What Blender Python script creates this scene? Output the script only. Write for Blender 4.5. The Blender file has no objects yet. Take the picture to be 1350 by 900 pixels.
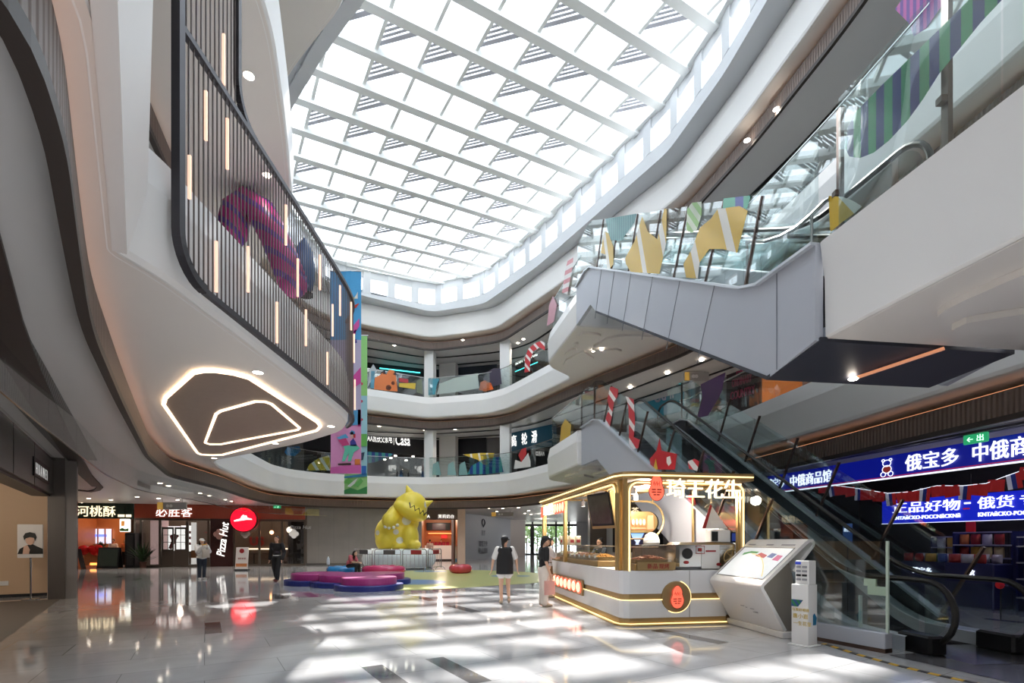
import bpy, bmesh, math, random
from mathutils import Vector, Matrix, geometry
random.seed(7)
C = bpy.context.scene.collection
sc = bpy.context.scene
F, CX, CY, EYE = 672.0, 675.0, 713.0, 1.5     # focal length in pixels of the 1350 px frame, horizon row, eye height

# ------------------------------------------------------------------ helpers
def on_plane_z(px, py, z):
    Y = F * (z - EYE) / (CY - py)
    return Vector(((px - CX) / F * Y, Y, z))
def at_depth(px, py, Y):
    return Vector(((px - CX) / F * Y, Y, EYE + (CY - py) / F * Y))
def on_wall(px, py, a, b):
    """the point of the vertical plane through plan points a and b seen at a pixel"""
    k = (px - CX) / F
    dx, dy = b[0] - a[0], b[1] - a[1]
    t = (k * a[1] - a[0]) / (dx - k * dy)
    Y = a[1] + t * dy
    return Vector((a[0] + t * dx, Y, EYE + (CY - py) / F * Y))

class MB:
    def __init__(s): s.v = []; s.f = []; s.m = []; s.mi = 0; s.sm = []; s.smooth = False
    def add(s, vs, fs):
        b = len(s.v); s.v += [tuple(x) for x in vs]
        for f in fs:
            s.f.append(tuple(b + i for i in f)); s.m.append(s.mi); s.sm.append(s.smooth)
        return s
    def box(s, c, d, rz=0.0, M=None):
        x, y, z = d[0] / 2, d[1] / 2, d[2] / 2
        vs = [Vector((a * x, b * y, e * z)) for e in (-1, 1) for a, b in ((-1, -1), (1, -1), (1, 1), (-1, 1))]
        R = M if M is not None else Matrix.Rotation(rz, 3, 'Z')
        vs = [R @ v + Vector(c) for v in vs]
        return s.add(vs, [(3, 2, 1, 0), (4, 5, 6, 7), (0, 1, 5, 4), (1, 2, 6, 5), (2, 3, 7, 6), (3, 0, 4, 7)])
    def b2(s, lo, hi):
        return s.box([(a + b) / 2 for a, b in zip(lo, hi)], [abs(b - a) for a, b in zip(lo, hi)])
    def rbox(s, c, d, r=0.02, rz=0.0):
        """box with chamfered vertical and horizontal edges"""
        x, y, z = d[0] / 2, d[1] / 2, d[2] / 2
        def ring(ix, zz):
            a, b, q = x - ix, y - ix, r
            return [(a - q, -b, zz), (a, -b + q, zz), (a, b - q, zz), (a - q, b, zz), (-a + q, b, zz), (-a, b - q, zz), (-a, -b + q, zz), (-a + q, -b, zz)]
        rings = [ring(r, -z), ring(0, -z + r), ring(0, z - r), ring(r, z)]
        R = Matrix.Rotation(rz, 3, 'Z'); vs = []; fs = []
        for rg in rings: vs += [R @ Vector(p) + Vector(c) for p in rg]
        for k in range(3):
            for i in range(8): fs.append((k * 8 + i, k * 8 + (i + 1) % 8, k * 8 + 8 + (i + 1) % 8, k * 8 + 8 + i))
        fs.append(tuple(reversed(range(8)))); fs.append(tuple(range(24, 32)))
        return s.add(vs, fs)
    def bar(s, p, q, w, h, up=(0, 0, 1)):
        p, q = Vector(p), Vector(q); d = (q - p); L = d.length
        if L < 1e-6: return s
        d.normalize(); u = Vector(up)
        if abs(d.dot(u)) > .99: u = Vector((1, 0, 0))
        x = d.cross(u).normalized(); z = x.cross(d)
        return s.box((p + q) / 2, (w, L, h), M=Matrix((x, d, z)).transposed())
    def tube(s, pts, r, n=8, closed=False, caps=True):
        pts = [Vector(p) for p in pts]; N = len(pts)
        rs = r if isinstance(r, (list, tuple)) else [r] * N
        vs = []; fs = []; pu = None
        for i, p in enumerate(pts):
            a = pts[(i - 1) % N] if (closed or i > 0) else p
            b = pts[(i + 1) % N] if (closed or i < N - 1) else p
            d = (b - a)
            d = d.normalized() if d.length > 1e-9 else Vector((0, 0, 1))
            if pu is None:
                u = Vector((0, 0, 1)) if abs(d.z) < .9 else Vector((1, 0, 0))
            else: u = pu
            x = d.cross(u)
            if x.length < 1e-6: x = d.cross(Vector((1, .1, 0)))
            x.normalize(); y = x.cross(d); pu = y
            for k in range(n):
                t = 2 * math.pi * k / n
                vs.append(p + (x * math.cos(t) + y * math.sin(t)) * rs[i])
        for i in range(N if closed else N - 1):
            j = (i + 1) % N
            for k in range(n):
                fs.append((i * n + k, j * n + k, j * n + (k + 1) % n, i * n + (k + 1) % n))
        if caps and not closed:
            fs.append(tuple(range(n))); fs.append(tuple(reversed(range((N - 1) * n, N * n))))
        return s.add(vs, fs)
    def lathe(s, prof, c=(0, 0, 0), n=24, sx=1, sy=1, M=None):
        c = Vector(c); vs = []; fs = []; K = len(prof)
        for i in range(n):
            t = 2 * math.pi * i / n
            for r, z in prof:
                p = Vector((r * math.cos(t) * sx, r * math.sin(t) * sy, z))
                vs.append((M @ p if M is not None else p) + c)
        for i in range(n):
            j = (i + 1) % n
            for k in range(K - 1):
                fs.append((i * K + k, j * K + k, j * K + k + 1, i * K + k + 1))
        return s.add(vs, fs)
    def ball(s, c, r, n=12, m=8, M=None):
        if not isinstance(r, (list, tuple, Vector)): r = (r, r, r)
        vs = []; fs = []; c = Vector(c)
        for j in range(1, m):
            a = math.pi * j / m
            for i in range(n):
                t = 2 * math.pi * i / n
                p = Vector((math.sin(a) * math.cos(t) * r[0], math.sin(a) * math.sin(t) * r[1], math.cos(a) * r[2]))
                vs.append((M @ p if M is not None else p) + c)
        top = Vector((0, 0, r[2])); bot = Vector((0, 0, -r[2]))
        vs.append((M @ top if M is not None else top) + c); vs.append((M @ bot if M is not None else bot) + c)
        T, B = len(vs) - 2, len(vs) - 1
        for i in range(n):
            k = (i + 1) % n
            fs.append((T, i, k)); fs.append((B, (m - 2) * n + k, (m - 2) * n + i))
            for j in range(m - 2): fs.append((j * n + i, (j + 1) * n + i, (j + 1) * n + k, j * n + k))
        return s.add(vs, fs)
    def prism(s, poly, z0, z1):
        n = len(poly); vs = [(p[0], p[1], z0) for p in poly] + [(p[0], p[1], z1) for p in poly]
        fs = [(i, (i + 1) % n, n + (i + 1) % n, n + i) for i in range(n)]
        tr = geometry.tessellate_polygon([[Vector((p[0], p[1], 0)) for p in poly]])
        fs += [tuple(n + i for i in t) for t in tr] + [tuple(reversed(t)) for t in tr]
        return s.add(vs, fs)
    def extr(s, poly, nrm):
        """a planar 3-D polygon given thickness along nrm"""
        nrm = Vector(nrm); poly = [Vector(p) for p in poly]; n = len(poly)
        vs = poly + [p + nrm for p in poly]
        fs = [(i, (i + 1) % n, n + (i + 1) % n, n + i) for i in range(n)]
        tr = geometry.tessellate_polygon([poly])
        fs += [tuple(n + i for i in t) for t in tr] + [tuple(reversed(t)) for t in tr]
        return s.add(vs, fs)
    def quad(s, a, b, c, d): return s.add([a, b, c, d], [(0, 1, 2, 3)])
    def loft(s, rows, closed=False, ccol=False):
        K = len(rows[0]); vs = []; fs = []; N = len(rows)
        for r in rows: vs += r
        for i in range(N if closed else N - 1):
            j = (i + 1) % N
            for k in range(K if ccol else K - 1):
                l = (k + 1) % K
                fs.append((i * K + k, j * K + k, j * K + l, i * K + l))
        return s.add(vs, fs)
    def sweep(s, path, prof, closed=False, ccol=False):
        """profile of (outward offset, z) carried along a plan polyline; the outside is to its left"""
        nr = normals(path, closed)
        return s.loft([[(p[0] + n[0] * o, p[1] + n[1] * o, z) for o, z in prof] for p, n in zip(path, nr)], closed, ccol)

def normals(path, closed=False):
    out = []; N = len(path)
    for i in range(N):
        p = Vector(path[i][:2])
        a = Vector(path[(i - 1) % N][:2]) if (closed or i > 0) else None
        b = Vector(path[(i + 1) % N][:2]) if (closed or i < N - 1) else None
        d1 = (p - a).normalized() if a is not None else (b - p).normalized()
        d2 = (b - p).normalized() if b is not None else d1
        n1, n2 = Vector((-d1.y, d1.x)), Vector((-d2.y, d2.x))
        m = n1 + n2
        m = m.normalized() if m.length > 1e-6 else n1
        k = 1 / max(.5, m.dot(n1))
        out.append(m * k)
    return out
def offs(path, o, closed=False):
    return [(p[0] + n[0] * o, p[1] + n[1] * o) for p, n in zip(path, normals(path, closed))]
def rounded(path, r=.5, n=4, closed=False):
    """round the corners of a plan polyline"""
    out = []; N = len(path)
    for i in range(N):
        if not closed and i in (0, N - 1): out.append(tuple(path[i][:2])); continue
        p, a, b = Vector(path[i][:2]), Vector(path[(i - 1) % N][:2]), Vector(path[(i + 1) % N][:2])
        u, w = a - p, b - p
        q = min(path[i][2] if len(path[i]) > 2 else r, u.length * .45, w.length * .45)
        A, B = p + u.normalized() * q, p + w.normalized() * q
        for k in range(n + 1):
            t = k / n
            out.append(tuple(A * (1 - t) ** 2 + p * 2 * t * (1 - t) + B * t * t))
    return out
def resample(path, step):
    P = [Vector(p) for p in path]; out = [P[0]]; acc = 0.0
    for a, b in zip(P, P[1:]):
        L = (b - a).length; d = step - acc
        while d <= L:
            out.append(a + (b - a) * (d / L)); d += step
        acc = (acc + L) % step
    return out

def obj(name, mb, mat, parent=None, loc=None, rz=None, auto=None):
    me = bpy.data.meshes.new(name)
    me.from_pydata(mb.v, [], mb.f)
    for m in (mat if isinstance(mat, (list, tuple)) else [mat]): me.materials.append(m)
    if isinstance(mat, (list, tuple)): me.polygons.foreach_set('material_index', mb.m)
    me.polygons.foreach_set('use_smooth', mb.sm)
    me.update()
    bm = bmesh.new(); bm.from_mesh(me); bmesh.ops.recalc_face_normals(bm, faces=bm.faces); bm.to_mesh(me); bm.free()
    if auto:
        me.polygons.foreach_set('use_smooth', [True] * len(me.polygons)); me.set_sharp_from_angle(angle=math.radians(auto))
    o = bpy.data.objects.new(name, me); C.objects.link(o)
    if parent is not None: o.parent = parent
    if loc is not None: o.location = loc
    if rz is not None: o.rotation_euler = (0, 0, rz)
    return o
def tag(o, label, cat, group=None):
    o['label'] = label; o['category'] = cat
    if group: o['group'] = group
    return o
def thing(name, label, cat, loc=(0, 0, 0), rz=0, group=None):
    o = bpy.data.objects.new(name, None); C.objects.link(o); o.empty_display_size = .1
    o.location = loc; o.rotation_euler = (0, 0, rz)
    return tag(o, label, cat, group)
def struct(name, mb, mat, parent=None, **k):
    o = obj(name, mb, mat, parent, **k)
    if parent is None: o['kind'] = 'structure'
    return o
def dup(root, loc, rz=0, label=None, group=None):
    r = root.copy(); C.objects.link(r); r.location = loc; r.rotation_euler = (0, 0, rz)
    if label: r['label'] = label
    if group: r['group'] = group
    for ch in list(root.children):
        c = ch.copy(); C.objects.link(c); c.parent = r
        for g in ch.children:
            d = g.copy(); C.objects.link(d); d.parent = c
    return r
def text_mb(body, size, depth=.02, bold=0.0, align='CENTER', sx=1.0, spacing=1.0, shear=0.0):
    """lettering as a mesh in the local XZ plane, baseline at z=0, facing -Y"""
    cu = bpy.data.curves.new('t', 'FONT'); cu.body = body; cu.size = size; cu.align_x = align
    cu.extrude = depth / 2; cu.offset = bold * size if body.isascii() else 0; cu.resolution_u = 4; cu.space_character = spacing; cu.shear = shear
    o = bpy.data.objects.new('t', cu); C.objects.link(o)
    dg = bpy.context.evaluated_depsgraph_get(); dg.update()
    me = o.evaluated_get(dg).to_mesh()
    mb = MB()
    mb.add([(v.co.x * sx, -v.co.z, v.co.y) for v in me.vertices], [tuple(p.vertices) for p in me.polygons])
    o.evaluated_get(dg).to_mesh_clear()
    bpy.data.objects.remove(o); bpy.data.curves.remove(cu)
    return mb
def move(mb, loc=(0, 0, 0), rz=0.0, M=None):
    R = M if M is not None else Matrix.Rotation(rz, 3, 'Z')
    L = Vector(loc); mb.v = [tuple(R @ Vector(v) + L) for v in mb.v]; return mb

# ------------------------------------------------------------------ materials
def srgb(c):
    return tuple(((x / 255) / 12.92 if x / 255 <= .04045 else ((x / 255 + .055) / 1.055) ** 2.4) for x in c)
MATS = {}
def mat(name, col, rough=.5, metal=0.0, emit=0.0, ecol=None, noise=0.0, nscale=6.0, bump=0.0, spec=.5, coat=0.0):
    m = bpy.data.materials.new(name); m.use_nodes = True
    nt = m.node_tree; p = nt.nodes['Principled BSDF']
    c = srgb(col)
    p.inputs['Base Color'].default_value = (*c, 1); p.inputs['Roughness'].default_value = rough
    p.inputs['Metallic'].default_value = metal; p.inputs['Specular IOR Level'].default_value = spec
    if coat: p.inputs['Coat Weight'].default_value = coat; p.inputs['Coat Roughness'].default_value = .05
    if emit:
        p.inputs['Emission Color'].default_value = (*srgb(ecol or col), 1); p.inputs['Emission Strength'].default_value = emit
    if noise or bump:
        tc = nt.nodes.new('ShaderNodeTexCoord'); nz = nt.nodes.new('ShaderNodeTexNoise')
        nz.inputs['Scale'].default_value = nscale; nz.inputs['Detail'].default_value = 4
        nt.links.new(tc.outputs['Object'], nz.inputs['Vector'])
        if noise:
            mx = nt.nodes.new('ShaderNodeMix'); mx.data_type = 'RGBA'
            mx.inputs[6].default_value = (*[x * (1 - noise) for x in c], 1); mx.inputs[7].default_value = (*[min(1, x * (1 + noise)) for x in c], 1)
            nt.links.new(nz.outputs['Fac'], mx.inputs[0]); nt.links.new(mx.outputs[2], p.inputs['Base Color'])
        if bump:
            b = nt.nodes.new('ShaderNodeBump'); b.inputs['Strength'].default_value = bump; b.inputs['Distance'].default_value = .02
            nt.links.new(nz.outputs['Fac'], b.inputs['Height']); nt.links.new(b.outputs[0], p.inputs['Normal'])
    MATS[name] = m
    return m
def glass_mat(name, tint=(.93, .97, .96), refl=.10, rough=.0, rcol=(1, 1, 1)):
    m = bpy.data.materials.new(name); m.use_nodes = True; nt = m.node_tree; nt.nodes.clear()
    out = nt.nodes.new('ShaderNodeOutputMaterial'); tr = nt.nodes.new('ShaderNodeBsdfTransparent'); gl = nt.nodes.new('ShaderNodeBsdfGlossy')
    tr.inputs[0].default_value = (*tint, 1); gl.inputs[0].default_value = (*rcol, 1); gl.inputs['Roughness'].default_value = rough
    lw = nt.nodes.new('ShaderNodeLayerWeight'); lw.inputs['Blend'].default_value = .25
    mul = nt.nodes.new('ShaderNodeMath'); mul.operation = 'MULTIPLY_ADD'; mul.inputs[1].default_value = .55; mul.inputs[2].default_value = refl
    mx = nt.nodes.new('ShaderNodeMixShader')
    nt.links.new(lw.outputs['Facing'], mul.inputs[0]); mul.use_clamp = True
    pw = nt.nodes.new('ShaderNodeMath'); pw.operation = 'POWER'; pw.inputs[1].default_value = 2.5
    nt.links.new(lw.outputs['Facing'], pw.inputs[0]); nt.links.new(pw.outputs[0], mul.inputs[0])
    nt.links.new(mul.outputs[0], mx.inputs[0]); nt.links.new(tr.outputs[0], mx.inputs[1]); nt.links.new(gl.outputs[0], mx.inputs[2])
    nt.links.new(mx.outputs[0], out.inputs[0])
    return m
def film_mat(name, col, alpha=.75):
    """printed film on glass: a diffuse colour that lets some light through"""
    m = bpy.data.materials.new(name); m.use_nodes = True; nt = m.node_tree
    p = nt.nodes['Principled BSDF']; p.inputs['Base Color'].default_value = (*srgb(col), 1); p.inputs['Roughness'].default_value = .35
    p.inputs['Alpha'].default_value = alpha; MATS[name] = m
    return m
def stripes(name, cols, period, axis=(1, 0, 0), rough=.4, alpha=1.0, skew=0.0):
    """bands of colour across an object, from its own coordinates"""
    m = bpy.data.materials.new(name); m.use_nodes = True; nt = m.node_tree; p = nt.nodes['Principled BSDF']
    tc = nt.nodes.new('ShaderNodeTexCoord'); dt = nt.nodes.new('ShaderNodeVectorMath'); dt.operation = 'DOT_PRODUCT'
    dt.inputs[1].default_value = axis; nt.links.new(tc.outputs['Object'], dt.inputs[0])
    dv = nt.nodes.new('ShaderNodeMath'); dv.operation = 'DIVIDE'; dv.inputs[1].default_value = period; nt.links.new(dt.outputs['Value'], dv.inputs[0])
    fr = nt.nodes.new('ShaderNodeMath'); fr.operation = 'FRACT'; nt.links.new(dv.outputs[0], fr.inputs[0])
    cr = nt.nodes.new('ShaderNodeValToRGB'); cr.color_ramp.interpolation = 'CONSTANT'
    el = cr.color_ramp.elements
    n = len(cols)
    for i, c in enumerate(cols):
        e = el[i] if i < 2 else el.new(i / n)
        e.position = i / n; e.color = (*srgb(c), 1)
    nt.links.new(fr.outputs[0], cr.inputs[0]); nt.links.new(cr.outputs[0], p.inputs['Base Color'])
    p.inputs['Roughness'].default_value = rough; p.inputs['Alpha'].default_value = alpha
    return m

WHITE = mat('white plaster', (232, 231, 230), .45, noise=.015, nscale=2)
WHITE2 = mat('white gloss paint', (234, 234, 234), .25, noise=.01, nscale=2)
SOFFIT = mat('warm white soffit', (226, 221, 216), .5, noise=.015, nscale=1.5)
CLER = mat('clerestory paint', (204, 207, 211), .7, noise=.01, spec=.2)  # wall white darkened in its colour to offset the strong skylight on it
CEIL = mat('grey white ceiling', (205, 203, 202), .35, noise=.02, nscale=1.5)
STEEL = mat('white roof steel', (236, 239, 238), .8, spec=.1)
STEEL2 = mat('pale grey roof bars', (188, 189, 198), .8, spec=.1)
CLAD = mat('grey aluminium cladding', (182, 186, 196), .45, .1, noise=.02, nscale=3)
DARKSOF = mat('dark grey panel', (58, 60, 70), .5, noise=.03)
DARK = mat('black metal', (26, 26, 29), .4, .3)
BLACK = mat('black rubber', (14, 14, 15), .45)
BARS = mat('bronze grey bars', (104, 95, 93), .45, .3)
FRAME = mat('dark bronze frame', (72, 70, 75), .4, .6)
POST = mat('brown steel post', (92, 76, 70), .35, .7)
CHROME = mat('stainless steel', (190, 190, 190), .2, 1)
GOLD = mat('brushed gold', (206, 176, 120), .3, .8, noise=.05, nscale=20)
GOLD2 = mat('dull gold', (164, 138, 96), .4, .6)
LEDW = mat('warm led strip', (255, 226, 190), .5, emit=1.5, ecol=(255, 224, 190))
LEDG = mat('gold led strip', (255, 226, 150), .5, emit=1.15, ecol=(255, 224, 156))
COVE = mat('orange cove led', (255, 170, 110), .5, emit=.8, ecol=(255, 176, 125))
COVE2 = mat('soft cove led', (255, 190, 140), .5, emit=.3, ecol=(255, 190, 145))
LAMP = mat('downlight lens', (255, 240, 220), .5, emit=12.0, ecol=(255, 240, 222))
TUBEL = mat('rose light tube', (250, 212, 190), .4, emit=.6, ecol=(255, 206, 178))
SIGNW = mat('white sign letters', (255, 255, 255), .5, emit=.8, ecol=(255, 252, 246))
SIGND = mat('soft white letters', (236, 236, 234), .5, emit=.3)
SIGNG = mat('warm sign letters', (255, 240, 210), .5, emit=.9, ecol=(255, 234, 196))
SIGNR = mat('pink red neon', (255, 120, 90), .5, emit=.55, ecol=(255, 104, 78))
EDGEB = mat('dark brown edge', (50, 41, 37), .5, noise=.05)
GLASS = glass_mat('clear balustrade glass', (.90, .955, .95), .10)
GLASS2 = glass_mat('clear shop glass', (.90, .92, .92), .07)
GLASSR = glass_mat('roof glass', (.96, .98, 1.0), .03)
GLASSD = glass_mat('draft curtain glass', (.93, .95, .95), .09)
GEDGE = mat('green glass edge', (170, 200, 190), .2, emit=.0)

def ribbed(name, col, period, depth=.6, rough=.5):
    """vertical ribs: a bump that follows the length of a wall, from its UV-like object position"""
    m = mat(name, col, rough, noise=.05, nscale=3)
    nt = m.node_tree; p = nt.nodes['Principled BSDF']
    uv = nt.nodes.new('ShaderNodeUVMap'); sp = nt.nodes.new('ShaderNodeSeparateXYZ'); nt.links.new(uv.outputs[0], sp.inputs[0])
    dv = nt.nodes.new('ShaderNodeMath'); dv.operation = 'MULTIPLY'; dv.inputs[1].default_value = 2 * math.pi / period
    sn = nt.nodes.new('ShaderNodeMath'); sn.operation = 'SINE'; nt.links.new(sp.outputs[0], dv.inputs[0]); nt.links.new(dv.outputs[0], sn.inputs[0])
    b = nt.nodes.new('ShaderNodeBump'); b.inputs['Strength'].default_value = depth; b.inputs['Distance'].default_value = .015
    nt.links.new(sn.outputs[0], b.inputs['Height']); nt.links.new(b.outputs[0], p.inputs['Normal'])
    return m
RIB = ribbed('brown ribbed panel', (112, 96, 88), .09)
def ribbon_uv(o, path, K):
    """length along the path as U for a mesh made by sweep"""
    me = o.data; L = [0.0]
    for a, b in zip(path, path[1:]): L.append(L[-1] + math.hypot(b[0] - a[0], b[1] - a[1]))
    uv = me.uv_layers.new(name='UVMap')
    for lp in me.loops:
        i = lp.vertex_index // K
        uv.data[lp.index].uv = (L[min(i, len(L) - 1)], lp.vertex_index % K)

def floor_material():
    m = bpy.data.materials.new('polished floor tiles'); m.use_nodes = True; nt = m.node_tree; N = nt.nodes; K = nt.links
    p = N['Principled BSDF']; tc = N.new('ShaderNodeTexCoord')
    mp = N.new('ShaderNodeMapping'); mp.inputs['Rotation'].default_value = (0, 0, math.radians(-31.1)); K.new(tc.outputs['Object'], mp.inputs[0])
    br = N.new('ShaderNodeTexBrick'); br.offset = .5; br.inputs['Scale'].default_value = 1
    br.inputs['Brick Width'].default_value = 1.6; br.inputs['Row Height'].default_value = .8; br.inputs['Mortar Size'].default_value = .004
    br.inputs['Color1'].default_value = (.46, .46, .475, 1); br.inputs['Color2'].default_value = (.52, .52, .53, 1); br.inputs['Mortar'].default_value = (.25, .25, .26, 1)
    K.new(mp.outputs[0], br.inputs[0])
    nz = N.new('ShaderNodeTexNoise'); nz.inputs['Scale'].default_value = 1.3; nz.inputs['Detail'].default_value = 8; nz.inputs['Distortion'].default_value = 1.5; K.new(mp.outputs[0], nz.inputs[0])
    m1 = N.new('ShaderNodeMix'); m1.data_type = 'RGBA'; m1.blend_type = 'MULTIPLY'; m1.inputs[0].default_value = .35
    cr = N.new('ShaderNodeValToRGB'); cr.color_ramp.elements[0].position = .35; cr.color_ramp.elements[0].color = (.72, .72, .73, 1); cr.color_ramp.elements[1].position = .65
    K.new(nz.outputs['Fac'], cr.inputs[0]); K.new(br.outputs[0], m1.inputs[6]); K.new(cr.outputs[0], m1.inputs[7])
    # scattered dark inlay tiles: one cell in nine holds a slim rectangle
    sc_ = N.new('ShaderNodeVectorMath'); sc_.operation = 'MULTIPLY'; sc_.inputs[1].default_value = (1 / .8, 1 / 2.4, 1); K.new(mp.outputs[0], sc_.inputs[0])
    fl = N.new('ShaderNodeVectorMath'); fl.operation = 'FLOOR'; K.new(sc_.outputs[0], fl.inputs[0])
    fr = N.new('ShaderNodeVectorMath'); fr.operation = 'FRACTION'; K.new(sc_.outputs[0], fr.inputs[0])
    wn = N.new('ShaderNodeTexWhiteNoise'); wn.noise_dimensions = '2D'; K.new(fl.outputs[0], wn.inputs['Vector'])
    sx = N.new('ShaderNodeSeparateXYZ'); K.new(fr.outputs[0], sx.inputs[0])
    def cmp(a, b, op):
        n = N.new('ShaderNodeMath'); n.operation = op
        if hasattr(a, 'links'): K.new(a, n.inputs[0])
        else: n.inputs[0].default_value = a
        if hasattr(b, 'links'): K.new(b, n.inputs[1])
        else: n.inputs[1].default_value = b
        return n.outputs[0]
    a = cmp(wn.outputs['Value'], .86, 'GREATER_THAN')
    b = cmp(sx.outputs[0], .31, 'LESS_THAN'); c = cmp(sx.outputs[1], .55, 'LESS_THAN')
    k = cmp(cmp(a, b, 'MULTIPLY'), c, 'MULTIPLY')
    m2 = N.new('ShaderNodeMix'); m2.data_type = 'RGBA'; K.new(k, m2.inputs[0]); K.new(m1.outputs[2], m2.inputs[6]); m2.inputs[7].default_value = (.13, .125, .13, 1)
    K.new(m2.outputs[2], p.inputs['Base Color'])
    p.inputs['Roughness'].default_value = .06; p.inputs['Specular IOR Level'].default_value = .7
    return m
FLOORM = floor_material()
# ------------------------------------------------------------------ plan of the atrium (metres, eye at the origin looking along +Y)
V2 = [(-1.7, -5), (-1.75, .5), (-1.98, 2.54), (-2.7, 3.52), (-3.64, 4.8, .05), (-3.55, 5.3), (-3.55, 8.5), (-3.58, 10.8), (-3.68, 11.66), (-4.15, 12.6), (-5.6, 14.0),
      (-7.7, 15.55), (-10.0, 17.2), (-10.7, 18.6), (-11.2, 20.5), (-11.9, 23.9), (-12.4, 26.5), (-12.2, 28.3), (-11.1, 29.8), (-9.6, 30.7), (-7.4, 31.5),
      (-5.2, 31.85), (-1.9, 30.9), (-.4, 30.1), (.6, 28.6), (2.8, 24.1, .2), (1.75, 22.9, .3), (1.5, 22.1, .3), (2.3, 18.2, .08), (6.2, 18.9), (7.0, 15.4), (7.5, 12), (7.9, 8.2), (8.0, 7.35, .1),
      (7.4, 7.33, .1), (4.12, 6.87, .08), (4.5, 4.4), (5.3, -1), (5.8, -5)]
V3 = [(-3, -5), (-3, 2), (-3.3, 5), (-3.45, 6.9), (-3.6, 7.8), (-4.2, 9.6), (-4.78, 11.15), (-5.1, 11.95), (-5.9, 13), (-8, 15.4), (-10, 18), (-11, 21), (-11.5, 25), (-11.2, 27.8),
      (-10.2, 29), (-8.6, 29.9), (-5.2, 31.85), (-1.6, 30.85), (-.44, 29.8), (.5, 28.2), (2.8, 24.1), (1.75, 22.8), (1.5, 22.1), (2.3, 18.2, .08), (6.2, 18.9), (7.0, 15.4), (7.5, 12), (7.9, 8.2), (8.1, 2), (8.1, -5)]
V4 = [(-3, -5), (-2.6, 6), (-3, 10), (-3.8, 12), (-5.9, 13.8), (-8, 16), (-10, 19.5), (-11, 23), (-11, 27), (-10.3, 28.8), (-8.8, 29.8), (-5.1, 31.8), (-2.5, 31), (-1, 30.4),
      (2.1, 25.5), (6.1, 18.9), (6.9, 15.4), (7.4, 12), (7.6, 8), (7.6, -5)]
B2 = [(-1.75, -5), (-1.8, 0), (-1.87, 1.93), (-2.25, 2.55), (-3.05, 3.58), (-4.0, 4.83), (-5.67, 7.4), (-8.7, 12.2), (-10.7, 16), (-11.4, 20.1), (-12.6, 24.5), (-13.1, 27.6), (-12.5, 29.4), (-11, 30.8),
      (-8, 32.0), (-5.2, 32.4), (-1.7, 31.4), (0, 30.4), (2.9, 25.6), (6.6, 19.1), (7.4, 15.5), (7.9, 12), (8.3, 8), (8.4, -5)]
B3 = [(-4.8, -5), (-4.8, 2), (-5.2, 6), (-6.3, 9), (-8, 14), (-11, 18), (-12, 24), (-11.8, 28), (-8.8, 30.5), (-5.2, 32.3), (-1.3, 31.3), (0, 30.3), (3.1, 24.6), (6.6, 19.1), (7.4, 15.5), (7.9, 12), (8.3, 8), (8.5, -5)]
B4 = [(-7, -5), (-7, 6), (-7.2, 10), (-7.6, 13), (-8.6, 15.2), (-9.2, 17), (-10.4, 19.6), (-11.4, 23), (-11.4, 27), (-10.6, 29.1), (-9, 30.2), (-5.1, 32.25), (-2.3, 31.4), (-.6, 30.7), (2.5, 25.7), (6.5, 19), (7.3, 15.5), (7.8, 12), (8, 8), (8, -5)]
OUT = [(-34, -6), (-34, 64), (26, 64), (26, -6)]
V2r, V3r, V4r = rounded(V2, .45), rounded(V3, .5), rounded(V4, .7)
B2r, B3r, B4r = rounded(B2, .8), rounded(B3, .8), rounded(B4, .8)
def holed(z, ring, flip=False, outer=OUT):
    a = [Vector((*p, 0)) for p in outer]; b = [Vector((*p, 0)) for p in ring]
    tr = geometry.tessellate_polygon([a, b]); pts = a + b
    return MB().add([(p.x, p.y, z) for p in pts], tr)
fl = MB(); fl.b2((-34, -6, -.3), (26, 64, 0)); struct('floor', fl, FLOORM)
z2, z3, z4 = 5.5, 10.5, 15.5
FASC = [(1.2, 0), (.2, 0), (.1, -.02), (.0, -.45), (.04, -1.22), (.07, -1.28), (.14, -1.3)]
for k, (z, V, B, nm) in enumerate(((z2, V2r, B2r, '2'), (z3, V3r, B3r, '3'), (z4, V4r, B4r, '4'))):
    path = V
    f = MB()
    if k == 0:      # the deck edge beside the upper escalator has a plain upright face
        i0 = max(i for i, p in enumerate(path) if p[1] > 7.2 and p[0] > 5)
        f.sweep(path[:i0 + 1], [(o, z + dz) for o, dz in FASC])
        f.sweep(path[i0:], [(1.2, z), (.0, z), (.05, z - .5), (.06, z - 1.26), (.1, z - 1.3)])
    else: f.sweep(path, [(o, z + dz) for o, dz in FASC])
    struct('trim_' + nm, f, WHITE, auto=16)
    if k < 2: struct('floor_' + nm, holed(z - .005, offs(V, 1.0)), CEIL)
    struct('ceiling_soffit_' + nm, holed(z - 1.297, offs(V, .08)), SOFFIT)
    b = MB(); prof = [(0.0, z - 1.48), (0.0, z - 1.95), (.02, z - 1.98), (.06, z - 1.98), (.06, z - 1.48), (0.0, z - 1.48)]
    b.sweep(B, prof); o = struct('wall_bulkhead_' + nm, b, RIB); ribbon_uv(o, B, len(prof))
    l = MB(); l.sweep(B, [(.01, z - 1.47), (.055, z - 1.47)]); struct('trim_cove_' + nm, l, COVE if k == 0 else COVE2)
    t = MB(); t.sweep(B, [(-.012, z - 1.9), (-.012, z - 2.0), (.075, z - 2.0), (.075, z - 1.9)]); struct('trim_edge_' + nm, t, EDGEB)
    struct('ceiling_' + nm, holed(z - 1.85, offs(B, .05)), CEIL)
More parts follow.
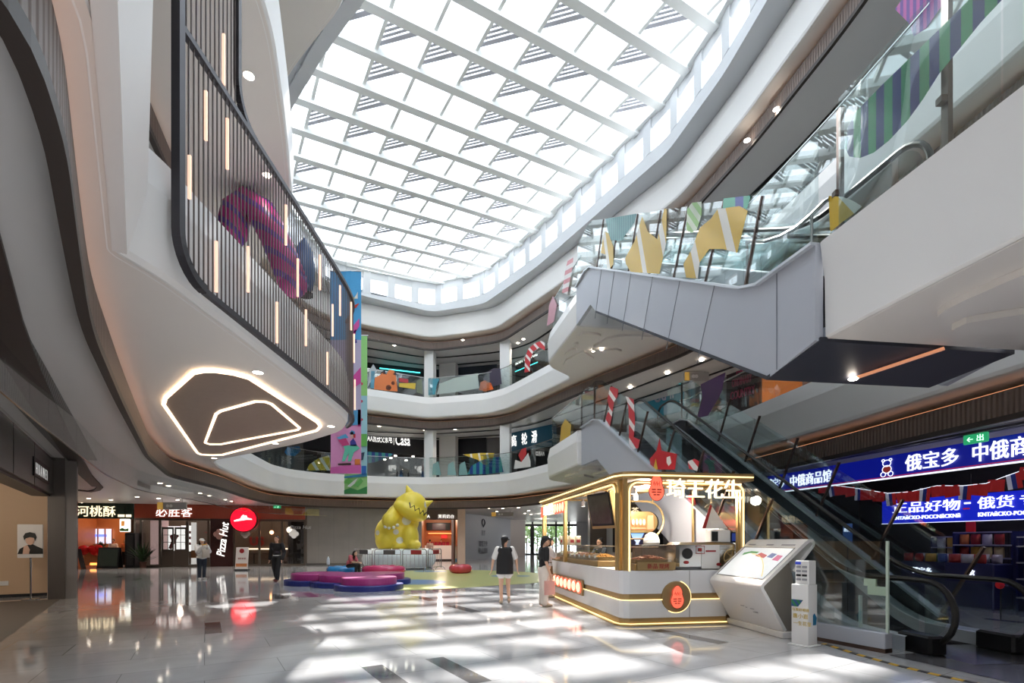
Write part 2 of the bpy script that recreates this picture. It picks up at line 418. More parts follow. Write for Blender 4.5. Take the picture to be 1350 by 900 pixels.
# ------------------------------------------------------------------ skylight: a tilted glazed roof on its own grid
PH = math.radians(58.9); bx_, by_ = math.sin(PH), math.cos(PH)
def roofz(x, y): return 17.35 + .057 * (x * bx_ + y * by_ - 14.39)
def S(s, t, dz=0.0):
    x, y = s * bx_ - t * by_, s * by_ + t * bx_
    return Vector((x, y, 17.35 + .057 * (s - 14.39) + dz))
def ST(p): return (p[0] * bx_ + p[1] * by_, -p[0] * by_ + p[1] * bx_)
W4 = [(-2.3, -3), (-2.2, 6), (-2.4, 10), (-3.2, 12.6), (-5.3, 14.5), (-7.3, 16.6), (-9.2, 19.8), (-10.2, 23), (-10.2, 26.8), (-9.6, 28.3), (-8.2, 29.3), (-4.9, 31.15), (-2.5, 30.4), (-1.6, 30.0), (1.25, 26.05),
      (5.6, 18.35), (6.35, 15.3), (6.75, 12), (6.9, 8), (6.9, -3)]
W4r = rounded(W4, .5, closed=True)
def inside(x, y, poly):
    c = False; n = len(poly)
    for i in range(n):
        (x1, y1), (x2, y2) = poly[i][:2], poly[(i + 1) % n][:2]
        if (y1 > y) != (y2 > y) and x < (x2 - x1) * (y - y1) / (y2 - y1) + x1: c = not c
    return c
W4st = [ST(p) for p in W4r]
def cuts(fix, axis):
    """where a grid line crosses the roof outline: s runs along fixed t, or t along fixed s"""
    r = []; n = len(W4st)
    for i in range(n):
        a, b = W4st[i], W4st[(i + 1) % n]; u, w = (a[1], b[1]) if axis == 't' else (a[0], b[0])
        if (u > fix) != (w > fix):
            k = (fix - u) / (w - u); r.append(a[0] + k * (b[0] - a[0]) if axis == 't' else a[1] + k * (b[1] - a[1]))
    return sorted(r)
sky = struct('window_1', MB().sweep(W4r, [(-.16, 17.0)], True) if False else MB().add([], []), STEEL)
T0, DT, S0, DS = 14.31, 1.427, 3.19, 1.386
beams = [T0 + DT * i for i in range(-18, 16)]; muls = [S0 + DS * j for j in range(-12, 9)]
for t in beams:
    c = cuts(t, 't')
    for a, b in zip(c[::2], c[1::2]):
        if b - a < .3: continue
        m = MB(); tt = t + .17
        vs = []
        for s in (a - .05, b + .05):
            for q, dz in ((-.15, -.1), (.15, -.1), (.15, .2), (-.15, .2)): vs.append(S(s, tt + q, dz - .02))
        m.add(vs, [(0, 1, 2, 3), (7, 6, 5, 4), (0, 4, 5, 1), (1, 5, 6, 2), (2, 6, 7, 3), (3, 7, 4, 0)])
        obj('beam', m, STEEL, sky)
for s in muls:
    c = cuts(s, 's')
    for a, b in zip(c[::2], c[1::2]):
        if b - a < .3: continue
        m = MB(); vs = []
        for t in (a - .05, b + .05):
            for q, dz in ((-.055, .0), (.055, .0), (.055, .2), (-.055, .2)): vs.append(S(s + q, t, dz))
        m.add(vs, [(0, 1, 2, 3), (7, 6, 5, 4), (0, 4, 5, 1), (1, 5, 6, 2), (2, 6, 7, 3), (3, 7, 4, 0)])
        obj('mullion', m, STEEL, sky)
g = MB(); a = [Vector((*p, 0)) for p in W4r]; tr = geometry.tessellate_polygon([a])
g.add([(p.x, p.y, roofz(p.x, p.y) + .21) for p in a], tr); obj('pane', g, GLASSR, sky)
LOUV = {-1: '...LLL.L', 0: 'LLLLLL..', 1: '.L..LLL.', 2: '.L..LL..', 3: 'LLLL.LL.', 4: '...LLLL.', 5: 'L.LL..LL', 6: 'LL..L.L.', 7: '.LLL.LL.', 8: 'L..LL.LL', 9: 'LL.L..L.', 10: '.LL.LLL.'}
rnd = random.Random(3)
for i in range(-17, 15):
    for j in range(-8, 9):
        s, t = S0 + DS * j, T0 + DT * i
        if not all(inside(*(S(ss, tt).xy), W4r) for ss in (s + .1, s + DS - .1) for tt in (t + .1, t + DT - .1)): continue
        row = LOUV.get(i)
        on = (row[j] == 'L') if (row and 0 <= j < len(row)) else rnd.random() < .5
        if not on: continue
        m = MB()
        for q in range(6):      # slanted sun blades across half of a pane
            d = .28 + q * .172
            x0, y0 = s + .05, t + .2 + d * 1.18
            x1, y1 = s + .05 + d * 1.2, t + .2
            y0 = min(y0, t + DT - .02)
            m.bar(S(x0, y0, .13), S(min(x1, s + DS - .05), y1, .13), .085, .02)
        obj('louvre', m, STEEL2, sky)
# edge frame of the roof, clerestory wall below it with a row of small windows
fr = MB()
nr = normals(W4r, True)
fr.loft([[(p[0] - n[0] * .14, p[1] - n[1] * .14, roofz(*p) + .26), (p[0] - n[0] * .14, p[1] - n[1] * .14, roofz(*p) - .03), (p[0] + n[0] * .2, p[1] + n[1] * .2, roofz(*p) - .03), (p[0] + n[0] * .2, p[1] + n[1] * .2, roofz(*p) + .26)] for p, n in zip(W4r, nr)], True, True)
obj('edge_frame', fr, STEEL, sky)
# clerestory: posts, sill wall and head, panes between them
PW = [W4r[i] for i in range(len(W4r))]
closed = PW + [PW[0]]
sill = MB(); sill.loft([[(p[0] + n[0] * .05, p[1] + n[1] * .05, z4 + .02), (p[0], p[1], z4), (p[0], p[1], roofz(*p) - 1.3), (p[0] + n[0] * .35, p[1] + n[1] * .35, roofz(*p) - 1.3)] for p, n in zip(W4r, nr)], True)
struct('wall_clerestory', sill, CLER, auto=40)
st = [Vector((*p, 0)) for p in resample(closed, 1.43)]
wi = 0
for a, b in zip(st, st[1:]):
    wi += 1
    mid = (a + b) / 2; d = (b - a).normalized(); n = Vector((-d.y, d.x, 0)); za, zb = roofz(a.x, a.y), roofz(b.x, b.y)
    if mid.y < 8: continue
    o = struct('window_%d' % (wi + 1), MB().bar(a + n * .17 + Vector((0, 0, za - 1.3)), a + n * .17 + Vector((0, 0, za - .02)), .42, .36, up=n), CLER)
    obj('pane', MB().quad(a + n * .2 + Vector((0, 0, za - 1.3)), b + n * .2 + Vector((0, 0, zb - 1.3)), b + n * .2 + Vector((0, 0, zb)), a + n * .2 + Vector((0, 0, za))), GLASSR, o)
    obj('head', MB().bar(a + n * .2 + Vector((0, 0, za - .2)), b + n * .2 + Vector((0, 0, zb - .2)), .3, .4), CLER, o)
# roof slab around the clerestory and its underside ledge
struct('ceiling_roof', holed(z4, W4r), CLER)
roof = MB(); o2 = [(-34, -6), (-34, 64), (26, 64), (26, -6)]
struct('roof', holed(16.0, offs(W4r, .36, True)), WHITE)
# outer walls that close the building
w = MB(); w.b2((-34, -6.2, 0), (26, -6, 16)); struct('wall_near', w, WHITE)
w = MB(); w.b2((-34.2, -6, 0), (-34, 64, 16)); struct('wall_left', w, WHITE)
w = MB(); w.b2((26, -6, 0), (26.2, 64, 16)); struct('wall_right', w, WHITE)
w = MB(); w.b2((-34, 64, 3.6), (26, 64.2, 16)); struct('wall_far', w, WHITE)

# tall white wall panel rising from the deck edge at left, with a chamfered end
d_ = Vector((-1.66, 2.26, 0)).normalized(); n_ = Vector((d_.y, -d_.x, 0)); p0 = Vector((-1.98, 2.54, 0)) - d_ * 2.6; p1 = Vector((-3.64, 4.8, 0))
rows = []
for q_, dd in ((p0, 0), (p1, 1)): rows.append([q_ + d_ * dd * e_ + n_ * o_ + Vector((0, 0, z_)) for e_, o_, z_ in ((0, .012, 4.2), (.04, .17, 4.88), (.04, .17, 9.2), (.04, -.1, 9.2), (0, -.1, 4.2))])
wp = MB(); wp.loft(rows, ccol=True); wp.add(rows[1], [(0, 1, 2, 3, 4)]); struct('wall_panel_left', wp, WHITE)
# ------------------------------------------------------------------ glass balustrades along the void edges
FILM = {}
def film(key):
    if key not in FILM: FILM[key] = film_mat('film %d %d %d' % key[:3], key[:3], key[3] if len(key) > 3 else .8)
    return FILM[key]
def cut(path, i, j): return path[i:j + 1]
def near_idx(path, p): return min(range(len(path)), key=lambda i: (path[i][0] - p[0]) ** 2 + (path[i][1] - p[1]) ** 2)
def seg(path, a, b): return path[near_idx(path, a):near_idx(path, b) + 1]
def balustrade(path, z, h, label, step=1.6, group='glass balustrades round the void', cap=True):
    P = [Vector(p) for p in path]; base = Vector((P[0].x, P[0].y, z))
    t = thing('glass_balustrade', label, 'glass railing', base)
    L = [p - P[0] for p in P]
    cur = []; acc = 0
    def panel(pts):
        n = normals([(p.x, p.y) for p in pts]); m = MB()
        m.loft([[(p.x + q[0] * .006, p.y + q[1] * .006, .0), (p.x + q[0] * .006, p.y + q[1] * .006, h), (p.x - q[0] * .006, p.y - q[1] * .006, h), (p.x - q[0] * .006, p.y - q[1] * .006, 0)] for p, q in zip(pts, n)], ccol=True)
        obj('glass_panel', m, GLASS, t)
    pts = [L[0]]
    for a, b in zip(L, L[1:]):
        d = (b - a).length; pos = 0
        while acc + (d - pos) >= step:
            pos += step - acc; p = a + (b - a) * (pos / d); pts.append(p); panel(pts)
            dirv = (b - a).normalized(); pts = [p + dirv * .012]; acc = 0
        acc += d - pos; pts.append(b)
    if len(pts) > 1 and (pts[-1] - pts[0]).length > .05: panel(pts)
    if cap:
        m = MB(); n = normals([(p.x, p.y) for p in L])
        m.loft([[(p.x + q[0] * .022, p.y + q[1] * .022, h), (p.x + q[0] * .022, p.y + q[1] * .022, h + .03), (p.x - q[0] * .022, p.y - q[1] * .022, h + .03), (p.x - q[0] * .022, p.y - q[1] * .022, h)] for p, q in zip(L, n)], ccol=True)
        obj('handrail', m, CHROME, t)
    return t
def sticker(parent, pix, a, b, m, label=None, off=.02, name='printed_film'):
    """a film outline on the glass standing in the vertical plane a-b, outline given as the pixels it covers there"""
    d = Vector((b[0] - a[0], b[1] - a[1], 0)).normalized(); n = Vector((-d.y, d.x, 0))
    if n.dot(Vector((-a[0], -a[1], 0))) < 0: n = -n
    pts = [on_wall(x, y, a, b) + n * off - parent.location for x, y in pix]
    o = obj(name, MB().extr(pts, n * .004), m, parent)
    if label: o['label'] = label
    return o
def blob(cx, cy, rx, ry, n=18, rot=0, wob=0.0, lob=5):
    return [(cx + rx * (1 + wob * math.sin(lob * 2 * math.pi * i / n)) * math.cos(2 * math.pi * i / n + rot), cy + ry * (1 + wob * math.sin(lob * 2 * math.pi * i / n)) * math.sin(2 * math.pi * i / n + rot)) for i in range(n)]

V2i, V3i = offs(V2r, .2), offs(V3r, .2)
# --- second floor (z2)
r2a = balustrade(seg(V2i, (-10.7, 18.6), (-5.35, 31.85)), z2, 1.2, 'glass railing on the middle deck at left, behind the hanging banners')
r2b = balustrade(seg(V2i, (-5.2, 31.85), (2.8, 24.1)), z2, 1.2, 'glass railing on the middle deck below the roller skating sign')
r2c = balustrade(seg(V2i, (1.75, 22.8), (2.35, 18.2)), z2, 1.25, 'short glass railing on the white landing at the top of the lower escalator')
r2d = balustrade([(4.36, 6.8), (4.68, 4.4), (5.42, -1)], z2, 1.9, 'tall glass screen with striped film above the white deck edge at upper right', 2.0, cap=False)
# --- third floor (z3)
r3a = balustrade(seg(V3i, (-3.6, 7.8), (-8, 15.4)), z3, 1.2, 'curved glass railing of the upper deck above the bar screen at upper left')
r3b = balustrade(seg(V3i, (-11, 21), (-5.35, 31.85)), z3, 1.2, 'glass railing with orange cat film, top deck, left of far column')
r3c = balustrade(seg(V3i, (-5.2, 31.85), (2.8, 24.1)), z3, 1.2, 'glass railing on the top deck between the far column and the upper landing')
r3d = balustrade(seg(V3i, (1.75, 22.8), (2.3, 18.1)), z3, 1.25, 'glass railing with pink film on the white landing of the upper escalator')
r3e = balustrade(seg(V3i, (6.2, 18.9), (8.1, 2)), z3, 1.2, 'glass railing of the top deck far right behind the upper escalator')
r2e = balustrade(seg(V2i, (6.2, 18.9), (8.0, 7.3)), z2, 1.2, 'glass railing of the middle deck at right behind the escalators')
GN = stripes('green navy stripes', [(62, 158, 110), (34, 42, 128)], .23, (.15, -.99, 0), alpha=.95)
A_, B_ = (4.36, 6.8), (4.68, 4.4)
sticker(r2d, [(1113, 195), (1116, 168), (1126, 148), (1160, 113), (1200, 74), (1240, 35), (1275, 0), (1300, -22), (1330, -25), (1318, 0), (1290, 30), (1262, 65), (1236, 97), (1215, 130), (1195, 158), (1170, 185), (1150, 201), (1132, 208), (1118, 206)], A_, B_, GN, 'green and navy striped sausage shape', -.02)
sticker(r2d, [(1091, 258), (1108, 259), (1122, 264), (1135, 272), (1125, 281), (1108, 293), (1093, 306)], A_, B_, stripes('yellow white rays', [(228, 186, 44), (228, 186, 44), (228, 186, 44), (235, 235, 225)], .42, (.2, -.8, .55), alpha=.95), 'yellow sun piece with a white ray', -.02)
sticker(r3e, [(1180, 12), (1192, -5), (1245, -12), (1240, 10), (1222, 36), (1205, 48), (1198, 30)], (7.9, 10.5), (8.05, 6), stripes('pink purple stripes', [(196, 92, 170), (112, 70, 160)], .16, (.1, -1, 0), alpha=.7), 'pink and purple stripes', 0)
for x, y0, y1 in ((1236, 40, 190), (1098, 190, 256)):
    p = on_wall(x, y1, A_, B_); q = on_wall(x, y0, A_, B_)
    m = MB(); m.bar((p.x - 4.36 + .1, p.y - 6.8, .0), (p.x - 4.36 + .1, p.y - 6.8, 1.85), .05, .09, up=(0, 1, 0)); m.box((p.x - 4.36 + .06, p.y - 6.8, .7), (.1, .08, .07))
    obj('post', m, POST, r2d)
# film pictures on the far railings, each on its own stretch of glass
def film_on(parent, path, pix, key, label=None):
    x = sum(p[0] for p in pix) / len(pix); k = (x - CX) / F
    best = None
    for a, b in zip(path, path[1:]):
        if (a[0] - k * a[1]) * (b[0] - k * b[1]) <= 0 or best is None: best = (a, b) if (best is None or (a[0] - k * a[1]) * (b[0] - k * b[1]) <= 0) else best
    a, b = best
    return sticker(parent, pix, a, b, film(key) if isinstance(key, tuple) else key, label, .03)
far3 = [(-8.6, 30.1), (-5.3, 32.03)]; far3b = [(-5.2, 32.05), (-1.5, 31.05)]; far3c = [(-.3, 29.9), (2.9, 24.2)]
far2 = [(-9.6, 30.9), (-7.4, 31.7)]; far2b = [(-5.2, 32.05), (-1.9, 31.1)]; far2c = [(.6, 28.8), (2.9, 24.2)]
film_on(r3b, far3, [(484, 511), (487, 488), (492, 480), (497, 489)], (190, 200, 205, .7)); film_on(r3b, far3, [(488, 511), (489, 489), (494, 489), (493, 512)], (92, 160, 190, .85))
film_on(r3b, far3, [(493, 513), (494, 498), (500, 495), (505, 490), (509, 494), (513, 487), (519, 488), (522, 497), (524, 516), (510, 515)], (226, 124, 62, .95), 'orange cat shape')
for x, y, r in ((506, 491, 2.4), (512, 511, 3.6), (518, 505, 2.4), (520.5, 493, 2)): film_on(r3b, far3, blob(x, y, r, r), (40, 40, 60, .95))
film_on(r3b, far3, [(526, 503), (526, 498), (538, 500), (538, 505)], (190, 60, 70, .9)); film_on(r3b, far3, [(526, 510), (526, 505), (548, 505), (547, 513)], (220, 190, 70, .9)); film_on(r3b, far3, [(549, 517), (549, 502), (556, 500), (557, 520)], (120, 130, 110, .8))
film_on(r3c, far3b, [(565, 521), (565, 499), (580, 499), (576, 508), (574, 520)], (80, 160, 180, .75)); film_on(r3c, far3b, [(576, 520), (580, 506), (600, 498), (630, 492), (632, 512), (600, 517)], (190, 205, 200, .6))
film_on(r3c, [(-1.5, 31.05), (-.3, 29.9)], [(632, 514), (634, 504), (640, 501), (648, 505), (651, 513), (640, 516)], (236, 110, 50, .95), 'orange flower'); film_on(r3c, [(-1.5, 31.05), (-.3, 29.9)], [(637, 500), (643, 490), (652, 485), (660, 486), (662, 506), (650, 510)], (70, 66, 84, .9))
CANDY = stripes('red white candy', [(204, 52, 62), (204, 52, 62), (238, 232, 230)], .42, (.35, -.6, .75), alpha=.95)
film_on(r3c, far3c, [(692, 491), (693, 470), (697, 460), (705, 453), (714, 449), (719, 452), (719, 462), (712, 458), (704, 463), (700, 473), (699, 490)], CANDY, 'red and white candy cane')
film_on(r2a, far2, [(404, 620), (408, 612), (420, 604), (434, 600), (437, 620)], stripes('yellow balloon', [(222, 190, 60), (222, 190, 60), (235, 232, 226)], .5, (.8, .2, .5), alpha=.95), 'yellow and white striped shape')
film_on(r2a, [(-11.9, 24), (-12.4, 26.5)], [(374, 596), (378, 589), (394, 588), (396, 594), (388, 601), (378, 600)], stripes('blue balloon', [(30, 120, 200), (60, 160, 225)], .3, (.5, .5, .7), alpha=.95), 'blue striped balloon shape')
GB = stripes('teal navy stripes', [(60, 150, 150), (36, 66, 140)], .4, (1, 0, 0), alpha=.92)
film_on(r2a, [(-7.4, 31.7), (-5.3, 32.03)], [(483, 611), (483, 595), (519, 598), (514, 602), (495, 609)], GB)
film_on(r2b, far2b, [(616, 625), (622, 614), (634, 607), (648, 603), (660, 602), (664, 622), (640, 625)], GB, 'teal and navy striped dome'); film_on(r2b, far2b, [(610, 599), (634, 597), (652, 597), (650, 606), (644, 612), (638, 613), (630, 606)], stripes('yellow rays', [(222, 190, 70), (222, 190, 70), (222, 190, 70), (240, 236, 226)], .5, (1, 0, .2), alpha=.9))
film_on(r2b, far2c, [(678, 618), (680, 606), (688, 609), (697, 597), (700, 608), (700, 615)], (232, 230, 228, .9)); film_on(r2b, far2c, [(684, 600), (688, 592), (694, 590), (695, 598), (688, 609)], (196, 40, 50, .95), 'red bow')
for px in (570, 590, 605): film_on(r2b, far2b, [(px, 626), (px + 1, 612), (px + 8, 608), (px + 12, 626)], (150, 196, 196, .6))
L3a, L3b = (1.7, 22.1), (2.48, 18.2)
sticker(r3d, [(742, 386), (746, 358), (750, 341), (757, 337), (756, 352), (752, 372), (749, 388)], L3a, L3b, stripes('rose candy', [(214, 120, 130), (235, 226, 226)], .3, (.1, -.3, .9), alpha=.8), 'faded red and white candy cane', .03)
sticker(r3d, [(722, 430), (725, 402), (730, 390), (735, 402), (731, 424)], L3a, L3b, film((226, 160, 176, .6)), None, .03)
sticker(r2c, [(738, 592), (741, 562), (746, 552), (754, 560), (752, 584)], L3a, L3b, film((214, 176, 60, .85)), 'yellow film', .03)

# ------------------------------------------------------------------ columns standing at the far corners
for i, (x, y) in enumerate(((-5.25, 32.75), (-.38, 31.1))):
    for z, h in ((z2, 3.2), (z3, 3.2)):
        m = MB(); m.rbox((x, y, z + h / 2), (.62, .62, h), .03, -.2); struct('pillar', m, WHITE2)
        if i == 0: m = MB(); m.box((x + .9, y + 2.3, z + h / 2), (1.2, .5, h), -.3); struct('pillar', m, CEIL)

# ------------------------------------------------------------------ bar screen on the pod at left
scr_path = offs(seg(V2r, (-3.55, 5.3), (-4.15, 12.6)), -.08)
scr = thing('bar_screen', 'tall screen of bronze vertical bars with rose light tubes on the overhanging white deck', 'screen', (-3.5, 5.3, 4.3))
O = Vector((-3.5, 5.3, 4.3)); ZB, ZT = 4.33, 6.86
sp = [Vector((p[0], p[1], 0)) for p in resample([(a[0], a[1]) for a in scr_path if a[1] > 5.2], .088)]
bars = MB()
for i, p in enumerate(sp[1:], 1):
    d = (sp[min(i + 1, len(sp) - 1)] - sp[i - 1]).normalized()
    lo = ZB + max(0, .42 - math.sqrt(max(0, .42 ** 2 - max(0, .42 - (p.y - 5.3)) ** 2))) if p.y < 5.72 else ZB
    bars.box(p + Vector((0, 0, (lo + ZT) / 2)) - O, (.012, .014, ZT - lo), math.atan2(-d.x, d.y) + math.pi / 2)
obj('slats', bars, BARS, scr)
m = MB(); m.sweep([(p.x - O.x, p.y - O.y) for p in sp], [(-.035, ZT - O.z), (-.035, ZT + .07 - O.z), (.035, ZT + .07 - O.z), (.035, ZT - O.z)], ccol=True); obj('top_rail', m, FRAME, scr)
q = [p for p in sp if p.y > 5.7]
m = MB(); m.sweep([(p.x - O.x, p.y - O.y) for p in q], [(-.03, ZB - .05 - O.z), (-.03, ZB + .02 - O.z), (.03, ZB + .02 - O.z), (.03, ZB - .05 - O.z)], ccol=True); obj('bottom_rail', m, FRAME, scr)
crn = [Vector((-3.47, 5.3, 13.2)) - O] + [Vector((-3.47, 5.3 + .42 - .42 * math.cos(a), ZB + .42 - .42 * math.sin(a))) - O for a in [i * math.pi / 16 for i in range(9)]]
m = MB()
for a, b in zip(crn, crn[1:]): m.bar(a, b + (b - a).normalized() * .01, .09, .09, up=(1, 0, 0))
obj('corner_post', m, FRAME, scr)
for i, (px, y0, y1) in enumerate(((276, 318, 385), (319, 325, 385), (358, 398, 452), (370, 270, 323), (386, 341, 391), (397, 408, 456), (416, 336, 382), (426, 464, 507), (433, 401, 443), (443, 376, 416), (458, 398, 435), (291, 156, 223), (286, 45, 112), (462, 440, 478), (463, 500, 540), (240, 205, 262), (262, 120, 185))):
    Y = F * 3.52 / (CX - px)
    a, b = at_depth(px, y0, Y), at_depth(px, y1, Y)
    a.x = b.x = -3.44
    obj('light_tube', MB().bar(a - O, b - O, .022, .03, up=(1, 0, 0)), TUBEL, scr)
# upper tier of the screen
up = scr
O2 = O.copy(); bars = MB()
for i in range(1, 14):
    y = 5.3 + i * .088; lo = 6.95
    bars.b2((-3.507 - O2.x, y - .006 - O2.y, 6.95 - O2.z), (-3.493 - O2.x, y + .006 - O2.y, 13.2 - O2.z))
obj('upper_slats', bars, BARS, up)
fl = [Vector((-3.5, 6.95, 6.95))] + [Vector((-3.5, 6.5 + .42 * (1 - math.sin(a)), 6.95 + .42 * (1 - math.cos(a)) + .0)) for a in [i * math.pi / 16 for i in range(9)]] + [Vector((-3.5, 6.5, 13.2))]
m = MB()
for a, b in zip(fl, fl[1:]): m.bar(a - O2, b - O2, .07, .07, up=(1, 0, 0))
obj('side_post', m, FRAME, up)
# soffit light panel
hexo = [(215.6, 530.5), (218, 522), (255, 488), (268.5, 485.3), (283, 485.3), (308, 489), (328.6, 494.9), (417.8, 553.4), (422.5, 559.6), (417.8, 564.8), (293.4, 597.3), (281, 597.8), (265, 597), (260, 594.9)]
hexi = [(270.5, 581.4), (285, 543), (291.3, 538.8), (337, 526), (349.4, 526.4), (357.7, 529.5), (395, 561.7), (393, 564), (291.3, 583.4), (276.8, 583.4)]
zs = z2 - 1.3
ho = [on_plane_z(x, y, zs) for x, y in hexo]; hi = [on_plane_z(x, y, zs) for x, y in hexi]
cen = sum(ho, Vector()) / len(ho)
sl = thing('soffit_light', 'brown angular ceiling panel with two glowing outlines under the overhanging deck', 'ceiling light', cen)
SLM = mat('brown grained panel', (140, 120, 106), .45, noise=.12, nscale=9)
obj('panel', MB().extr([p - cen for p in ho], (0, 0, -.03)), SLM, sl)
dz = Vector((0, 0, -.035))
obj('outer_light', MB().tube([p - cen + dz for p in ho], .038, 6, True), LEDW, sl)
obj('inner_light', MB().tube([p - cen + dz for p in hi], .032, 6, True), LEDW, sl)
# round white loudspeakers on the fascia near the eye
for i, (px, py) in enumerate(((170, 103), (170, 205), (166, 2))):
    a, b = (-1.98 + .137, 2.54 + .1), (-3.64 + .137, 4.8 + .1)
    p = on_wall(px, py, a, b); d = Vector((b[0] - a[0], b[1] - a[1], 0)).normalized(); n = Vector((d.y, -d.x, 0))
    t = thing('wall_speaker', ('round white wall speaker on the white edge at left, upper one in view', 'lower round white wall speaker on the white edge at left', 'round white wall speaker cut by the top of the picture')[i], 'speaker', p + n * .02)
    M = Matrix((d, Vector((0, 0, 1)), n)).transposed()
    obj('body', MB().lathe([(0, .0), (.22, .0), (.23, .03), (.18, .05), (.16, .1), (0, .07)], M=M), WHITE2, t); obj('cone', MB().lathe([(0, .1), (.08, .12), (.1, .1)], M=M), CEIL, t)
# draft curtain of hanging glass below the ceiling at left
cp = offs(seg(B2r, (-2.25, 2.55), (-11, 30.8)), .85)
dc = thing('draft_curtain', 'glass smoke curtain hanging from the ceiling along the left walkway', 'glass screen', (cp[0][0], cp[0][1], 3.65))
rp = resample(cp, 1.05)
for a, b in zip(rp, rp[1:]):
    d = (b - a).normalized() * .006; a = a + d; b = b - d; n = Vector((-d.y, d.x)) * .8
    o = Vector(cp[0])
    obj('glass_panel', MB().extr([Vector((*(a - o), -.58)), Vector((*(b - o), -.58)), Vector((*(b - o), 0)), Vector((*(a - o), 0))], (n.x, n.y, 0)), GLASSD, dc)
m = MB(); m.sweep([(p[0] - cp[0][0], p[1] - cp[0][1]) for p in cp], [(-.01, -.6), (-.01, -.575), (.012, -.575), (.012, -.6)], ccol=True); obj('edge_clip', m, CHROME, dc)

# ------------------------------------------------------------------ landings: petal relief on their undersides
def petals(name, poly, z, hub, n, label_mat, r0=.35):
    """raised rounded panels fanned round a hub under a landing"""
    c = Vector(hub); m = MB()
    ring = []
    for k in range(n):
        a0, a1 = 2 * math.pi * k / n + .09, 2 * math.pi * (k + 1) / n - .09
        pts = []
        for q in range(9):
            a = a0 + (a1 - a0) * q / 8; d = Vector((math.cos(a), math.sin(a)))
            R = min([((p - c).cross(e - p)) / d.cross(e - p) if abs(d.cross(e - p)) > 1e-6 and 0 <= ((p - c).cross(d)) / d.cross(e - p) <= 1 and ((p - c).cross(e - p)) / d.cross(e - p) > 0 else 1e9
                     for p, e in ((Vector(poly[i]), Vector(poly[(i + 1) % len(poly)])) for i in range(len(poly)))])
            pts.append(c + d * (min(R, 9) - .3) * (1 - .3 * abs(q / 4 - 1) ** 4))
        inner = c + (pts[4] - c).normalized() * r0
        m.prism([tuple(inner)] + [tuple(p) for p in pts], z - .07, z + .01)
    return m
land = [(2.7, 23.6), (1.75, 22.2), (2.4, 18.4), (6.0, 19.0)]
for z, nm in ((z2, '5'), (z3, '6')):
    struct('trim_' + nm, petals('p', land, z - 1.31, (2.9, 20.2), 6, WHITE), SOFFIT)
plat = [(4.5, 6.6), (4.9, 3.6), (8, 3.6), (8.4, 7.0)]
struct('trim_7', petals('p', plat, z2 - 1.31, (6.3, 5.4), 5, WHITE), SOFFIT)
# ------------------------------------------------------------------ escalators
def lerp(a, b, t): return a + (b - a) * t
def escalator(label, foot, top, H, lead=1.1, w=.56):
    """foot and top are plan points of the two newel ends; built along its own x axis, rising H"""
    dx, dy = top[0] - foot[0], top[1] - foot[1]; L = math.hypot(dx, dy); rz = math.atan2(dy, dx)
    t = thing('escalator', label, 'escalator', (foot[0], foot[1], foot[2]), rz)
    run = H / math.tan(math.radians(30)); x1 = lead; x2 = x1 + run; x3 = max(L, x2 + .9)
    def zc(x):
        if x <= x1 - .5: return 0
        if x < x1 + .5: return (x - x1 + .5) ** 2 / 2 * .5774
        if x < x2 - .5: return (x - x1) * .5774
        if x < x2 + .5: return H - (x2 + .5 - x) ** 2 / 2 * .5774
        return H
    xs = [-.55, -.2, .2] + [x1 - .5 + i * .2 for i in range(6)] + [x1 + .5 + (run - 1) * i / 6 for i in range(1, 6)] + [x2 - .5 + i * .2 for i in range(6)] + [x3 - .2, x3]
    xs = sorted(set(round(x, 3) for x in xs))
    st = MB(); n = int(run / .4)
    prof = [(0.1, .0)]
    for i in range(n + 1):
        x = x1 + i * run / n; prof += [(x, zc(x - run / n) if i else 0), (x, zc(x))]
    prof.append((x3, H))
    st.loft([[(x, -.5, z), (x, .5, z)] for x, z in prof]); obj('steps', st, DARK, t)
    for q0, q1, zq in ((-1.0, .1, 0), (x3 - .4, x3 + .8, H)): obj('floor_plate', MB().b2((q0, -.62, zq - .02), (q1, .62, zq + .013)), CHROME, t)
    tr = MB(); tr.loft([[(x, -.62, zc(x) + .1), (x, -.62, max(zc(x) - 1.0, -.2 if x < x1 + 2 else -9)), (x, .62, max(zc(x) - 1.0, -.2 if x < x1 + 2 else -9)), (x, .62, zc(x) + .1)] for x in xs if x > .3])
    obj('truss', tr, DARKSOF, t)
    for s in (-1, 1):
        y = s * w
        sk = MB(); sk.loft([[(x, y - s * .03, zc(x) + .02), (x, y - s * .03, zc(x) + .2), (x, y + s * .14, zc(x) + .23), (x, y + s * .2, zc(x) + .2), (x, y + s * .2, zc(x) - .1)] for x in xs if x > -.3]); obj('skirt', sk, SKIRT, t)
        nb = MB(); nb.rbox((-.28, y + s * .04, .13), (.52, .26, .26), .03); obj('newel_base', nb, DARK, t)
        gl = MB()
        gx = [x for x in xs if -.3 < x < x3 - .1]
        gl.loft([[(x, y - .005, zc(x) + .2), (x, y - .005, zc(x) + .9), (x, y + .005, zc(x) + .9), (x, y + .005, zc(x) + .2)] for x in gx], ccol=True)
        arc = [(-.3 - .33 * math.sin(a), .56 + .35 * math.cos(a)) for a in [math.pi * i / 10 for i in range(11)]]
        gl.extr([(x, y, z) for x, z in arc], (0, .01, 0)); obj('side_glass', gl, GLASSE, t)
        hr = [(-.2, .12)] + [(-.3 - .42 * math.sin(a), .54 - .43 * math.cos(a)) for a in [math.pi * i / 12 for i in range(13)]] + [(x, zc(x) + .97) for x in gx] + [(x3 + .38 * math.sin(a), H + .56 + .41 * math.cos(a)) for a in [math.pi * i / 10 for i in range(11)]]
        obj('handrail', MB().tube([(x, y, z) for x, z in hr], .038, 8), BLACK, t)
    return t
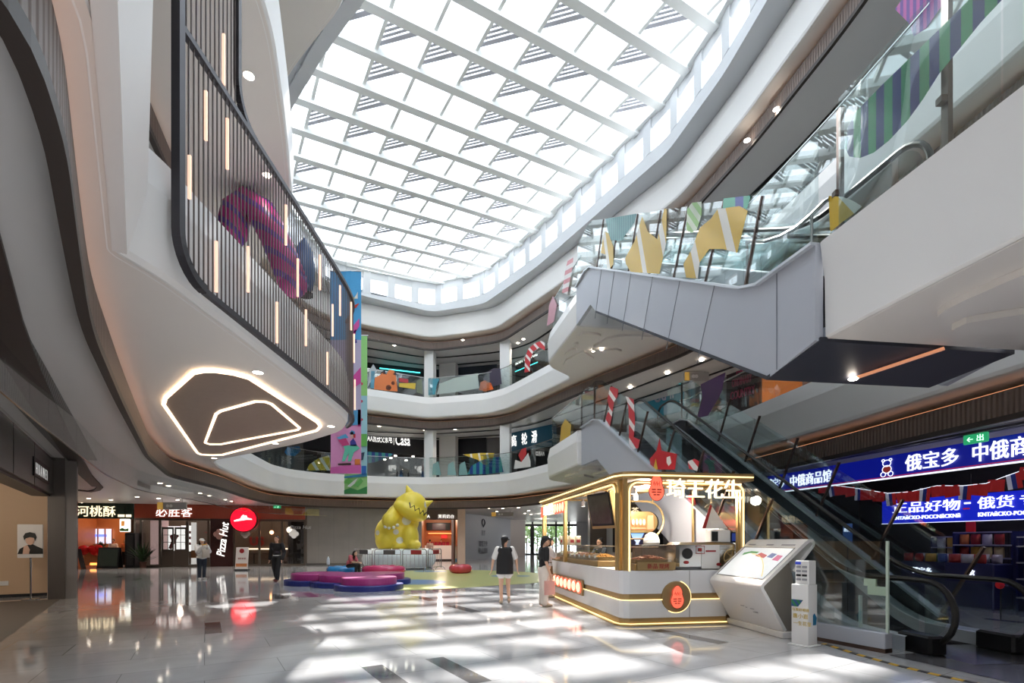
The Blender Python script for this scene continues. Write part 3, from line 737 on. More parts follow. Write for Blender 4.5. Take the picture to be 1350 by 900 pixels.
SKIRT = mat('pale grey escalator skirt', (196, 202, 210), .35, .3)
GLASSE = glass_mat('escalator glass', (.86, .91, .91), .07)
e1 = escalator('lower escalator rising from the floor at right to the middle deck', (6.08, 7.2, 0), (5.05, 17.6, 0), 5.5)
e2 = escalator('upper escalator rising from the middle deck behind grey cladding to the top deck', (5.45, 6.9, z2), (3.75, 17.4, z2), 5.0, lead=1.3)

# ---- side cladding with glass guards: a wall panel that follows the stair slope
def flank(label, a, b, up, dn, hgt, posts, cat='escalator side', seams=(), gl=True, clad=CLAD, pl=1.35):
    """a, b: plan points; up / dn: outlines as (fraction a->b, z) of the top and bottom edge"""
    base = Vector((a[0], a[1], 0)); d = Vector((b[0] - a[0], b[1] - a[1], 0)); L = d.length; dn_ = d.normalized(); n = Vector((-dn_.y, dn_.x, 0))
    if n.dot(-base) < 0: n = -n
    t = thing('escalator_parapet', label, 'parapet', (a[0], a[1], min(z for _, z in dn)))
    o = t.location.copy()
    P = lambda q, z: base + d * q + Vector((0, 0, z)) - o
    if clad is not None:
        obj('cladding', MB().extr([P(q, z) for q, z in up] + [P(q, z) for q, z in reversed(dn)], -n * .12), clad, t)
        sm = MB()
        for (q0, za), (q1, zb) in seams: sm.bar(P(q0, za) + n * .003, P(q1, zb) + n * .003, .008, .012, up=n)
        if seams: obj('seam', sm, mat('seam grey', (120, 124, 134), .5), t)
        tr = MB()
        for (q0, za), (q1, zb) in zip(up, up[1:]): tr.bar(P(q0, za), P(q1, zb), .14, .04)
        obj('top_trim', tr, SKIRT, t)
    g = MB()
    for (q0, za), (q1, zb) in zip(up, up[1:]):
        if abs(q1 - q0) < .02: continue
        K = max(1, int(abs(q1 - q0) * L / 1.5))
        for i in range(K):
            s0, s1 = lerp(q0, q1, i / K), lerp(q0, q1, (i + 1) / K - .004 / 1); y0, y1 = lerp(za, zb, i / K), lerp(za, zb, (i + 1) / K)
            m = MB(); m.extr([P(s0, y0) - n * .05, P(s1, y1) - n * .05, P(s1, y1 + hgt) - n * .05, P(s0, y0 + hgt) - n * .05], n * .012); obj('glass_panel', m, GLASSE if hgt > 1 else GLASS, t)
    for q in posts:
        z = None
        for (q0, za), (q1, zb) in zip(up, up[1:]):
            if min(q0, q1) - 1e-6 <= q <= max(q0, q1) + 1e-6: z = lerp(za, zb, (q - q0) / (q1 - q0)); sl = (zb - za) / ((q1 - q0) * L)
        lean = (dn_ * -sl + Vector((0, 0, 1))).normalized()
        m = MB(); p = P(q, z) - n * .05 + Vector((0, 0, -.05)); m.bar(p, p + lean * pl, .035, .05, up=n); obj('post', m, POST, t)
    return t
def fr(Y, a, b): return (Y - a[1]) / (b[1] - a[1])
# upper: from the top landing (Y 18.2) down to the white deck (Y 6.9)
ua, ub = (4.08, 6.86), (2.3, 18.2)
q = lambda Y: fr(Y, ua, ub)
u_up = [(q(6.86), 5.5), (q(8.05), 5.55), (q(8.5), 5.72), (q(16.6), 10.42), (q(17.1), 10.55), (q(18.2), 10.55)]
u_dn = [(q(6.86), 4.2), (q(7.8), 4.0), (q(16.0), 8.68), (q(16.6), 9.2), (q(18.2), 9.2)]
seams = []
for px0, px1 in ((0.0, 0), ):
    pass
sY = [9.3, 10.6, 11.9, 13.2, 14.4, 15.5, 16.5]
ztop = lambda Y: 5.72 + (Y - 8.5) * .5802
seams = [((q(Y), ztop(Y) - .02), (q(Y + .62), ztop(Y) - 1.25)) for Y in sY[:-1]] + [((q(7.62), 5.5), (q(7.62), 4.06))]
post_px = [(98, 130), (172, 208), (260, 307), (368, 425), (495, 567), (658, 752), (865, 990)]
posts = []
for xb, xt in post_px:
    x = 760 + xb * .252; k = (x - CX) / F; t_ = (k * ua[1] - ua[0]) / ((ub[0] - ua[0]) - k * (ub[1] - ua[1])); posts.append(t_)
f2 = flank('grey clad side of the upper escalator with tall glass and yellow film', ua, ub, u_up, u_dn, 1.5, posts, seams=seams)
YW = stripes('yellow white bands', [(222, 184, 62), (222, 184, 62), (222, 184, 62), (222, 184, 62), (236, 234, 226)], .95, (.15, -.9, .3), alpha=.9)
Z6 = lambda pts: [(760 + x * .252, 260 + y * .252) for x, y in pts]
sticker(f2, Z6([(150, 112), (310, 85), (300, 130), (232, 225), (176, 225), (160, 170)]), ua, ub, stripes('teal stripes', [(60, 132, 140), (90, 160, 160)], .16, (.1, -1, 0), alpha=.75), 'teal striped piece', -.02)
for i, o in enumerate(([(125, 290), (140, 175), (165, 190), (190, 260), (190, 350), (160, 385), (150, 300)], [(245, 330), (300, 230), (340, 100), (370, 180), (420, 220), (455, 60), (468, 60), (465, 240), (430, 400), (280, 390)],
                     [(555, 350), (600, 270), (640, 160), (700, 110), (735, 60), (850, 45), (890, 70), (835, 290), (760, 270), (690, 270), (640, 340), (630, 425), (570, 420)])):
    sticker(f2, Z6(o), ua, ub, YW, 'yellow film with white bands', -.02)
sticker(f2, Z6([(575, 60), (600, 28), (650, 22), (650, 90), (625, 170), (600, 185), (570, 175)]), ua, ub, stripes('lime swirl', [(150, 200, 120), (215, 228, 205)], .2, (.2, -.8, .6), alpha=.8), 'lime swirl', -.02)
sticker(f2, Z6([(760, 60), (765, 5), (900, -10), (905, 0), (885, 60), (845, 45), (800, 50)]), ua, ub, stripes('mint blue', [(70, 176, 150), (52, 80, 170), (70, 176, 150)], .7, (.1, -1, 0), alpha=.9), 'mint and blue piece', -.02)
# inner stainless rail at the foot of the upper flight
rail = thing('guard_rail', 'bent stainless rail behind the glass where the upper escalator starts', 'railing', (4.3, 7.4, z2))
m = MB(); pts = [on_wall(x, y, (4.35, 7.0), (4.0, 9.3)) - rail.location for x, y in ((985, 319), (1008, 318), (1030, 311), (1050, 300), (1070, 283), (1088, 265), (1094, 262))]; m.tube(pts, .03, 8); obj('tube', m, CHROME, rail)
m = MB()
for i in (0, 4): m.tube([pts[i], (pts[i].x, pts[i].y, .05)], .022, 8)
obj('post', m, CHROME, rail)
# underside of the upper flight: dark pit soffit with one light slot, and the right-hand flank
rb = [(7.05, 7.3), (5.25, 18.6)]
t = thing('escalator_soffit', 'dark grey soffit with one warm light slot under the upper escalator', 'soffit', (5.5, 7.2, 4.0))
P0 = Vector((5.5, 7.2, 4.0)); m = MB()
lo = [Vector((4.14, 6.84, 4.18)), Vector((3.92, 7.85, 3.98)), Vector((6.75, 8.25, 3.98)), Vector((7.2, 7.3, 4.18))]
m.extr([p - P0 for p in lo], (0, 0, .06)); hi2 = [Vector((2.63, 16.1, 8.72)), Vector((5.35, 16.4, 8.72))]
m.extr([lo[1] - P0, lo[2] - P0, hi2[1] - P0, hi2[0] - P0], (0, -.03, .05)); obj('panel', m, DARKSOF, t)
a, b = on_plane_z(1125, 499, 3.98), on_plane_z(1245, 457, 4.16)
ls = MB(); ls.bar(a - P0 + Vector((0, 0, .0)), b - P0 + Vector((0, 0, -.02)), .07, .03); obj('light_slot', ls, mat('copper light slot', (226, 160, 120), .4, emit=.35, ecol=(230, 150, 110)), t)
obj('lamp', MB().ball(a - P0, (.07, .07, .03)), LAMP, t)
flank('grey right-hand side of the upper escalator', rb[0], rb[1], [(fr(7.3, *rb), 5.5), (fr(8.5, *rb), 5.72), (fr(16.6, *rb), 10.42), (fr(18.6, *rb), 10.5)], [(fr(7.3, *rb), 4.2), (fr(8.2, *rb), 4.0), (fr(16.2, *rb), 8.7), (fr(18.6, *rb), 9.2)], 1.2, [])
# lower: left flank from the landing (Y 18.2) down to the floor
la, lb = (4.86, 7.75), (2.48, 18.2)
q1 = lambda Y: fr(Y, la, lb)
l_up = [(q1(7.75), .25), (q1(8.0), .3), (q1(16.5), 5.4), (q1(17.0), 5.55), (q1(18.2), 5.55)]
l_dn = [(q1(7.75), 0), (q1(8.0), 0), (q1(9.9), 0.0), (q1(15.9), 3.62), (q1(16.8), 4.2), (q1(18.2), 4.2)]
lp = []
for x in (782, 794, 814, 838, 870, 905, 940, 985): 
    k = (x - CX) / F; lp.append((k * la[1] - la[0]) / ((lb[0] - la[0]) - k * (lb[1] - la[1])))
f1 = flank('pale clad side of the lower escalator with candy cane film on its glass', la, lb, l_up, l_dn, 1.3, lp, pl=1.2)
Z7 = lambda pts: [(760 + x / 5.625, 480 + y / 5.625) for x, y in pts]
sticker(f1, Z7([(245, 170), (262, 165), (305, 185), (300, 240), (275, 280), (255, 400), (240, 480), (205, 470), (215, 390), (240, 330), (225, 260)]), la, lb, CANDY, 'red and white candy cane', -.02)
sticker(f1, Z7([(360, 235), (420, 260), (430, 420), (420, 540), (465, 560), (455, 620), (410, 630), (385, 590), (385, 420), (380, 310)]), la, lb, CANDY, 'red and white candy cane', -.02)
sticker(f1, Z7([(540, 700), (590, 640), (612, 545), (625, 640), (740, 665), (725, 780), (545, 780)]), la, lb, film((196, 34, 44, .95)), 'red hat shape', -.02)
sticker(f1, Z7([(665, 690), (690, 680), (700, 730), (680, 755), (665, 730)]), la, lb, film((238, 232, 226, .95)), None, -.015); sticker(f1, Z7([(565, 780), (585, 700), (600, 780)]), la, lb, film((226, 190, 60, .95)), None, -.015)
sticker(f1, Z7([(480, 770), (485, 725), (520, 720), (530, 780)]), la, lb, film((196, 34, 44, .9)), None, -.02)
sticker(f1, Z7([(830, 775), (820, 720), (870, 700), (905, 720), (890, 790)]), la, lb, CANDY, None, -.02)
sticker(f1, [(907, 652), (914, 652), (918, 672), (908, 685), (920, 697), (916, 706), (903, 690)], la, lb, CANDY, None, -.02)
ZK = lambda pts: [(820 + x / 6.43, 620 + y / 6.43) for x, y in pts]
PUR = film((96, 40, 116, .93))
# lower: right-hand guard with dark posts and purple film
ra, rb2 = (7.0, 6.9), (5.5, 18.2)
q2 = lambda Y: fr(Y, ra, rb2)
rp_ = []
for x in (897, 915, 944, 979, 1024, 1072, 1145, 1236):
    k = (x - CX) / F; rp_.append((k * ra[1] - ra[0]) / ((rb2[0] - ra[0]) - k * (rb2[1] - ra[1])))
f4 = flank('dark-posted glass guard on the far side of the lower escalator', ra, rb2, [(q2(8.1), .3), (q2(16.5), 5.4), (q2(17.0), 5.55), (q2(18.2), 5.55)], [(q2(8.1), -.0), (q2(9.9), .0), (q2(16.0), 4.1), (q2(18.2), 4.2)], 1.3, [p for p in rp_ if .11 < p < 1], clad=DARKSOF, pl=1.3)
sticker(f4, Z7([(925, 150), (1110, 60), (1085, 190), (1060, 250), (980, 380), (900, 400), (940, 250)]), ra, rb2, PUR, 'purple film piece')
sticker(e1 and f4, ZK([(790, 340), (850, 250), (1000, 100), (1093, 90), (1093, 420), (1000, 500), (900, 470), (850, 380)]), ra, rb2, PUR, 'purple film piece'); sticker(f4, ZK([(830, 470), (870, 350), (960, 350), (990, 420), (940, 520), (880, 510)]), ra, rb2, film((190, 36, 60, .95)), None, .03)
# glass guard on a grey plinth in front of the escalator foot
gb = thing('glass_barrier', 'upright glass barrier on a grey plinth beside the foot of the lower escalator', 'barrier', (4.83, 7.33, 0), math.atan2(-1.0, .42))
m = MB(); m.rbox((0, 0, .16), (1.1, .16, .22), .01); obj('plinth', m, CLAD, gb); m = MB(); m.box((0, 0, .03), (1.1, .15, .06)); obj('toe_kick', m, POST, gb)
for i in range(2):
    m = MB(); m.b2((-.54 + i * .545, -.006, .27), (-.01 + i * .545, .006, 1.5)); obj('glass_panel', m, GLASS, gb)
m = MB(); m.box((.535, 0, .88), (.03, .03, 1.24)); obj('post', m, mat('pale green glass post', (186, 204, 190), .25), gb); m = MB(); m.box((.4, .02, .82), (.26, .03, .12)); m.box((.3, .02, .93), (.16, .03, .1)); obj('notice', m, mat('pale green notice', (196, 212, 188), .5), gb)
m = MB(); m.box((.1, .12, .5), (.025, .05, .46)); obj('stub_post', m, mat('pale stub glass', (190, 206, 200), .25), gb)
# yellow and black floor tape round the escalator entry
tape = MB(); a, b = Vector((4.62, 7.45, .003)), Vector((4.95, 6.3, .003)); b2 = Vector((5.0, 5.5, .003))
tp = [on_plane_z(x, y, .004) for x, y in ((1086, 848), (1130, 862), (1180, 876), (1230, 888), (1290, 901), (1340, 912))]
hz = stripes('yellow black tape', [(222, 176, 40), (34, 32, 30)], .22, (.55, -.83, 0))
tm = MB()
for p, r in zip(tp, tp[1:]): tm.bar(p, r, .08, .004)
tag(obj('floor_tape', tm, hz), 'yellow and black warning tape on the floor before the escalator', 'tape')
pm = MB(); pm.add([(4.95, 6.7, .006), (5.5, 4.5, .006), (10, 4.5, .006), (9, 7.6, .006)], [(0, 1, 2, 3)]); struct('floor_mat', pm, mat('dark grey floor plate', (92, 92, 96), .2))
# ------------------------------------------------------------------ shop fronts
class Front:
    """a vertical plane from plan point a (left) to b (right); local x along it, local -y towards the hall"""
    def __init__(s, a, b):
        s.a, s.b = Vector((*a, 0)), Vector((*b, 0)); s.d = (s.b - s.a).normalized(); s.L = (s.b - s.a).length
        s.rz = math.atan2(s.d.y, s.d.x); s.n = Vector((s.d.y, -s.d.x, 0))
    def at(s, px, py):
        p = on_wall(px, py, s.a, s.b); return (p - s.a).dot(s.d), p.z
    def rect(s, x0, y0, x1, y1):
        u0, z0 = s.at(x0, y1); u1, z1 = s.at(x1, y0); return u0, u1, z0, z1
    def world(s, u, y=0, z=0):
        return s.a + s.d * u - s.n * y + Vector((0, 0, z))
def thing_on(fr, name, label, cat, u, y, z, group=None):
    return thing(name, label, cat, fr.world(u, y, z), fr.rz, group)
def panel(mb, u0, u1, y0, y1, z0, z1): return mb.b2((u0, y0, z0), (u1, y1, z1))
def lamp(kind, loc, power, col=(1, .8, .6), r=.15, name='ShopLamp', aim=None, spot=math.radians(110)):
    l = bpy.data.lights.new(name, kind); l.energy = power; l.color = col
    if kind == 'AREA': l.size = r
    else: l.shadow_soft_size = r
    if kind == 'SPOT': l.spot_size = spot; l.spot_blend = .6
    o = bpy.data.objects.new(name, l); C.objects.link(o); o.location = loc
    return o
RED = mat('brick red fascia', (150, 62, 40), .4, noise=.05)
MAROON = mat('dark maroon panel', (52, 22, 20), .3)
ORANGE = mat('orange timber', (190, 122, 76), .45, noise=.1, nscale=5)
GREEND = mat('dark green fascia', (24, 40, 30), .4)
MARBLE = mat('grey marble wall', (136, 131, 126), .25, noise=.14, nscale=1.2)
SHOPFR = mat('brown grey shop frame', (92, 82, 74), .35, .4)
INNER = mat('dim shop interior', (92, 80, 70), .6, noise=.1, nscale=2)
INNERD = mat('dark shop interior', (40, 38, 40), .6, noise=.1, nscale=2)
PIER = mat('beige pier', (196, 170, 150), .4, noise=.04)
BG = mat('blue grey hoarding', (150, 154, 164), .45, noise=.03)

# --- pastry shop and pizza restaurant along one back wall
FA = Front((-24.9, 28.52), (-12.8, 31.5))
CEI = 3.66
def recess(name, fr, u0, u1, depth, h, mback, mside, mceil):
    m = MB(); panel(m, u0, u1, depth, depth + .15, 0, h); o = struct(name, m, mback, loc=fr.a, rz=fr.rz)
    m = MB(); panel(m, u0 - .1, u0, 0, depth, 0, h); panel(m, u1, u1 + .1, 0, depth, 0, h); struct('side', m, mside, o, loc=None); o.children[-1].parent = o
    m = MB(); panel(m, u0, u1, 0, depth, h, h + .1); struct('ceiling', m, mceil, o)
    return o
u1 = FA.at(168, 700)[0]; u2 = FA.at(179, 700)[0]; u3 = FA.at(402.5, 700)[0]
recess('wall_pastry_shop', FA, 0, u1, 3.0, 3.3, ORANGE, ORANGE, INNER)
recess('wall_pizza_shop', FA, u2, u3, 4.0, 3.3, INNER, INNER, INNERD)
zb = FA.at(300, 683.8)[1]
def board(fr, label, u0, u1, z0, z1, m, th=.12, name='fascia_sign', y=-.12, cat='shop sign'):
    t = thing_on(fr, name, label, cat, u0, y, z0); mb = MB(); panel(mb, 0, u1 - u0, 0, th, 0, z1 - z0); obj('board', mb, m, t); return t
def letters(t, body, x, z, size, m, bold=.006, y=-.04, sx=1.0, spacing=1.0, name='letters', depth=.04, align='LEFT', shear=0, rot=0):
    mb = text_mb(body, size, depth, bold, align, sx, spacing, shear)
    if rot: move(mb, M=Matrix.Rotation(rot, 3, 'Y'))
    return obj(name, move(mb, (x, y, z)), m, t)
t = board(FA, 'dark green shop sign with glowing white characters above the pastry counter', -.4, u1 + .35, zb - .05, CEI - .02, GREEND)
letters(t, '溪河桃酥', .25, .16, .66, SIGNG, .008, sx=.98)
mb = MB(); a = FA.at(157, 682); b = FA.at(174.5, 679.5); panel(mb, a[0] + .4, b[0] + .4, -.02, 0, .1, .24); obj('small_line', mb, SIGNG, t)
t = board(FA, 'long brick red fascia of the pizza restaurant with white Chinese characters', u2 - .02, u3, zb, CEI - .02, RED)
x0 = FA.at(207, 683)[0] - u2; letters(t, '必胜客', x0, .14, .62, SIGNW, .008, spacing=1.08)
# round red sign
u, z = FA.at(324, 685); t = thing_on(FA, 'round_sign', 'glowing red disc sign with a white hat shape on the pizza restaurant', 'shop sign', u, -.42, z)
RM = Matrix(((1, 0, 0), (0, 0, 1), (0, 1, 0)))
obj('disc', MB().lathe([(0, -.16), (.66, -.16), (.7, -.1), (.7, .16), (0, .16)], n=40, M=RM), mat('glowing red disc', (214, 16, 40), .35, emit=1.3, ecol=(226, 10, 36)), t)
obj('rim', MB().lathe([(.7, -.1), (.75, -.1), (.75, .2), (.7, .2)], n=40, M=RM), MAROON, t)
hat = [(-.5, -.02), (-.46, -.08), (-.1, -.02), (.2, .03), (.5, .03), (.46, .1), (.24, .15), (.18, .3), (.1, .27), (.02, .33), (-.08, .25), (-.14, .1), (-.36, .04)]
obj('hat_mark', MB().extr([(x, -.17, y - .05) for x, y in hat], (0, -.02, 0)), SIGNW, t)
# dark panel with upright script
u0, ub_, z0, z1 = FA.rect(278.5, 685, 308, 746); t = thing_on(FA, 'script_panel', 'dark maroon panel with white handwritten letters running upward', 'shop sign', u0, -.14, 0)
mb = MB(); panel(mb, 0, ub_ - u0, 0, .08, .0, zb); obj('board', mb, MAROON, t)
letters(t, 'Pizza Hut', .74, .55, .62, SIGNW, .008, y=-.03, shear=.25, rot=-math.pi / 2 + .12, sx=.85)
def flower(fr, px, py, r, m, label):
    u, z = fr.at(px, py); f = thing_on(fr, 'flower_sticker', label, 'sticker', u, -.17, z); mb = MB()
    for k in range(4): mb.lathe([(0, -.01), (r * .55, -.01), (r * .55, .01), (0, .01)], (r * .5 * math.cos(k * math.pi / 2), 0, r * .5 * math.sin(k * math.pi / 2)), 14, M=RM)
    mb.lathe([(0, -.01), (r * .5, -.01), (r * .5, .012), (0, .012)], n=12, M=RM); obj('petals', mb, m, f)
flower(FA, 290, 704, .3, mat('dusty pink', (196, 150, 140), .5), 'dusty pink four-petal flower sticker on the dark script panel')
flower(FA, 324.5, 703.5, .25, mat('pale grey', (190, 180, 174), .5), 'pale four-petal flower sticker below the red disc sign')
flower(FA, 388, 703.5, .27, mat('off white', (226, 222, 216), .5, emit=.15), 'white four-petal flower sticker on the glass nearest the marble wall')
# framing, glazing
t = thing_on(FA, 'glass_shopfront', 'glazed front of the pizza restaurant with brown frames and white lattice door', 'shopfront', u2, 0, 0)
def fu(px): return FA.at(px, 710)[0] - u2
for px in (186, 211, 247, 275, 308, 342, 372, 402):
    mb = MB(); panel(mb, fu(px) - .06, fu(px) + .06, -.04, .08, 0, zb); obj('mullion', mb, SHOPFR, t)
mb = MB(); panel(mb, 0, u3 - u2, -.05, .06, 0, .1); panel(mb, 0, u3 - u2, -.05, .06, zb - .12, zb); obj('rail', mb, SHOPFR, t)
for a, b in ((186, 211), (247, 278), (308, 342), (342, 372), (372, 402)):
    mb = MB(); panel(mb, fu(a), fu(b), .01, .025, .1, zb - .1); obj('glass_panel', mb, GLASS2, t)
for a, b in ((212, 229), (229, 246)):      # door leaves
    mb = MB(); x0, x1 = fu(a) + .05, fu(b); panel(mb, x0, x1, -.02, .05, .05, 1.02)
    panel(mb, x0, x1, -.02, .05, 2.2, 2.32); panel(mb, x0, x0 + .07, -.02, .05, 1, 2.3); panel(mb, x1 - .07, x1, -.02, .05, 1, 2.3)
    mb2 = MB()
    for k in (1, 2): panel(mb2, x0, x1, -.01, .02, 1 + k * .42, 1.03 + k * .42)
    panel(mb2, (x0 + x1) / 2 - .015, (x0 + x1) / 2 + .015, -.01, .02, 1, 2.2)
    d = obj('door_leaf', mb, SHOPFR, t); obj('lattice', mb2, SHOPFR, d)
    mb = MB(); panel(mb, x0, x1, .02, .03, 1.02, 2.2); obj('pane', mb, GLASS2, d)
# inside the restaurant: lit wall panels, red letters, ledge light, lamp, red figure picture, mop sign
def poster(fr, rect, y, m, label, name='wall_picture', cat='poster', extra=None):
    u0, u1, z0, z1 = fr.rect(*rect); t = thing_on(fr, name, label, cat, (u0 + u1) / 2, y, z0); w = u1 - u0
    mb = MB(); panel(mb, -w / 2, w / 2, -.02, 0, 0, z1 - z0); obj('sheet', mb, m, t)
    return t, w, z1 - z0
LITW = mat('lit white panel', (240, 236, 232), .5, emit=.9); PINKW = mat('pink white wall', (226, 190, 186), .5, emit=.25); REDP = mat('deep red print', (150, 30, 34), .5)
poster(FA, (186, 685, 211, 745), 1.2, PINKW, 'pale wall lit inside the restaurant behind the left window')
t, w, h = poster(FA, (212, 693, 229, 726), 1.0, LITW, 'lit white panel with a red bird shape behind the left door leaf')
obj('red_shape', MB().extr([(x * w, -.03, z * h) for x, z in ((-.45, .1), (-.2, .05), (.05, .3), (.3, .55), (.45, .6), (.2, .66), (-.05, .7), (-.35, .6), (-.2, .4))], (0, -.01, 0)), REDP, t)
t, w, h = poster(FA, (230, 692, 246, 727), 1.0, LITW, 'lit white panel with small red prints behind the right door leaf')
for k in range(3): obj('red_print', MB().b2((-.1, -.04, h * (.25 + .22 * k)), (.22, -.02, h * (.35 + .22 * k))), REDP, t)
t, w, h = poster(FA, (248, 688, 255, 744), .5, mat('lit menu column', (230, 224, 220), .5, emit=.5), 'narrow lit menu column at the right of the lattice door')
obj('orange_patch', MB().b2((-w / 2, -.04, h * .15), (w / 2, -.02, h * .33)), ORANGE, t)
t, w, h = poster(FA, (257, 690, 277, 742), 2.2, INNER, 'brown wall with big red letters inside the restaurant'); letters(t, 'TY', -.55, h * .62, .62, REDP, .02); letters(t, 'UI', -.55, h * .33, .62, REDP, .02)
t, w, h = poster(FA, (309, 700, 372, 742), 2.6, INNER, 'brown wall with dark letters and a glowing ledge inside the restaurant'); letters(t, 'US', -w * .42, h * .55, .75, REDP, .04)
mb = MB(); panel(mb, -w / 2, w / 2, -.12, 0, h * .4, h * .44); obj('ledge_light', mb, LEDW, t)
u, z = FA.at(351, 701); t = thing_on(FA, 'pendant_lamp', 'small glowing amber pendant lamp inside the restaurant window', 'lamp', u, 1.5, z); obj('globe', MB().ball((0, 0, 0), .12), mat('amber bulb', (255, 170, 110), .5, emit=8), t); obj('cord', MB().tube([(0, 0, .1), (0, 0, 3.3 - z)], .012, 6), DARK, t)
t = thing_on(FA, 'window_lettering', 'white handwritten lettering on the darkest restaurant window', 'sticker', FA.at(382, 697)[0], -.06, FA.at(382, 697)[1]); letters(t, 'Pizza Hut', 0, 0, .32, mat('pale lettering', (200, 200, 198), .5), 0, shear=.2, y=0, depth=.01)
poster(FA, (373, 686, 401, 745), 1.6, INNERD, 'dark brown partition behind the restaurant window nearest the marble wall')
# tables in the window
for k, px in enumerate((330, 352, 387)):
    u, _ = FA.at(px, 740); t = thing_on(FA, 'dining_table', ('dark restaurant table behind the poster stand', 'dark restaurant table below the amber pendant lamp', 'dark restaurant table in the window nearest the marble wall')[k], 'table', u, .85, 0)
    obj('top', MB().lathe([(0, .72), (.4, .72), (.4, .75), (0, .75)]), INNERD, t); obj('pedestal', MB().lathe([(.25, 0), (.04, .03), (.04, .72)], n=12), DARK, t)
# pastry shop: counter, back window, balloons, hanging box
u0, ub_, z0, z1 = FA.rect(104, 729, 140, 747); t = thing_on(FA, 'shop_counter', 'orange pastry counter with a lit kick strip', 'counter', u0, .5, 0)
mb = MB(); mb.rbox(((ub_ - u0) / 2, .35, .55), (ub_ - u0, .7, .9), .03); obj('body', mb, ORANGE, t); mb = MB(); mb.rbox(((ub_ - u0) / 2, .35, 1.02), (ub_ - u0 + .1, .8, .05), .01); obj('top', mb, mat('pale counter top', (200, 170, 140), .3), t)
mb = MB(); panel(mb, .3, ub_ - u0 - .1, -.01, 0, .12, .25); obj('kick_light', mb, mat('amber light strip', (255, 150, 70), .5, emit=2), t)
FA2 = Front(tuple((FA.a - FA.n * 2.9).xy), tuple((FA.b - FA.n * 2.9).xy)); u0, ub_, z0, z1 = FA2.rect(120, 697, 148.5, 717); t = thing_on(FA2, 'window_screen', 'bright bluish window at the back of the pastry shop', 'window', u0, -.02, z0)
mb = MB(); panel(mb, 0, ub_ - u0, 0, .05, 0, z1 - z0); obj('pane', mb, mat('bluish bright window', (214, 220, 240), .4, emit=.7), t)
mb = MB()
for k in range(4): panel(mb, k * (ub_ - u0) / 3 - .03, k * (ub_ - u0) / 3 + .03, -.05, 0, 0, z1 - z0)
panel(mb, 0, ub_ - u0, -.05, 0, -.05, .03); obj('frame', mb, ORANGE, t)
mb = MB(); panel(mb, .1, ub_ - u0 - .3, -.03, 0, .45, .6); obj('blue_lettering', mb, mat('blue glow', (90, 110, 230), .5, emit=1.5), t)
BRED = mat('red foil balloon', (206, 26, 30), .2)
for i, (px, py, r) in enumerate(((106, 725, .26), (118, 724, .22), (122, 726, .25), (126, 723, .22), (129, 726.5, .2))):
    u, z = FA.at(px, py); t = thing_on(FA, 'balloon', ('red balloon at the left end of the pastry counter', 'leftmost red balloon in the bunch at the middle of the pastry counter', 'lowest big red balloon in the bunch on the pastry counter', 'highest red balloon in the bunch on the pastry counter', 'rightmost red balloon in the bunch on the pastry counter')[i], 'balloon', u, .3, z, 'red balloons on the pastry counter'); obj('skin', MB().ball((0, 0, 0), (r, r, r * 1.1)), BRED, t); obj('knot', MB().lathe([(0, -r * 1.05), (.03, -r * 1.18), (0, -r * 1.2)], n=8), BRED, t)
u0, ub_, z0, z1 = FA.rect(164.5, 684.5, 177, 701); t = thing_on(FA, 'hanging_lightbox', 'white lit box sign with green and orange print hanging beside the pastry shop', 'sign', u0, -.5, z0); w, h = ub_ - u0, z1 - z0
mb = MB(); mb.rbox((w / 2, 0, h / 2), (w, .18, h), .02); obj('box', mb, mat('lit white box', (244, 244, 236), .5, emit=1.2), t)
obj('green_wave', MB().extr([(x * w, -.1, z * h) for x, z in ((.05, .05), (.95, .05), (.95, .3), (.6, .2), (.3, .32), (.05, .22))], (0, -.01, 0)), mat('print green', (90, 150, 60), .5), t)
obj('orange_print', MB().extr([(x * w, -.1, z * h) for x, z in ((.18, .45), (.5, .45), (.55, .85), (.2, .85))], (0, -.01, 0)), mat('print orange', (226, 150, 70), .5, emit=.4), t); obj('bracket', MB().b2((w / 2 - .02, -.02, h), (w / 2 + .02, .02, zb + .6 - z0)), DARK, t)
u0, ub_, z0, z1 = FA.rect(172, 703, 185, 747); t = thing_on(FA, 'dark_cabinet', 'tall black cabinet between the pastry shop and the restaurant', 'cabinet', u0, -.66, 0); mb = MB(); mb.rbox(((ub_ - u0) / 2, .3, .98), (ub_ - u0, .6, 1.96), .02); obj('body', mb, DARK, t); mb = MB(); panel(mb, .1, ub_ - u0 - .1, -.012, 0, .15, 1.85); obj('door', mb, INNERD, t)
def aframe(loc, rz, label, h=1.05, w=.62):
    t = thing('chalkboard_sign', label, 'sign board', loc, rz)
    for s in (-1, 1):
        mb = MB(); M = Matrix.Rotation(s * .2, 3, 'X'); mb.box((0, s * .17, h / 2), (w, .03, h), M=M); o = obj('board_leg' if False else 'board', mb, DARK, t)
    mb = MB(); mb.box((0, -.2, h / 2 + .03), (w - .1, .012, h - .22), M=Matrix.Rotation(-.2, 3, 'X')); obj('writing_area', mb, mat('dark green chalk', (26, 38, 30), .7, noise=.3, nscale=14), t)
    return t
p = on_plane_z(145, 749, 0); aframe(p, FA.rz, 'black A-frame chalkboard in front of the pastry counter', 1.15, 1.0)
p = on_plane_z(101.5, 750, 0); aframe(p, FA.rz - .9, 'green A-frame chalkboard at the left end of the pastry counter', 1.1, .9)
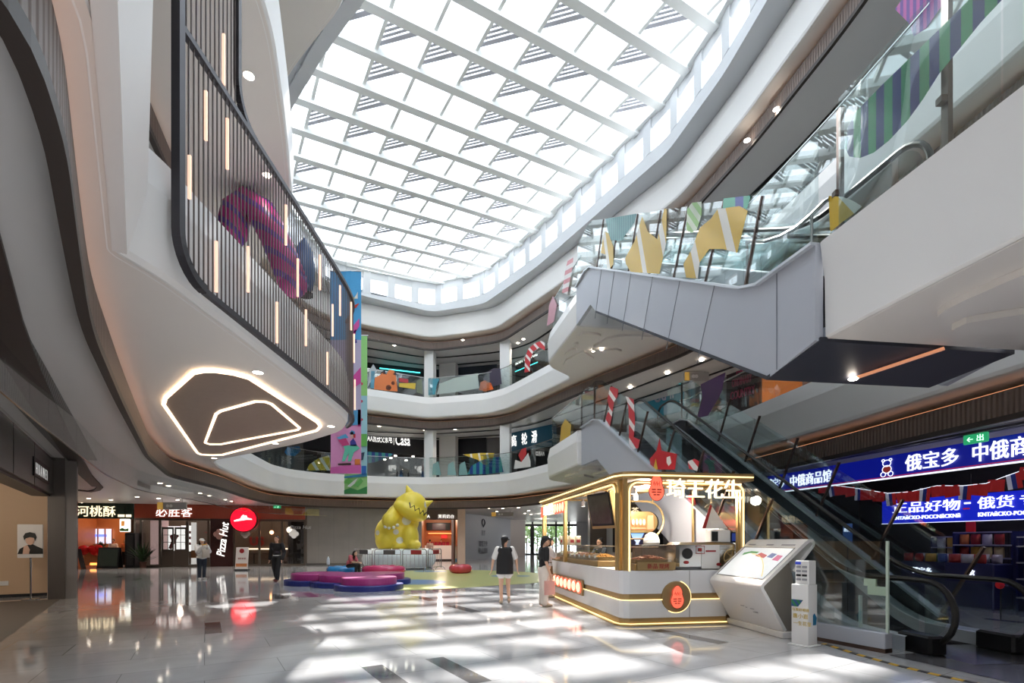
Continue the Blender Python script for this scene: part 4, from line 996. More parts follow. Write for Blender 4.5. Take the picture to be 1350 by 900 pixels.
def plant(loc, label, h, n, r, m, pot=True):
    t = thing('potted_plant', label, 'plant', loc); rn = random.Random(int(h * 100) + n)
    if pot: obj('pot', MB().lathe([(0, 0), (.14, 0), (.18, .34), (.15, .34), (.14, .3), (0, .3)], n=14), mat('plant pot', (84, 50, 40), .6), t)
    mb = MB()
    for k in range(n):
        a, e = rn.random() * 6.28, rn.uniform(.3, 1.0); L = h * rn.uniform(.5, 1.0); b = Vector((0, 0, .3 if pot else 0)); d = Vector((math.cos(a) * (1 - e) * r, math.sin(a) * (1 - e) * r, e)).normalized()
        s = d.cross(Vector((0, 0, 1)));  s = s.normalized() * .06 if s.length > .01 else Vector((.06, 0, 0))
        q = b + d * L * .5 + Vector((0, 0, .02)); e_ = b + d * L + Vector((0, 0, -.12 * L))
        mb.add([b, q + s, e_, q - s], [(0, 1, 2, 3)])
    obj('leaves', mb, m, t); return t
LEAF = mat('dark green leaf', (40, 66, 38), .5, noise=.3, nscale=8)
p = FA.world(FA.at(199, 740)[0], -1.0, 0); plant(p, 'dark potted plant before the restaurant window beside the black cabinet', 1.5, 60, 1.1, LEAF)
u, z = FA.at(124, 718); plant(FA.world(u, .75, 1.05), 'leafy plant standing on the pastry counter', .6, 30, 2, LEAF, False)
for p_, e_, c_ in ((FA.world(2.2, 1.6, 3.0), 60, (1, .7, .45)), (FA.world(u2 + 1.5, 2.2, 3), 40, (1, .75, .6)), (FA.world(u2 + 4.5, 2, 3), 40, (1, .7, .5)), (FA.world(u2 + 7.0, 2, 3), 40, (1, .7, .5))): lamp('POINT', p_, e_, c_)
# --- grey marble wall right of the restaurant
FB = Front((-12.8, 31.5), (-5.9, 33.3)); mb = MB(); panel(mb, 0, FB.L, 0, .3, 0, CEI); struct('wall_back', mb, MARBLE, loc=FB.a, rz=FB.rz)
mb = MB(); panel(mb, 0, FB.L, -.012, 0, 0, .12); struct('baseboard_back', mb, mat('dark skirting', (84, 80, 76), .4), loc=FB.a, rz=FB.rz)
for k, px in enumerate((420, 440, 460, 480)): 
    mb = MB(); u = FB.at(px, 700)[0]; panel(mb, u - .006, u + .006, -.004, 0, .12, CEI); struct('trim_%d' % (20 + k), mb, mat('joint', (104, 100, 96), .5), loc=FB.a, rz=FB.rz)
for q in ((-11.2, 30.9), (-8.6, 31.7), (-5.0, 32.6), (-14.5, 29.8), (-18, 28.4)): lamp('SPOT', (q[0] + .6, q[1] - 2.6, 3.6), 130, (1, .92, .84), .06, 'Downlight', spot=math.radians(130))  # unseen spots without fixtures, added to brighten the marble wall and restaurant front
# --- tea shop
FT = Front((-5.9, 33.3), (-3.15, 33.7)); L = FT.L
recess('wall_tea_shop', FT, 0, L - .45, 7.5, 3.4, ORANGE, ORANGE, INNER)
mb = MB(); panel(mb, L - .45, L + .05, -.15, .5, 0, CEI); struct('pillar_tea_shop', mb, PIER, loc=FT.a, rz=FT.rz)
zt0, zt1 = FT.at(590, 685)[1], FT.at(590, 674)[1]
t = board(FT, 'brown sign beam of the tea shop with white characters', -.2, L - .45, zt0, CEI - .02, mat('brown sign beam', (92, 72, 60), .4), .2)
letters(t, '茉莉奶白', FT.at(577.5, 683)[0] + .2, .12, .26, SIGNW, .008, spacing=1.04); letters(t, 'A', FT.at(563, 683)[0] + .2, .12, .28, SIGNW, .006)
t = thing_on(FT, 'shop_counter', 'white counter of the tea shop with a row of red goods', 'counter', .3, 6.0, 0); mb = MB(); mb.rbox((.85, .35, .58), (2.2, .7, 1.16), .02); obj('body', mb, mat('lit white counter', (236, 226, 216), .4, emit=.18), t); mb = MB(); mb.b2((-.2, -.05, 0), (1.9, .02, .1)); obj('kick', mb, INNERD, t)
for k in range(6):
    b = thing_on(FT, 'gift_box', 'one of the red boxes standing along the tea shop counter', 'box', .3 + k * .3, 6.3, 1.16, 'red boxes on the tea counter'); mb = MB(); mb.rbox((0, 0, .14), (.26, .2, .28), .02); obj('box', mb, mat('crimson box', (170, 30, 60), .4) if k == 0 else MATS['crimson box'], b); mb = MB(); mb.b2((-.135, -.105, .2), (.135, .105, .23)); obj('band', mb, REDP, b)
u0, ub_, z0, z1 = FT.rect(568, 689, 596, 699); t = thing_on(FT, 'menu_screen', 'dark wide menu screen over the tea shop counter', 'screen', .35, 7.3, 2.35); mb = MB(); mb.rbox((.75, 0, .3), (1.9, .08, .62), .02); obj('casing', mb, DARK, t); mb = MB(); panel(mb, .25, 1.3, -.05, -.04, .06, .55); obj('display', mb, mat('wine red display', (70, 34, 44), .3, emit=.2), t)
t = thing_on(FT, 'shelf_light', 'glowing orange shelf edge at the back of the tea shop', 'shelf', .3, 7.2, 2.08); mb = MB(); panel(mb, 0, 1.85, -.1, .2, 0, .06); obj('shelf', mb, mat('amber shelf', (255, 160, 90), .5, emit=1.2), t)
t = thing_on(FT, 'red_sign', 'small red box sign over the tea counter', 'sign', 1.35, 7.0, 1.72); mb = MB(); mb.rbox((.2, 0, .14), (.5, .08, .28), .02); obj('box', mb, mat('small red box', (200, 40, 40), .4, emit=.6), t)
t = thing_on(FT, 'lit_panel', 'small upright lit panel at the right end of the tea counter', 'sign', 2.22, 6.2, 1.3); mb = MB(); mb.rbox((0, 0, .25), (.16, .06, .5), .01); obj('box', mb, LITW, t)
lamp('POINT', FT.world(1.2, 5.0, 3.1), 45, (1, .82, .64)); lamp('POINT', FT.world(1.2, 2.0, 3.1), 45, (1, .82, .64))
p = on_plane_z(606, 742, 0); t = thing('poster_stand', 'pale upright poster with a yellow cup picture beside the tea shop pier', 'poster', p, .1); mb = MB(); mb.rbox((0, 0, .6), (.62, .06, 1.15), .01); obj('board', mb, mat('cream poster', (206, 200, 176), .5), t); obj('cup_picture', MB().extr([(x, -.035, z) for x, z in blob(0, .55, .17, .2)], (0, -.006, 0)), mat('yellow picture', (214, 170, 60), .5), t); mb = MB(); mb.b2((-.3, -.036, .06), (.3, -.03, .3)); obj('blue_band', mb, mat('blue picture', (84, 150, 190), .5), t)
# --- hoarding, corridor and exit doors
FH = Front((-3.35, 40.3), (-.15, 50.2)); mb = MB(); panel(mb, -3.0, FH.L, 0, .2, 0, CEI + .1); struct('wall_hoarding', mb, BG, loc=FH.a, rz=FH.rz)
t = thing_on(FH, 'hoarding_sign', 'dark grey shop emblem and characters printed on the blue-grey hoarding', 'sign', FH.at(637, 705)[0], -.03, 0)
GRY = mat('print grey', (92, 92, 104), .5)
letters(t, '月半', -.5, 2.0, .5, GRY, .005, y=0, depth=.01) ; letters(t, '即将开业', -1.0, 1.1, .5, GRY, 0, y=0, depth=.01); letters(t, '敬请期待', -1.0, .5, .5, GRY, 0, y=0, depth=.01)
mb = MB(); mb.tube([(.35 * math.cos(a) , 0, 3.0 + .35 * math.sin(a)) for a in [i * math.pi / 8 for i in range(9)]], .05, 6); mb.tube([(-.35, 0, 3.0), (0, 0, 2.7), (.35, 0, 3.0)], .05, 6); obj('emblem', mb, GRY, t)
FD = Front((-.1, 51), (9, 57.5)); mb = MB(); panel(mb, -.3, 1.8, 0, .2, 0, CEI + .2); struct('wall_corridor', mb, mat('pale corridor wall', (190, 186, 184), .4), loc=FD.a, rz=FD.rz)
Yd = 57.0
def dx(px): return (px - CX) / F * Yd
dr = MB()
for px in (688, 702, 717, 733, 750): dr.b2((dx(px) - .09, Yd - .1, 0), (dx(px) + .09, Yd + .1, 3.7))
dr.b2((dx(686), Yd - .12, 3.15), (dx(760), Yd + .12, 3.4)); dr.b2((dx(686), Yd - .1, 0), (dx(760), Yd + .1, .12))
door = struct('door_1', dr, DARK)
for a, b in ((688, 702), (702, 717), (717, 733), (733, 750)):
    obj('door_glass', MB().b2((dx(a) + .1, Yd - .02, .12), (dx(b) - .1, Yd + .02, 3.15)), GLASS2, door)
mb = MB(); mb.b2((dx(702) - .25, Yd - .25, .1), (dx(702) + .18, Yd - .12, 3.1)); obj('door_leaf', mb, DARK, door)
mb = MB(); mb.b2((dx(672), Yd, 3.7), (dx(830), Yd + .2, 4.4)); mb.b2((dx(760), Yd, 0), (dx(900), Yd + .2, 4)); struct('wall_entrance', mb, mat('pale wall over door', (200, 202, 206), .5))
# outside the doors: paving, bushes
mb = MB(); mb.b2((-10, 58, -.12), (26, 90, -.02)); struct('ground_outside', mb, mat('pale paving', (190, 190, 186), .7))
rn = random.Random(5)
for k, (px, d, h) in enumerate(((694, 66, 4.2), (708, 68, 5), (728, 67, 4.6), (740, 70, 5.5))):
    t = thing('tree', ('leafy tree outside the exit doors, leftmost through the glass', 'second leafy tree outside the exit doors', 'third leafy tree outside the exit doors', 'rightmost leafy tree outside the exit doors')[k], 'tree', ((px - CX) / F * d, d, -.02))
    mb = MB()
    for q in range(420):
        v = Vector((rn.gauss(0, .75), rn.gauss(0, .7), h * .62 + rn.gauss(0, h * .19))); a = Vector((rn.uniform(-1, 1), rn.uniform(-1, 1), rn.uniform(-1, 1))).normalized() * .22; b = a.orthogonal().normalized() * .12
        mb.add([v - a, v + b, v + a, v - b], [(0, 1, 2, 3)])
    obj('crown', mb, mat('sunlit leaves', (120, 150, 84), .6, noise=.3, nscale=3) if k == 0 else MATS['sunlit leaves'], t); obj('trunk', MB().tube([(0, 0, 0), (.05, 0, h * .5)], .09, 7), POST, t)
# white wall with a screen recess behind the kiosk
mb = MB(); mb.b2((4.2, 27.5, 0), (5.1, 28.2, CEI)); struct('pillar_brown', mb, mat('brown stone', (120, 106, 98), .35, noise=.08))
FS = Front((5.1, 27.6), (9.2, 26.6)); mb = MB(); panel(mb, 0, FS.L, .3, .5, 0, CEI); panel(mb, 0, .9, 0, .3, 0, CEI); struct('wall_screen', mb, WHITE, loc=FS.a, rz=FS.rz)
u0, ub_, z0, z1 = FS.rect(768, 696, 806, 722)
t = thing_on(FS, 'video_wall', 'dark recess with a bright blue street picture screen seen through the kiosk', 'screen', .35, -.12, .9)
mb = MB(); mb.b2((0, 0, 0), (2.6, .1, 1.75)); obj('recess', mb, INNERD, t)
def scr_mat():
    m = mat('street picture', (60, 120, 200), .3, emit=1.2); nt = m.node_tree; p = nt.nodes['Principled BSDF']; tc = nt.nodes.new('ShaderNodeTexCoord'); sp = nt.nodes.new('ShaderNodeSeparateXYZ'); cr = nt.nodes.new('ShaderNodeValToRGB')
    nt.links.new(tc.outputs['Object'], sp.inputs[0]); mp = nt.nodes.new('ShaderNodeMapRange'); mp.inputs[1].default_value = .15; mp.inputs[2].default_value = 1.2; nt.links.new(sp.outputs[2], mp.inputs[0]); nt.links.new(mp.outputs[0], cr.inputs[0])
    e = cr.color_ramp.elements; e[0].color = (*srgb((70, 84, 120)), 1); e[1].color = (*srgb((60, 140, 226)), 1); x = e.new(.4); x.color = (*srgb((190, 200, 220)), 1); nt.links.new(cr.outputs[0], p.inputs['Emission Color']); return m
mb = MB(); mb.b2((.75, -.06, .2), (1.85, -.02, 1.25)); obj('display', mb, scr_mat(), t)
obj('buildings', MB().extr([(x, -.065, z) for x, z in ((.75, .2), (1.15, .2), (1.22, .55), (1.05, .75), (.95, 1.0), (.75, 1.1))], (0, -.004, 0)).extr([(x, -.065, z) for x, z in ((1.85, .2), (1.4, .2), (1.36, .5), (1.5, .75), (1.62, 1.0), (1.85, 1.1))], (0, -.004, 0)), mat('dusk buildings', (70, 66, 96), .5, emit=.2), t)
t = thing_on(FS, 'fascia_sign', 'glowing gold characters on a dark band behind the kiosk roof', 'shop sign', .1, -.3, 2.75); mb = MB(); mb.b2((0, 0, 0), (3.2, .1, .7)); obj('board', mb, SHOPFR, t); letters(t, '三 空 茶 客', .2, .2, .4, SIGNG, .006)
lamp('POINT', (2.5, 40, 3.4), 60, (1, .9, .8)); lamp('POINT', (3, 49, 3.4), 60, (1, .92, .85))

# --- phone shop at left
HA, HB = (-11.8, 13.1), (-5.6, 4.55)      # far and near end of its front
FP = Front(HB, HA)      # local x runs away from the eye; -y faces the hall
HEAD = mat('dark grey metal header', (92, 90, 90), .35, .5, noise=.04)
t = thing_on(FP, 'shop_header', 'dark grey metal header of the phone shop with white letters', 'shop sign', 0, 0, 2.7)
mb = MB(); panel(mb, 0, FP.L - .02, 0, .5, 0, .9); obj('beam', mb, HEAD, t)
mb = MB(); panel(mb, 0, FP.L - .02, -.05, 0, .86, .92); obj('top_trim', mb, CHROME, t); mb = MB(); panel(mb, 0, FP.L, .05, .4, -.06, 0); obj('shutter_slot', mb, DARK, t)
u0, zc_ = FP.at(44, 614); u1_, _ = FP.at(62.5, 622)
letters(t, 'HUAWEI', u0 + .05, .24, .34, SIGND, 0, sx=(u1_ - u0) / 2.3, y=-.034, depth=.004, spacing=1.7)
mb = MB(); panel(mb, u0 - .1, u1_ + .1, -.03, 0, .18, .58); obj('letter_plate', mb, DARK, t)
for u in (1.2, 3.4, 5.6, 7.8): obj('joint', MB().b2((u, -.006, 0), (u + .012, 0, .88)), DARK, t)
mb = MB(); panel(mb, FP.L, FP.L + .3, -.24, .1, 0, CEI); struct('pillar_shop', mb, mat('dark stone pier', (84, 78, 74), .4), loc=FP.a, rz=FP.rz)
mb = MB(); panel(mb, FP.L + .03, FP.L + .3, -.47, -.24, 0, CEI); struct('pillar_gloss', mb, mat('glossy grey pier', (128, 124, 122), .12), loc=FP.a, rz=FP.rz)
FHo = Front((-15.2, 12.2), (-12.9, 14.0)); lamp('POINT', FP.world(6.5, 1.0, 2.4), 45, (1, .84, .66), .3); lamp('POINT', FP.world(9.0, 1.6, 2.6), 30, (1, .84, .66), .3); t = thing_on(FHo, 'hoarding', 'plain beige hoarding board closing the phone shop opening', 'hoarding', 0, 0, 0)  # unseen point lamps added behind the header to light the beige hoarding
mb = MB(); panel(mb, -3, FHo.L + .1, 0, .12, 0, 3.4); obj('board', mb, mat('beige hoarding', (214, 184, 152), .55, noise=.02), t); mb = MB(); panel(mb, -3, FHo.L + .1, -.02, 0, 0, .08); obj('skirting', mb, DARK, t)
mb = MB(); panel(mb, FHo.at(3, 770)[0] - .1, FHo.at(3, 770)[0] + .12, -.02, 0, .32, .44); obj('socket', mb, WHITE2, t)
p = on_plane_z(40.5, 788, 0); p = Vector((p.x, 13.1, 0)); p.x = (40.5 - CX) / F * 13.1
t = thing('poster_stand', 'slim stand with a white portrait poster of a dark-haired person before the beige hoarding', 'poster', p, .5)
obj('foot', MB().lathe([(0, 0), (.18, 0), (.18, .02), (0, .02)]), CHROME, t); obj('pole', MB().tube([(0, 0, .02), (0, 0, 1.15)], .02, 8), CHROME, t)
mb = MB(); mb.rbox((0, -.02, 1.5), (.5, .04, .86), .01); obj('board', mb, mat('pale poster', (222, 220, 220), .4), t)
obj('jumper', MB().extr([(x, -.045, z) for x, z in ((-.24, 1.17), (.25, 1.17), (.25, 1.3), (.14, 1.36), (.05, 1.42), (-.06, 1.4), (-.2, 1.3))], (0, -.004, 0)), BLACK, t); obj('face', MB().extr([(x, -.05, z) for x, z in blob(0, 1.52, .085, .12)], (0, -.004, 0)), mat('printed skin', (214, 176, 156), .5), t)
obj('hair', MB().extr([(x, -.056, z) for x, z in ((-.11, 1.52), (-.13, 1.62), (-.09, 1.7), (0, 1.73), (.1, 1.7), (.13, 1.6), (.1, 1.5), (.08, 1.58), (0, 1.6), (-.08, 1.57))], (0, -.004, 0)), BLACK, t)
obj('hand', MB().extr([(x, -.056, z) for x, z in ((-.14, 1.17), (-.02, 1.17), (0, 1.28), (-.05, 1.4), (-.12, 1.36))], (0, -.004, 0)), MATS['printed skin'], t)
# ceiling slot and grille over the left walkway
sp_ = [on_plane_z(x, y, 3.645) for x, y in ((-60, 250), (0, 415), (30, 480), (60, 537), (90, 590), (113, 625), (128, 640))]
m = MB(); m.sweep([(p.x, p.y) for p in sp_], [(-.16, 3.643), (.16, 3.643), (.16, 3.60), (-.16, 3.60)], ccol=True); struct('trim_30', m, mat('brown black slot', (48, 38, 36), .5))
sp2 = [on_plane_z(x, y, 3.645) for x, y in ((132, 641), (128, 645), (118, 647), (100, 645))]
m = MB(); m.sweep([(p.x, p.y) for p in sp2], [(-.1, 3.643), (.1, 3.643), (.1, 3.60), (-.1, 3.60)], ccol=True); struct('trim_31', m, MATS['brown black slot'])
m = MB(); g0, g1, w0, w1 = FP.world(0, -.9, 3.64), FP.world(FP.L - .2, -.9, 3.64), FP.world(FP.L - .2, -.25, 3.64), FP.world(0, -.25, 3.64); m.extr([g0, g1, w1 if False else w0, w1], (0, 0, -.02))
def grille():
    mt = mat('perforated grille', (120, 118, 118), .5); nt = mt.node_tree; ck = nt.nodes.new('ShaderNodeTexChecker'); ck.inputs['Scale'].default_value = 60; tc = nt.nodes.new('ShaderNodeTexCoord'); nt.links.new(tc.outputs['Object'], ck.inputs[0]); ck.inputs[1].default_value = (.2, .2, .2, 1); ck.inputs[2].default_value = (.06, .06, .06, 1); nt.links.new(ck.outputs[0], nt.nodes['Principled BSDF'].inputs[0]); return mt
struct('trim_32', m, grille())
mt = MB(); mt.add([tuple(FP.world(0, -.15, .004)), tuple(FP.world(FP.L, -.15, .004)), tuple(FP.world(FP.L, 6, .004)), tuple(FP.world(0, 6, .004))], [(0, 1, 2, 3)]); struct('floor_shop', mt, mat('brown shop carpet', (104, 96, 90), .7, noise=.1, nscale=20))

# ------------------------------------------------------------------ store at right with blue lit signs
FR = Front((7.55, 16.7), (10.2, 5.4))
BLUE = mat('lit blue sign', (14, 22, 120), .35, emit=.35, ecol=(10, 24, 150))
NAVY = mat('navy metal', (22, 30, 84), .45)
DIMW = mat('grey white characters', (222, 226, 236), .4, emit=1.0)
u0 = FR.at(1012, 640)[0]
t = thing_on(FR, 'fascia_sign', 'long blue sign of the store at right with a bear and white characters', 'shop sign', u0, 0, 2.95)
mb = MB(); panel(mb, 0, FR.L - u0, 0, .15, 0, .52); obj('board', mb, BLUE, t); mb = MB(); panel(mb, 0, FR.L - u0, -.03, 0, -.02, .012); obj('white_line', mb, DIMW, t); mb = MB(); panel(mb, 0, FR.L - u0, -.02, 0, .03, .045); obj('red_line', mb, mat('red line', (170, 30, 50), .4, emit=.4), t)
def fitted(t, fr, u_base, txt, px0, px1, py, size_px, m, name='letters', bold=.006):
    a, z = fr.at(px0, py); b, _ = fr.at(px1, py); mb = text_mb(txt, 1.0, .03, bold, 'LEFT'); xs = [v[0] for v in mb.v]; zs_ = [v[2] for v in mb.v]
    w0, h0 = max(xs) - min(xs), max(zs_) - min(zs_); x0, z0 = min(xs), min(zs_); k = (b - a) / w0; kz = size_px / h0
    mb.v = [((v[0] - x0) * k + a - u_base, v[1] - .03, (v[2] - z0) * kz + z - t.location.z) for v in mb.v]
    return obj(name, mb, m, t)
fitted(t, FR, u0, '俄宝多', 1195, 1265, 0 or 622, .36, DIMW); 
for o in [c for c in t.children if c.name.startswith('letters')]: pass
def setz(o, z0):
    zz = min(v.co.z for v in o.data.vertices)
    for v in o.data.vertices: v.co.z += z0 - zz
for o in t.children:
    if o.name.startswith('letters'): setz(o, .1)
setz(fitted(t, FR, u0, '中俄商品馆', 1284, 1420, 622, .36, DIMW), .1)
setz(fitted(t, FR, u0, '俄宝多', 1012, 1035, 640, .33, DIMW), .1); setz(fitted(t, FR, u0, '中俄商品馆', 1043, 1097, 640, .33, DIMW), .1)
# bear emblem drawn in white outline
uc, _ = FR.at(1170, 616); bx0 = uc - u0
mb = MB()
def ringo(cx, cz, rx, rz_, n=16): mb.tube([(bx0 + cx + rx * math.cos(2 * math.pi * i / n), -.02, cz + rz_ * math.sin(2 * math.pi * i / n)) for i in range(n)], .009, 5, True)
ringo(0, .35, .1, .075); ringo(-.09, .42, .032, .03); ringo(.09, .42, .032, .03); ringo(0, .21, .11, .09); ringo(-.09, .1, .06, .055); ringo(.09, .1, .06, .055)
obj('bear_outline', mb, DIMW, t); obj('bear_shirt', MB().extr([(bx0 + x, -.01, z) for x, z in blob(0, .21, .1, .075)], (0, -.01, 0)), mat('brick shirt', (150, 50, 46), .4, emit=.3), t)
mb = MB(); panel(mb, 0, FR.L - u0 + .2, -.25, -.15, .6, .66); panel(mb, 0, FR.L - u0 + .2, -.5, -.46, .58, .63); obj('track', mb, HEAD, t)
# walls of the store
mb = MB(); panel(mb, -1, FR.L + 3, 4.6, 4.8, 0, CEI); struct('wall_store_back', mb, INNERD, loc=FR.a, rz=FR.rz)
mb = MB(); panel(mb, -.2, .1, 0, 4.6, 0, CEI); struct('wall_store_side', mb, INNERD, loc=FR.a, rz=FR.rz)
FI = Front((9.55, 14.6), (11.15, 9.2))
ui = FI.at(1163, 680)[0]; t = thing_on(FI, 'hanging_sign', 'second blue lit sign inside the store with two lines of white lettering', 'shop sign', ui, 0, FI.at(1250, 688)[1]); Ls = 4.6
mb = MB(); panel(mb, 0, Ls, 0, .12, 0, .62); obj('board', mb, mat('lit blue sign brighter', (18, 30, 150), .35, emit=.5, ecol=(14, 34, 190)), t)
mb = MB(); panel(mb, 0, Ls, -.02, 0, 0, .012); obj('white_line', mb, DIMW, t)
for s, p0, p1, z, h in (('正品好物', 1178, 1267, .27, .27), ('俄货', 1290, 1338, .27, .27), ('专卖', 1346, 1400, .27, .27), ('KNTAйCKO-POCCNйCKNй', 1178, 1267, .1, .1), ('KNTAйCKO-POCCNйCKNй', 1291, 1400, .1, .1)):
    setz(fitted(t, FI, ui, s, p0, p1, 680, h, DIMW, bold=.012 if h > .2 else .004), z)
a, _ = FI.at(1272, 670); mb = MB(); panel(mb, a - ui, a - ui + .12, -.03, 0, .4, .44); obj('dash', mb, DIMW, t); mb = MB(); panel(mb, a - ui - .02, a - ui + .1, -.03, 0, .28, .31); obj('red_dash', mb, MATS['red line'], t)
# bunting
FL = Front((8.25, 15.9), (10.7, 6.2))
pts_ = [(1080, 638), (1112, 641), (1140, 645), (1170, 650), (1200, 648), (1235, 640), (1270, 640), (1300, 637), (1330, 626), (1370, 612)]
b0 = FL.at(1080, 638); bt = thing_on(FL, 'flag_bunting', 'string of small red and white-blue-red flags hanging inside the store at right', 'bunting', b0[0], 0, b0[1])
st_ = [(FL.at(x, y)[0] - b0[0], 0, FL.at(x, y)[1] - b0[1]) for x, y in pts_]; obj('string', MB().tube(st_, .006, 5), DIMW, bt)
CHR = mat('red cloth', (176, 34, 30), .7, emit=.1); FW, FBl = mat('flag white', (214, 214, 220), .7, emit=.08), mat('flag blue', (44, 66, 150), .7)
nf = 18
for i in range(nf):
    x = st_[0][0] + (st_[-1][0] - st_[0][0]) * (i + .5) / nf; z = None
    for p, q_ in zip(st_, st_[1:]):
        if p[0] <= x <= q_[0]: z = p[2] + (q_[2] - p[2]) * (x - p[0]) / (q_[0] - p[0])
    w, h, y = .3, .24, .02 * (i % 3); tilt = rn.uniform(-.25, .25); M = Matrix.Rotation(tilt, 3, 'Y')
    if i % 3 != 1:
        mb = MB(); mb.mi = 0
        for k in range(4): mb.add([Vector((x, 0, z)) + M @ Vector((w * (c / 4 - .5), .015 * math.sin(c * 1.7 + i), zz)) for c in (k, k + 1) for zz in (0, -h)], [(0, 1, 3, 2)])
        obj('flag', mb, CHR, bt)
    else:
        mb = MB()
        for k, c in enumerate((0, 1, 2)):
            mb.mi = k; mb.add([Vector((x, 0, z)) + M @ Vector((h * (k / 3 - .5), .0, 0)), Vector((x, 0, z)) + M @ Vector((h * ((k + 1) / 3 - .5), .01, 0)), Vector((x, 0, z)) + M @ Vector((h * ((k + 1) / 3 - .5), .02, -w)), Vector((x, 0, z)) + M @ Vector((h * (k / 3 - .5), .01, -w))], [(0, 1, 2, 3)])
        obj('flag', mb, [FW, FBl, CHR], bt)
# shelving with bagged goods
GOODS = [mat('goods ' + n, c, .45) for n, c in (('red', (150, 44, 40)), ('gold', (190, 150, 60)), ('orange', (190, 110, 60)), ('green', (60, 110, 70)), ('blue', (56, 80, 150)), ('silver', (180, 180, 190)), ('cream', (206, 190, 150)))]
def bag_mb(w, h, d):
    mb = MB(); rows = []
    for k in range(7):
        t_ = k / 6; b = math.sin(math.pi * t_) ** .6; rows.append([(x * w / 2 * (1 - .06 * b), y * d / 2 * b + (.004 if y > 0 else -.004), t_ * h) for x, y in ((-1, -.3), (-.5, -1), (.5, -1), (1, -.3), (1, .3), (.5, 1), (-.5, 1), (-1, .3))])
    mb.smooth = True; return mb.loft(rows, ccol=True)
BAGS = {}
def goods(loc, rz, k, label, group, w=.2, h=.24, d=.1):
    key = (k, w, h)
    if key not in BAGS:
        o = obj('snack_bag', bag_mb(w, h, d), GOODS[k]); BAGS[key] = o
    else: o = BAGS[key].copy(); C.objects.link(o)
    o.location = loc; o.rotation_euler = (0, 0, rz); tag(o, label, 'snack bag', group); return o
def rack(fr, px0, px1, y, h, shelves, label, filled=True, gname='bags', hdr=True):
    a, b = fr.at(px0, 720)[0], fr.at(px1, 720)[0]; W = b - a
    t = thing_on(fr, 'display_rack', label, 'shelf', a, y, 0)
    for x in (0, W): obj('upright', MB().b2((x - .02, -.0, 0), (x + .02, .4, h)), NAVY, t)
    mb = MB(); 
    for i in range(int(W / .1) + 1): mb.b2((i * .1 - .004, .38, .1), (i * .1 + .004, .39, h))
    for i in range(int(h / .1)): mb.b2((0, .38, .1 + i * .1), (W, .39, .108 + i * .1))
    obj('back_mesh', mb, DARK, t)
    for z in shelves: obj('shelf', MB().b2((0, -.02, z - .03), (W, .38, z)), mat('pale shelf', (170, 172, 180), .4) if 'pale shelf' not in MATS else MATS['pale shelf'], t)
    obj('top_frame', MB().b2((0, -.01, h - .03), (W, .02, h)), MATS['pale shelf'], t)
    for si, z in enumerate(shelves):
        n = max(1, int(W / .24))
        for i in range(n):
            k = rn.randrange(len(GOODS)); goods(fr.world(a + .14 + i * .24, y + .15, z), fr.rz, k, 'bagged snacks standing on the ' + gname, 'snack bags on the ' + gname)
FG = Front((8.9, 15.0), (10.9, 7.2))
rack(FG, 1207, 1281, 1.2, 1.72, (.35, .75, 1.12, 1.42), 'wire display rack of snacks in the store, below the blue inner sign', gname='wire rack below the inner blue sign')
rack(FG, 1168, 1204, 1.5, 1.62, (.5, 1.1, 1.35), 'narrow snack rack left of the wire rack in the store', gname='narrow rack left of the wire rack')
rack(FG, 1300, 1400, .9, 1.6, (.3, .7, 1.05, 1.4), 'snack shelves at the right edge of the picture in the store', gname='shelves at the right picture edge')
t = thing_on(FG, 'promotion_bin', 'navy promotion bin heaped with shiny bags in the store', 'bin', FG.at(1165, 740)[0], .55, 0); wb = FG.at(1285, 740)[0] - FG.at(1165, 740)[0]; mb = MB(); mb.rbox((wb / 2, .3, .5), (wb, .6, 1.0), .02); obj('body', mb, NAVY, t)
letters(t, '俄宝多', .3, .72, .16, DIMW, .006, y=-.01); letters(t, '馆', wb * .75, .72, .16, DIMW, .006, y=-.01)
for i in range(14):
    goods(FG.world(FG.at(1165, 740)[0] + .15 + i * (wb - .3) / 13, .62 + .28 * (i % 2), 1.0), FG.rz + rn.uniform(-.4, .4), (0, 5, 0, 3, 1, 5, 4, 5, 0, 0, 5, 5, 0, 5)[i], 'shiny bag heaped in the navy promotion bin', 'shiny bags in the promotion bin', .22, .2, .14)
for k, (px, py) in enumerate(((1241, 692), (1333, 700))):
    u, z = FG.at(px, py); t = thing_on(FG, 'price_board', ('small red price board hanging above the wire rack', 'larger red price board above the shelves at the right picture edge')[k], 'sign', u, .9, z); mb = MB(); w_ = (.2, .34)[k]; mb.rbox((0, 0, 0), (w_, .02, .3), .006); obj('board', mb, mat('price red', (160, 24, 30), .5, emit=.15) if k == 0 else MATS['price red'], t); obj('hanger', MB().b2((-.005, -.005, .15), (.005, .005, 1.2)), DARK, t)
u, z = FR.at(1313, 771); t = thing_on(FR, 'round_tag', 'small red round tag on a stalk beside the escalator foot', 'sign', u, .1, 0); obj('disc', MB().lathe([(0, -.01), (.075, -.01), (.075, .01), (0, .01)], (0, 0, z), 18, M=RM), MATS['price red'], t); obj('stalk', MB().tube([(0, .02, 0), (0, .02, z)], .012, 6), DARK, t)
u, z = FR.at(1305, 579); t = thing_on(FR, 'exit_sign', 'green lit emergency exit sign hanging before the blue store sign', 'sign', u, -.35, z); mb = MB(); mb.rbox((0, 0, 0), (.42, .05, .18), .01); obj('box', mb, mat('exit green', (40, 130, 90), .4, emit=.5, ecol=(40, 170, 110)), t); letters(t, '← 出', -.15, -.05, .14, mat('exit pale', (190, 240, 210), .4, emit=1.2), .01, y=-.03, depth=.01)
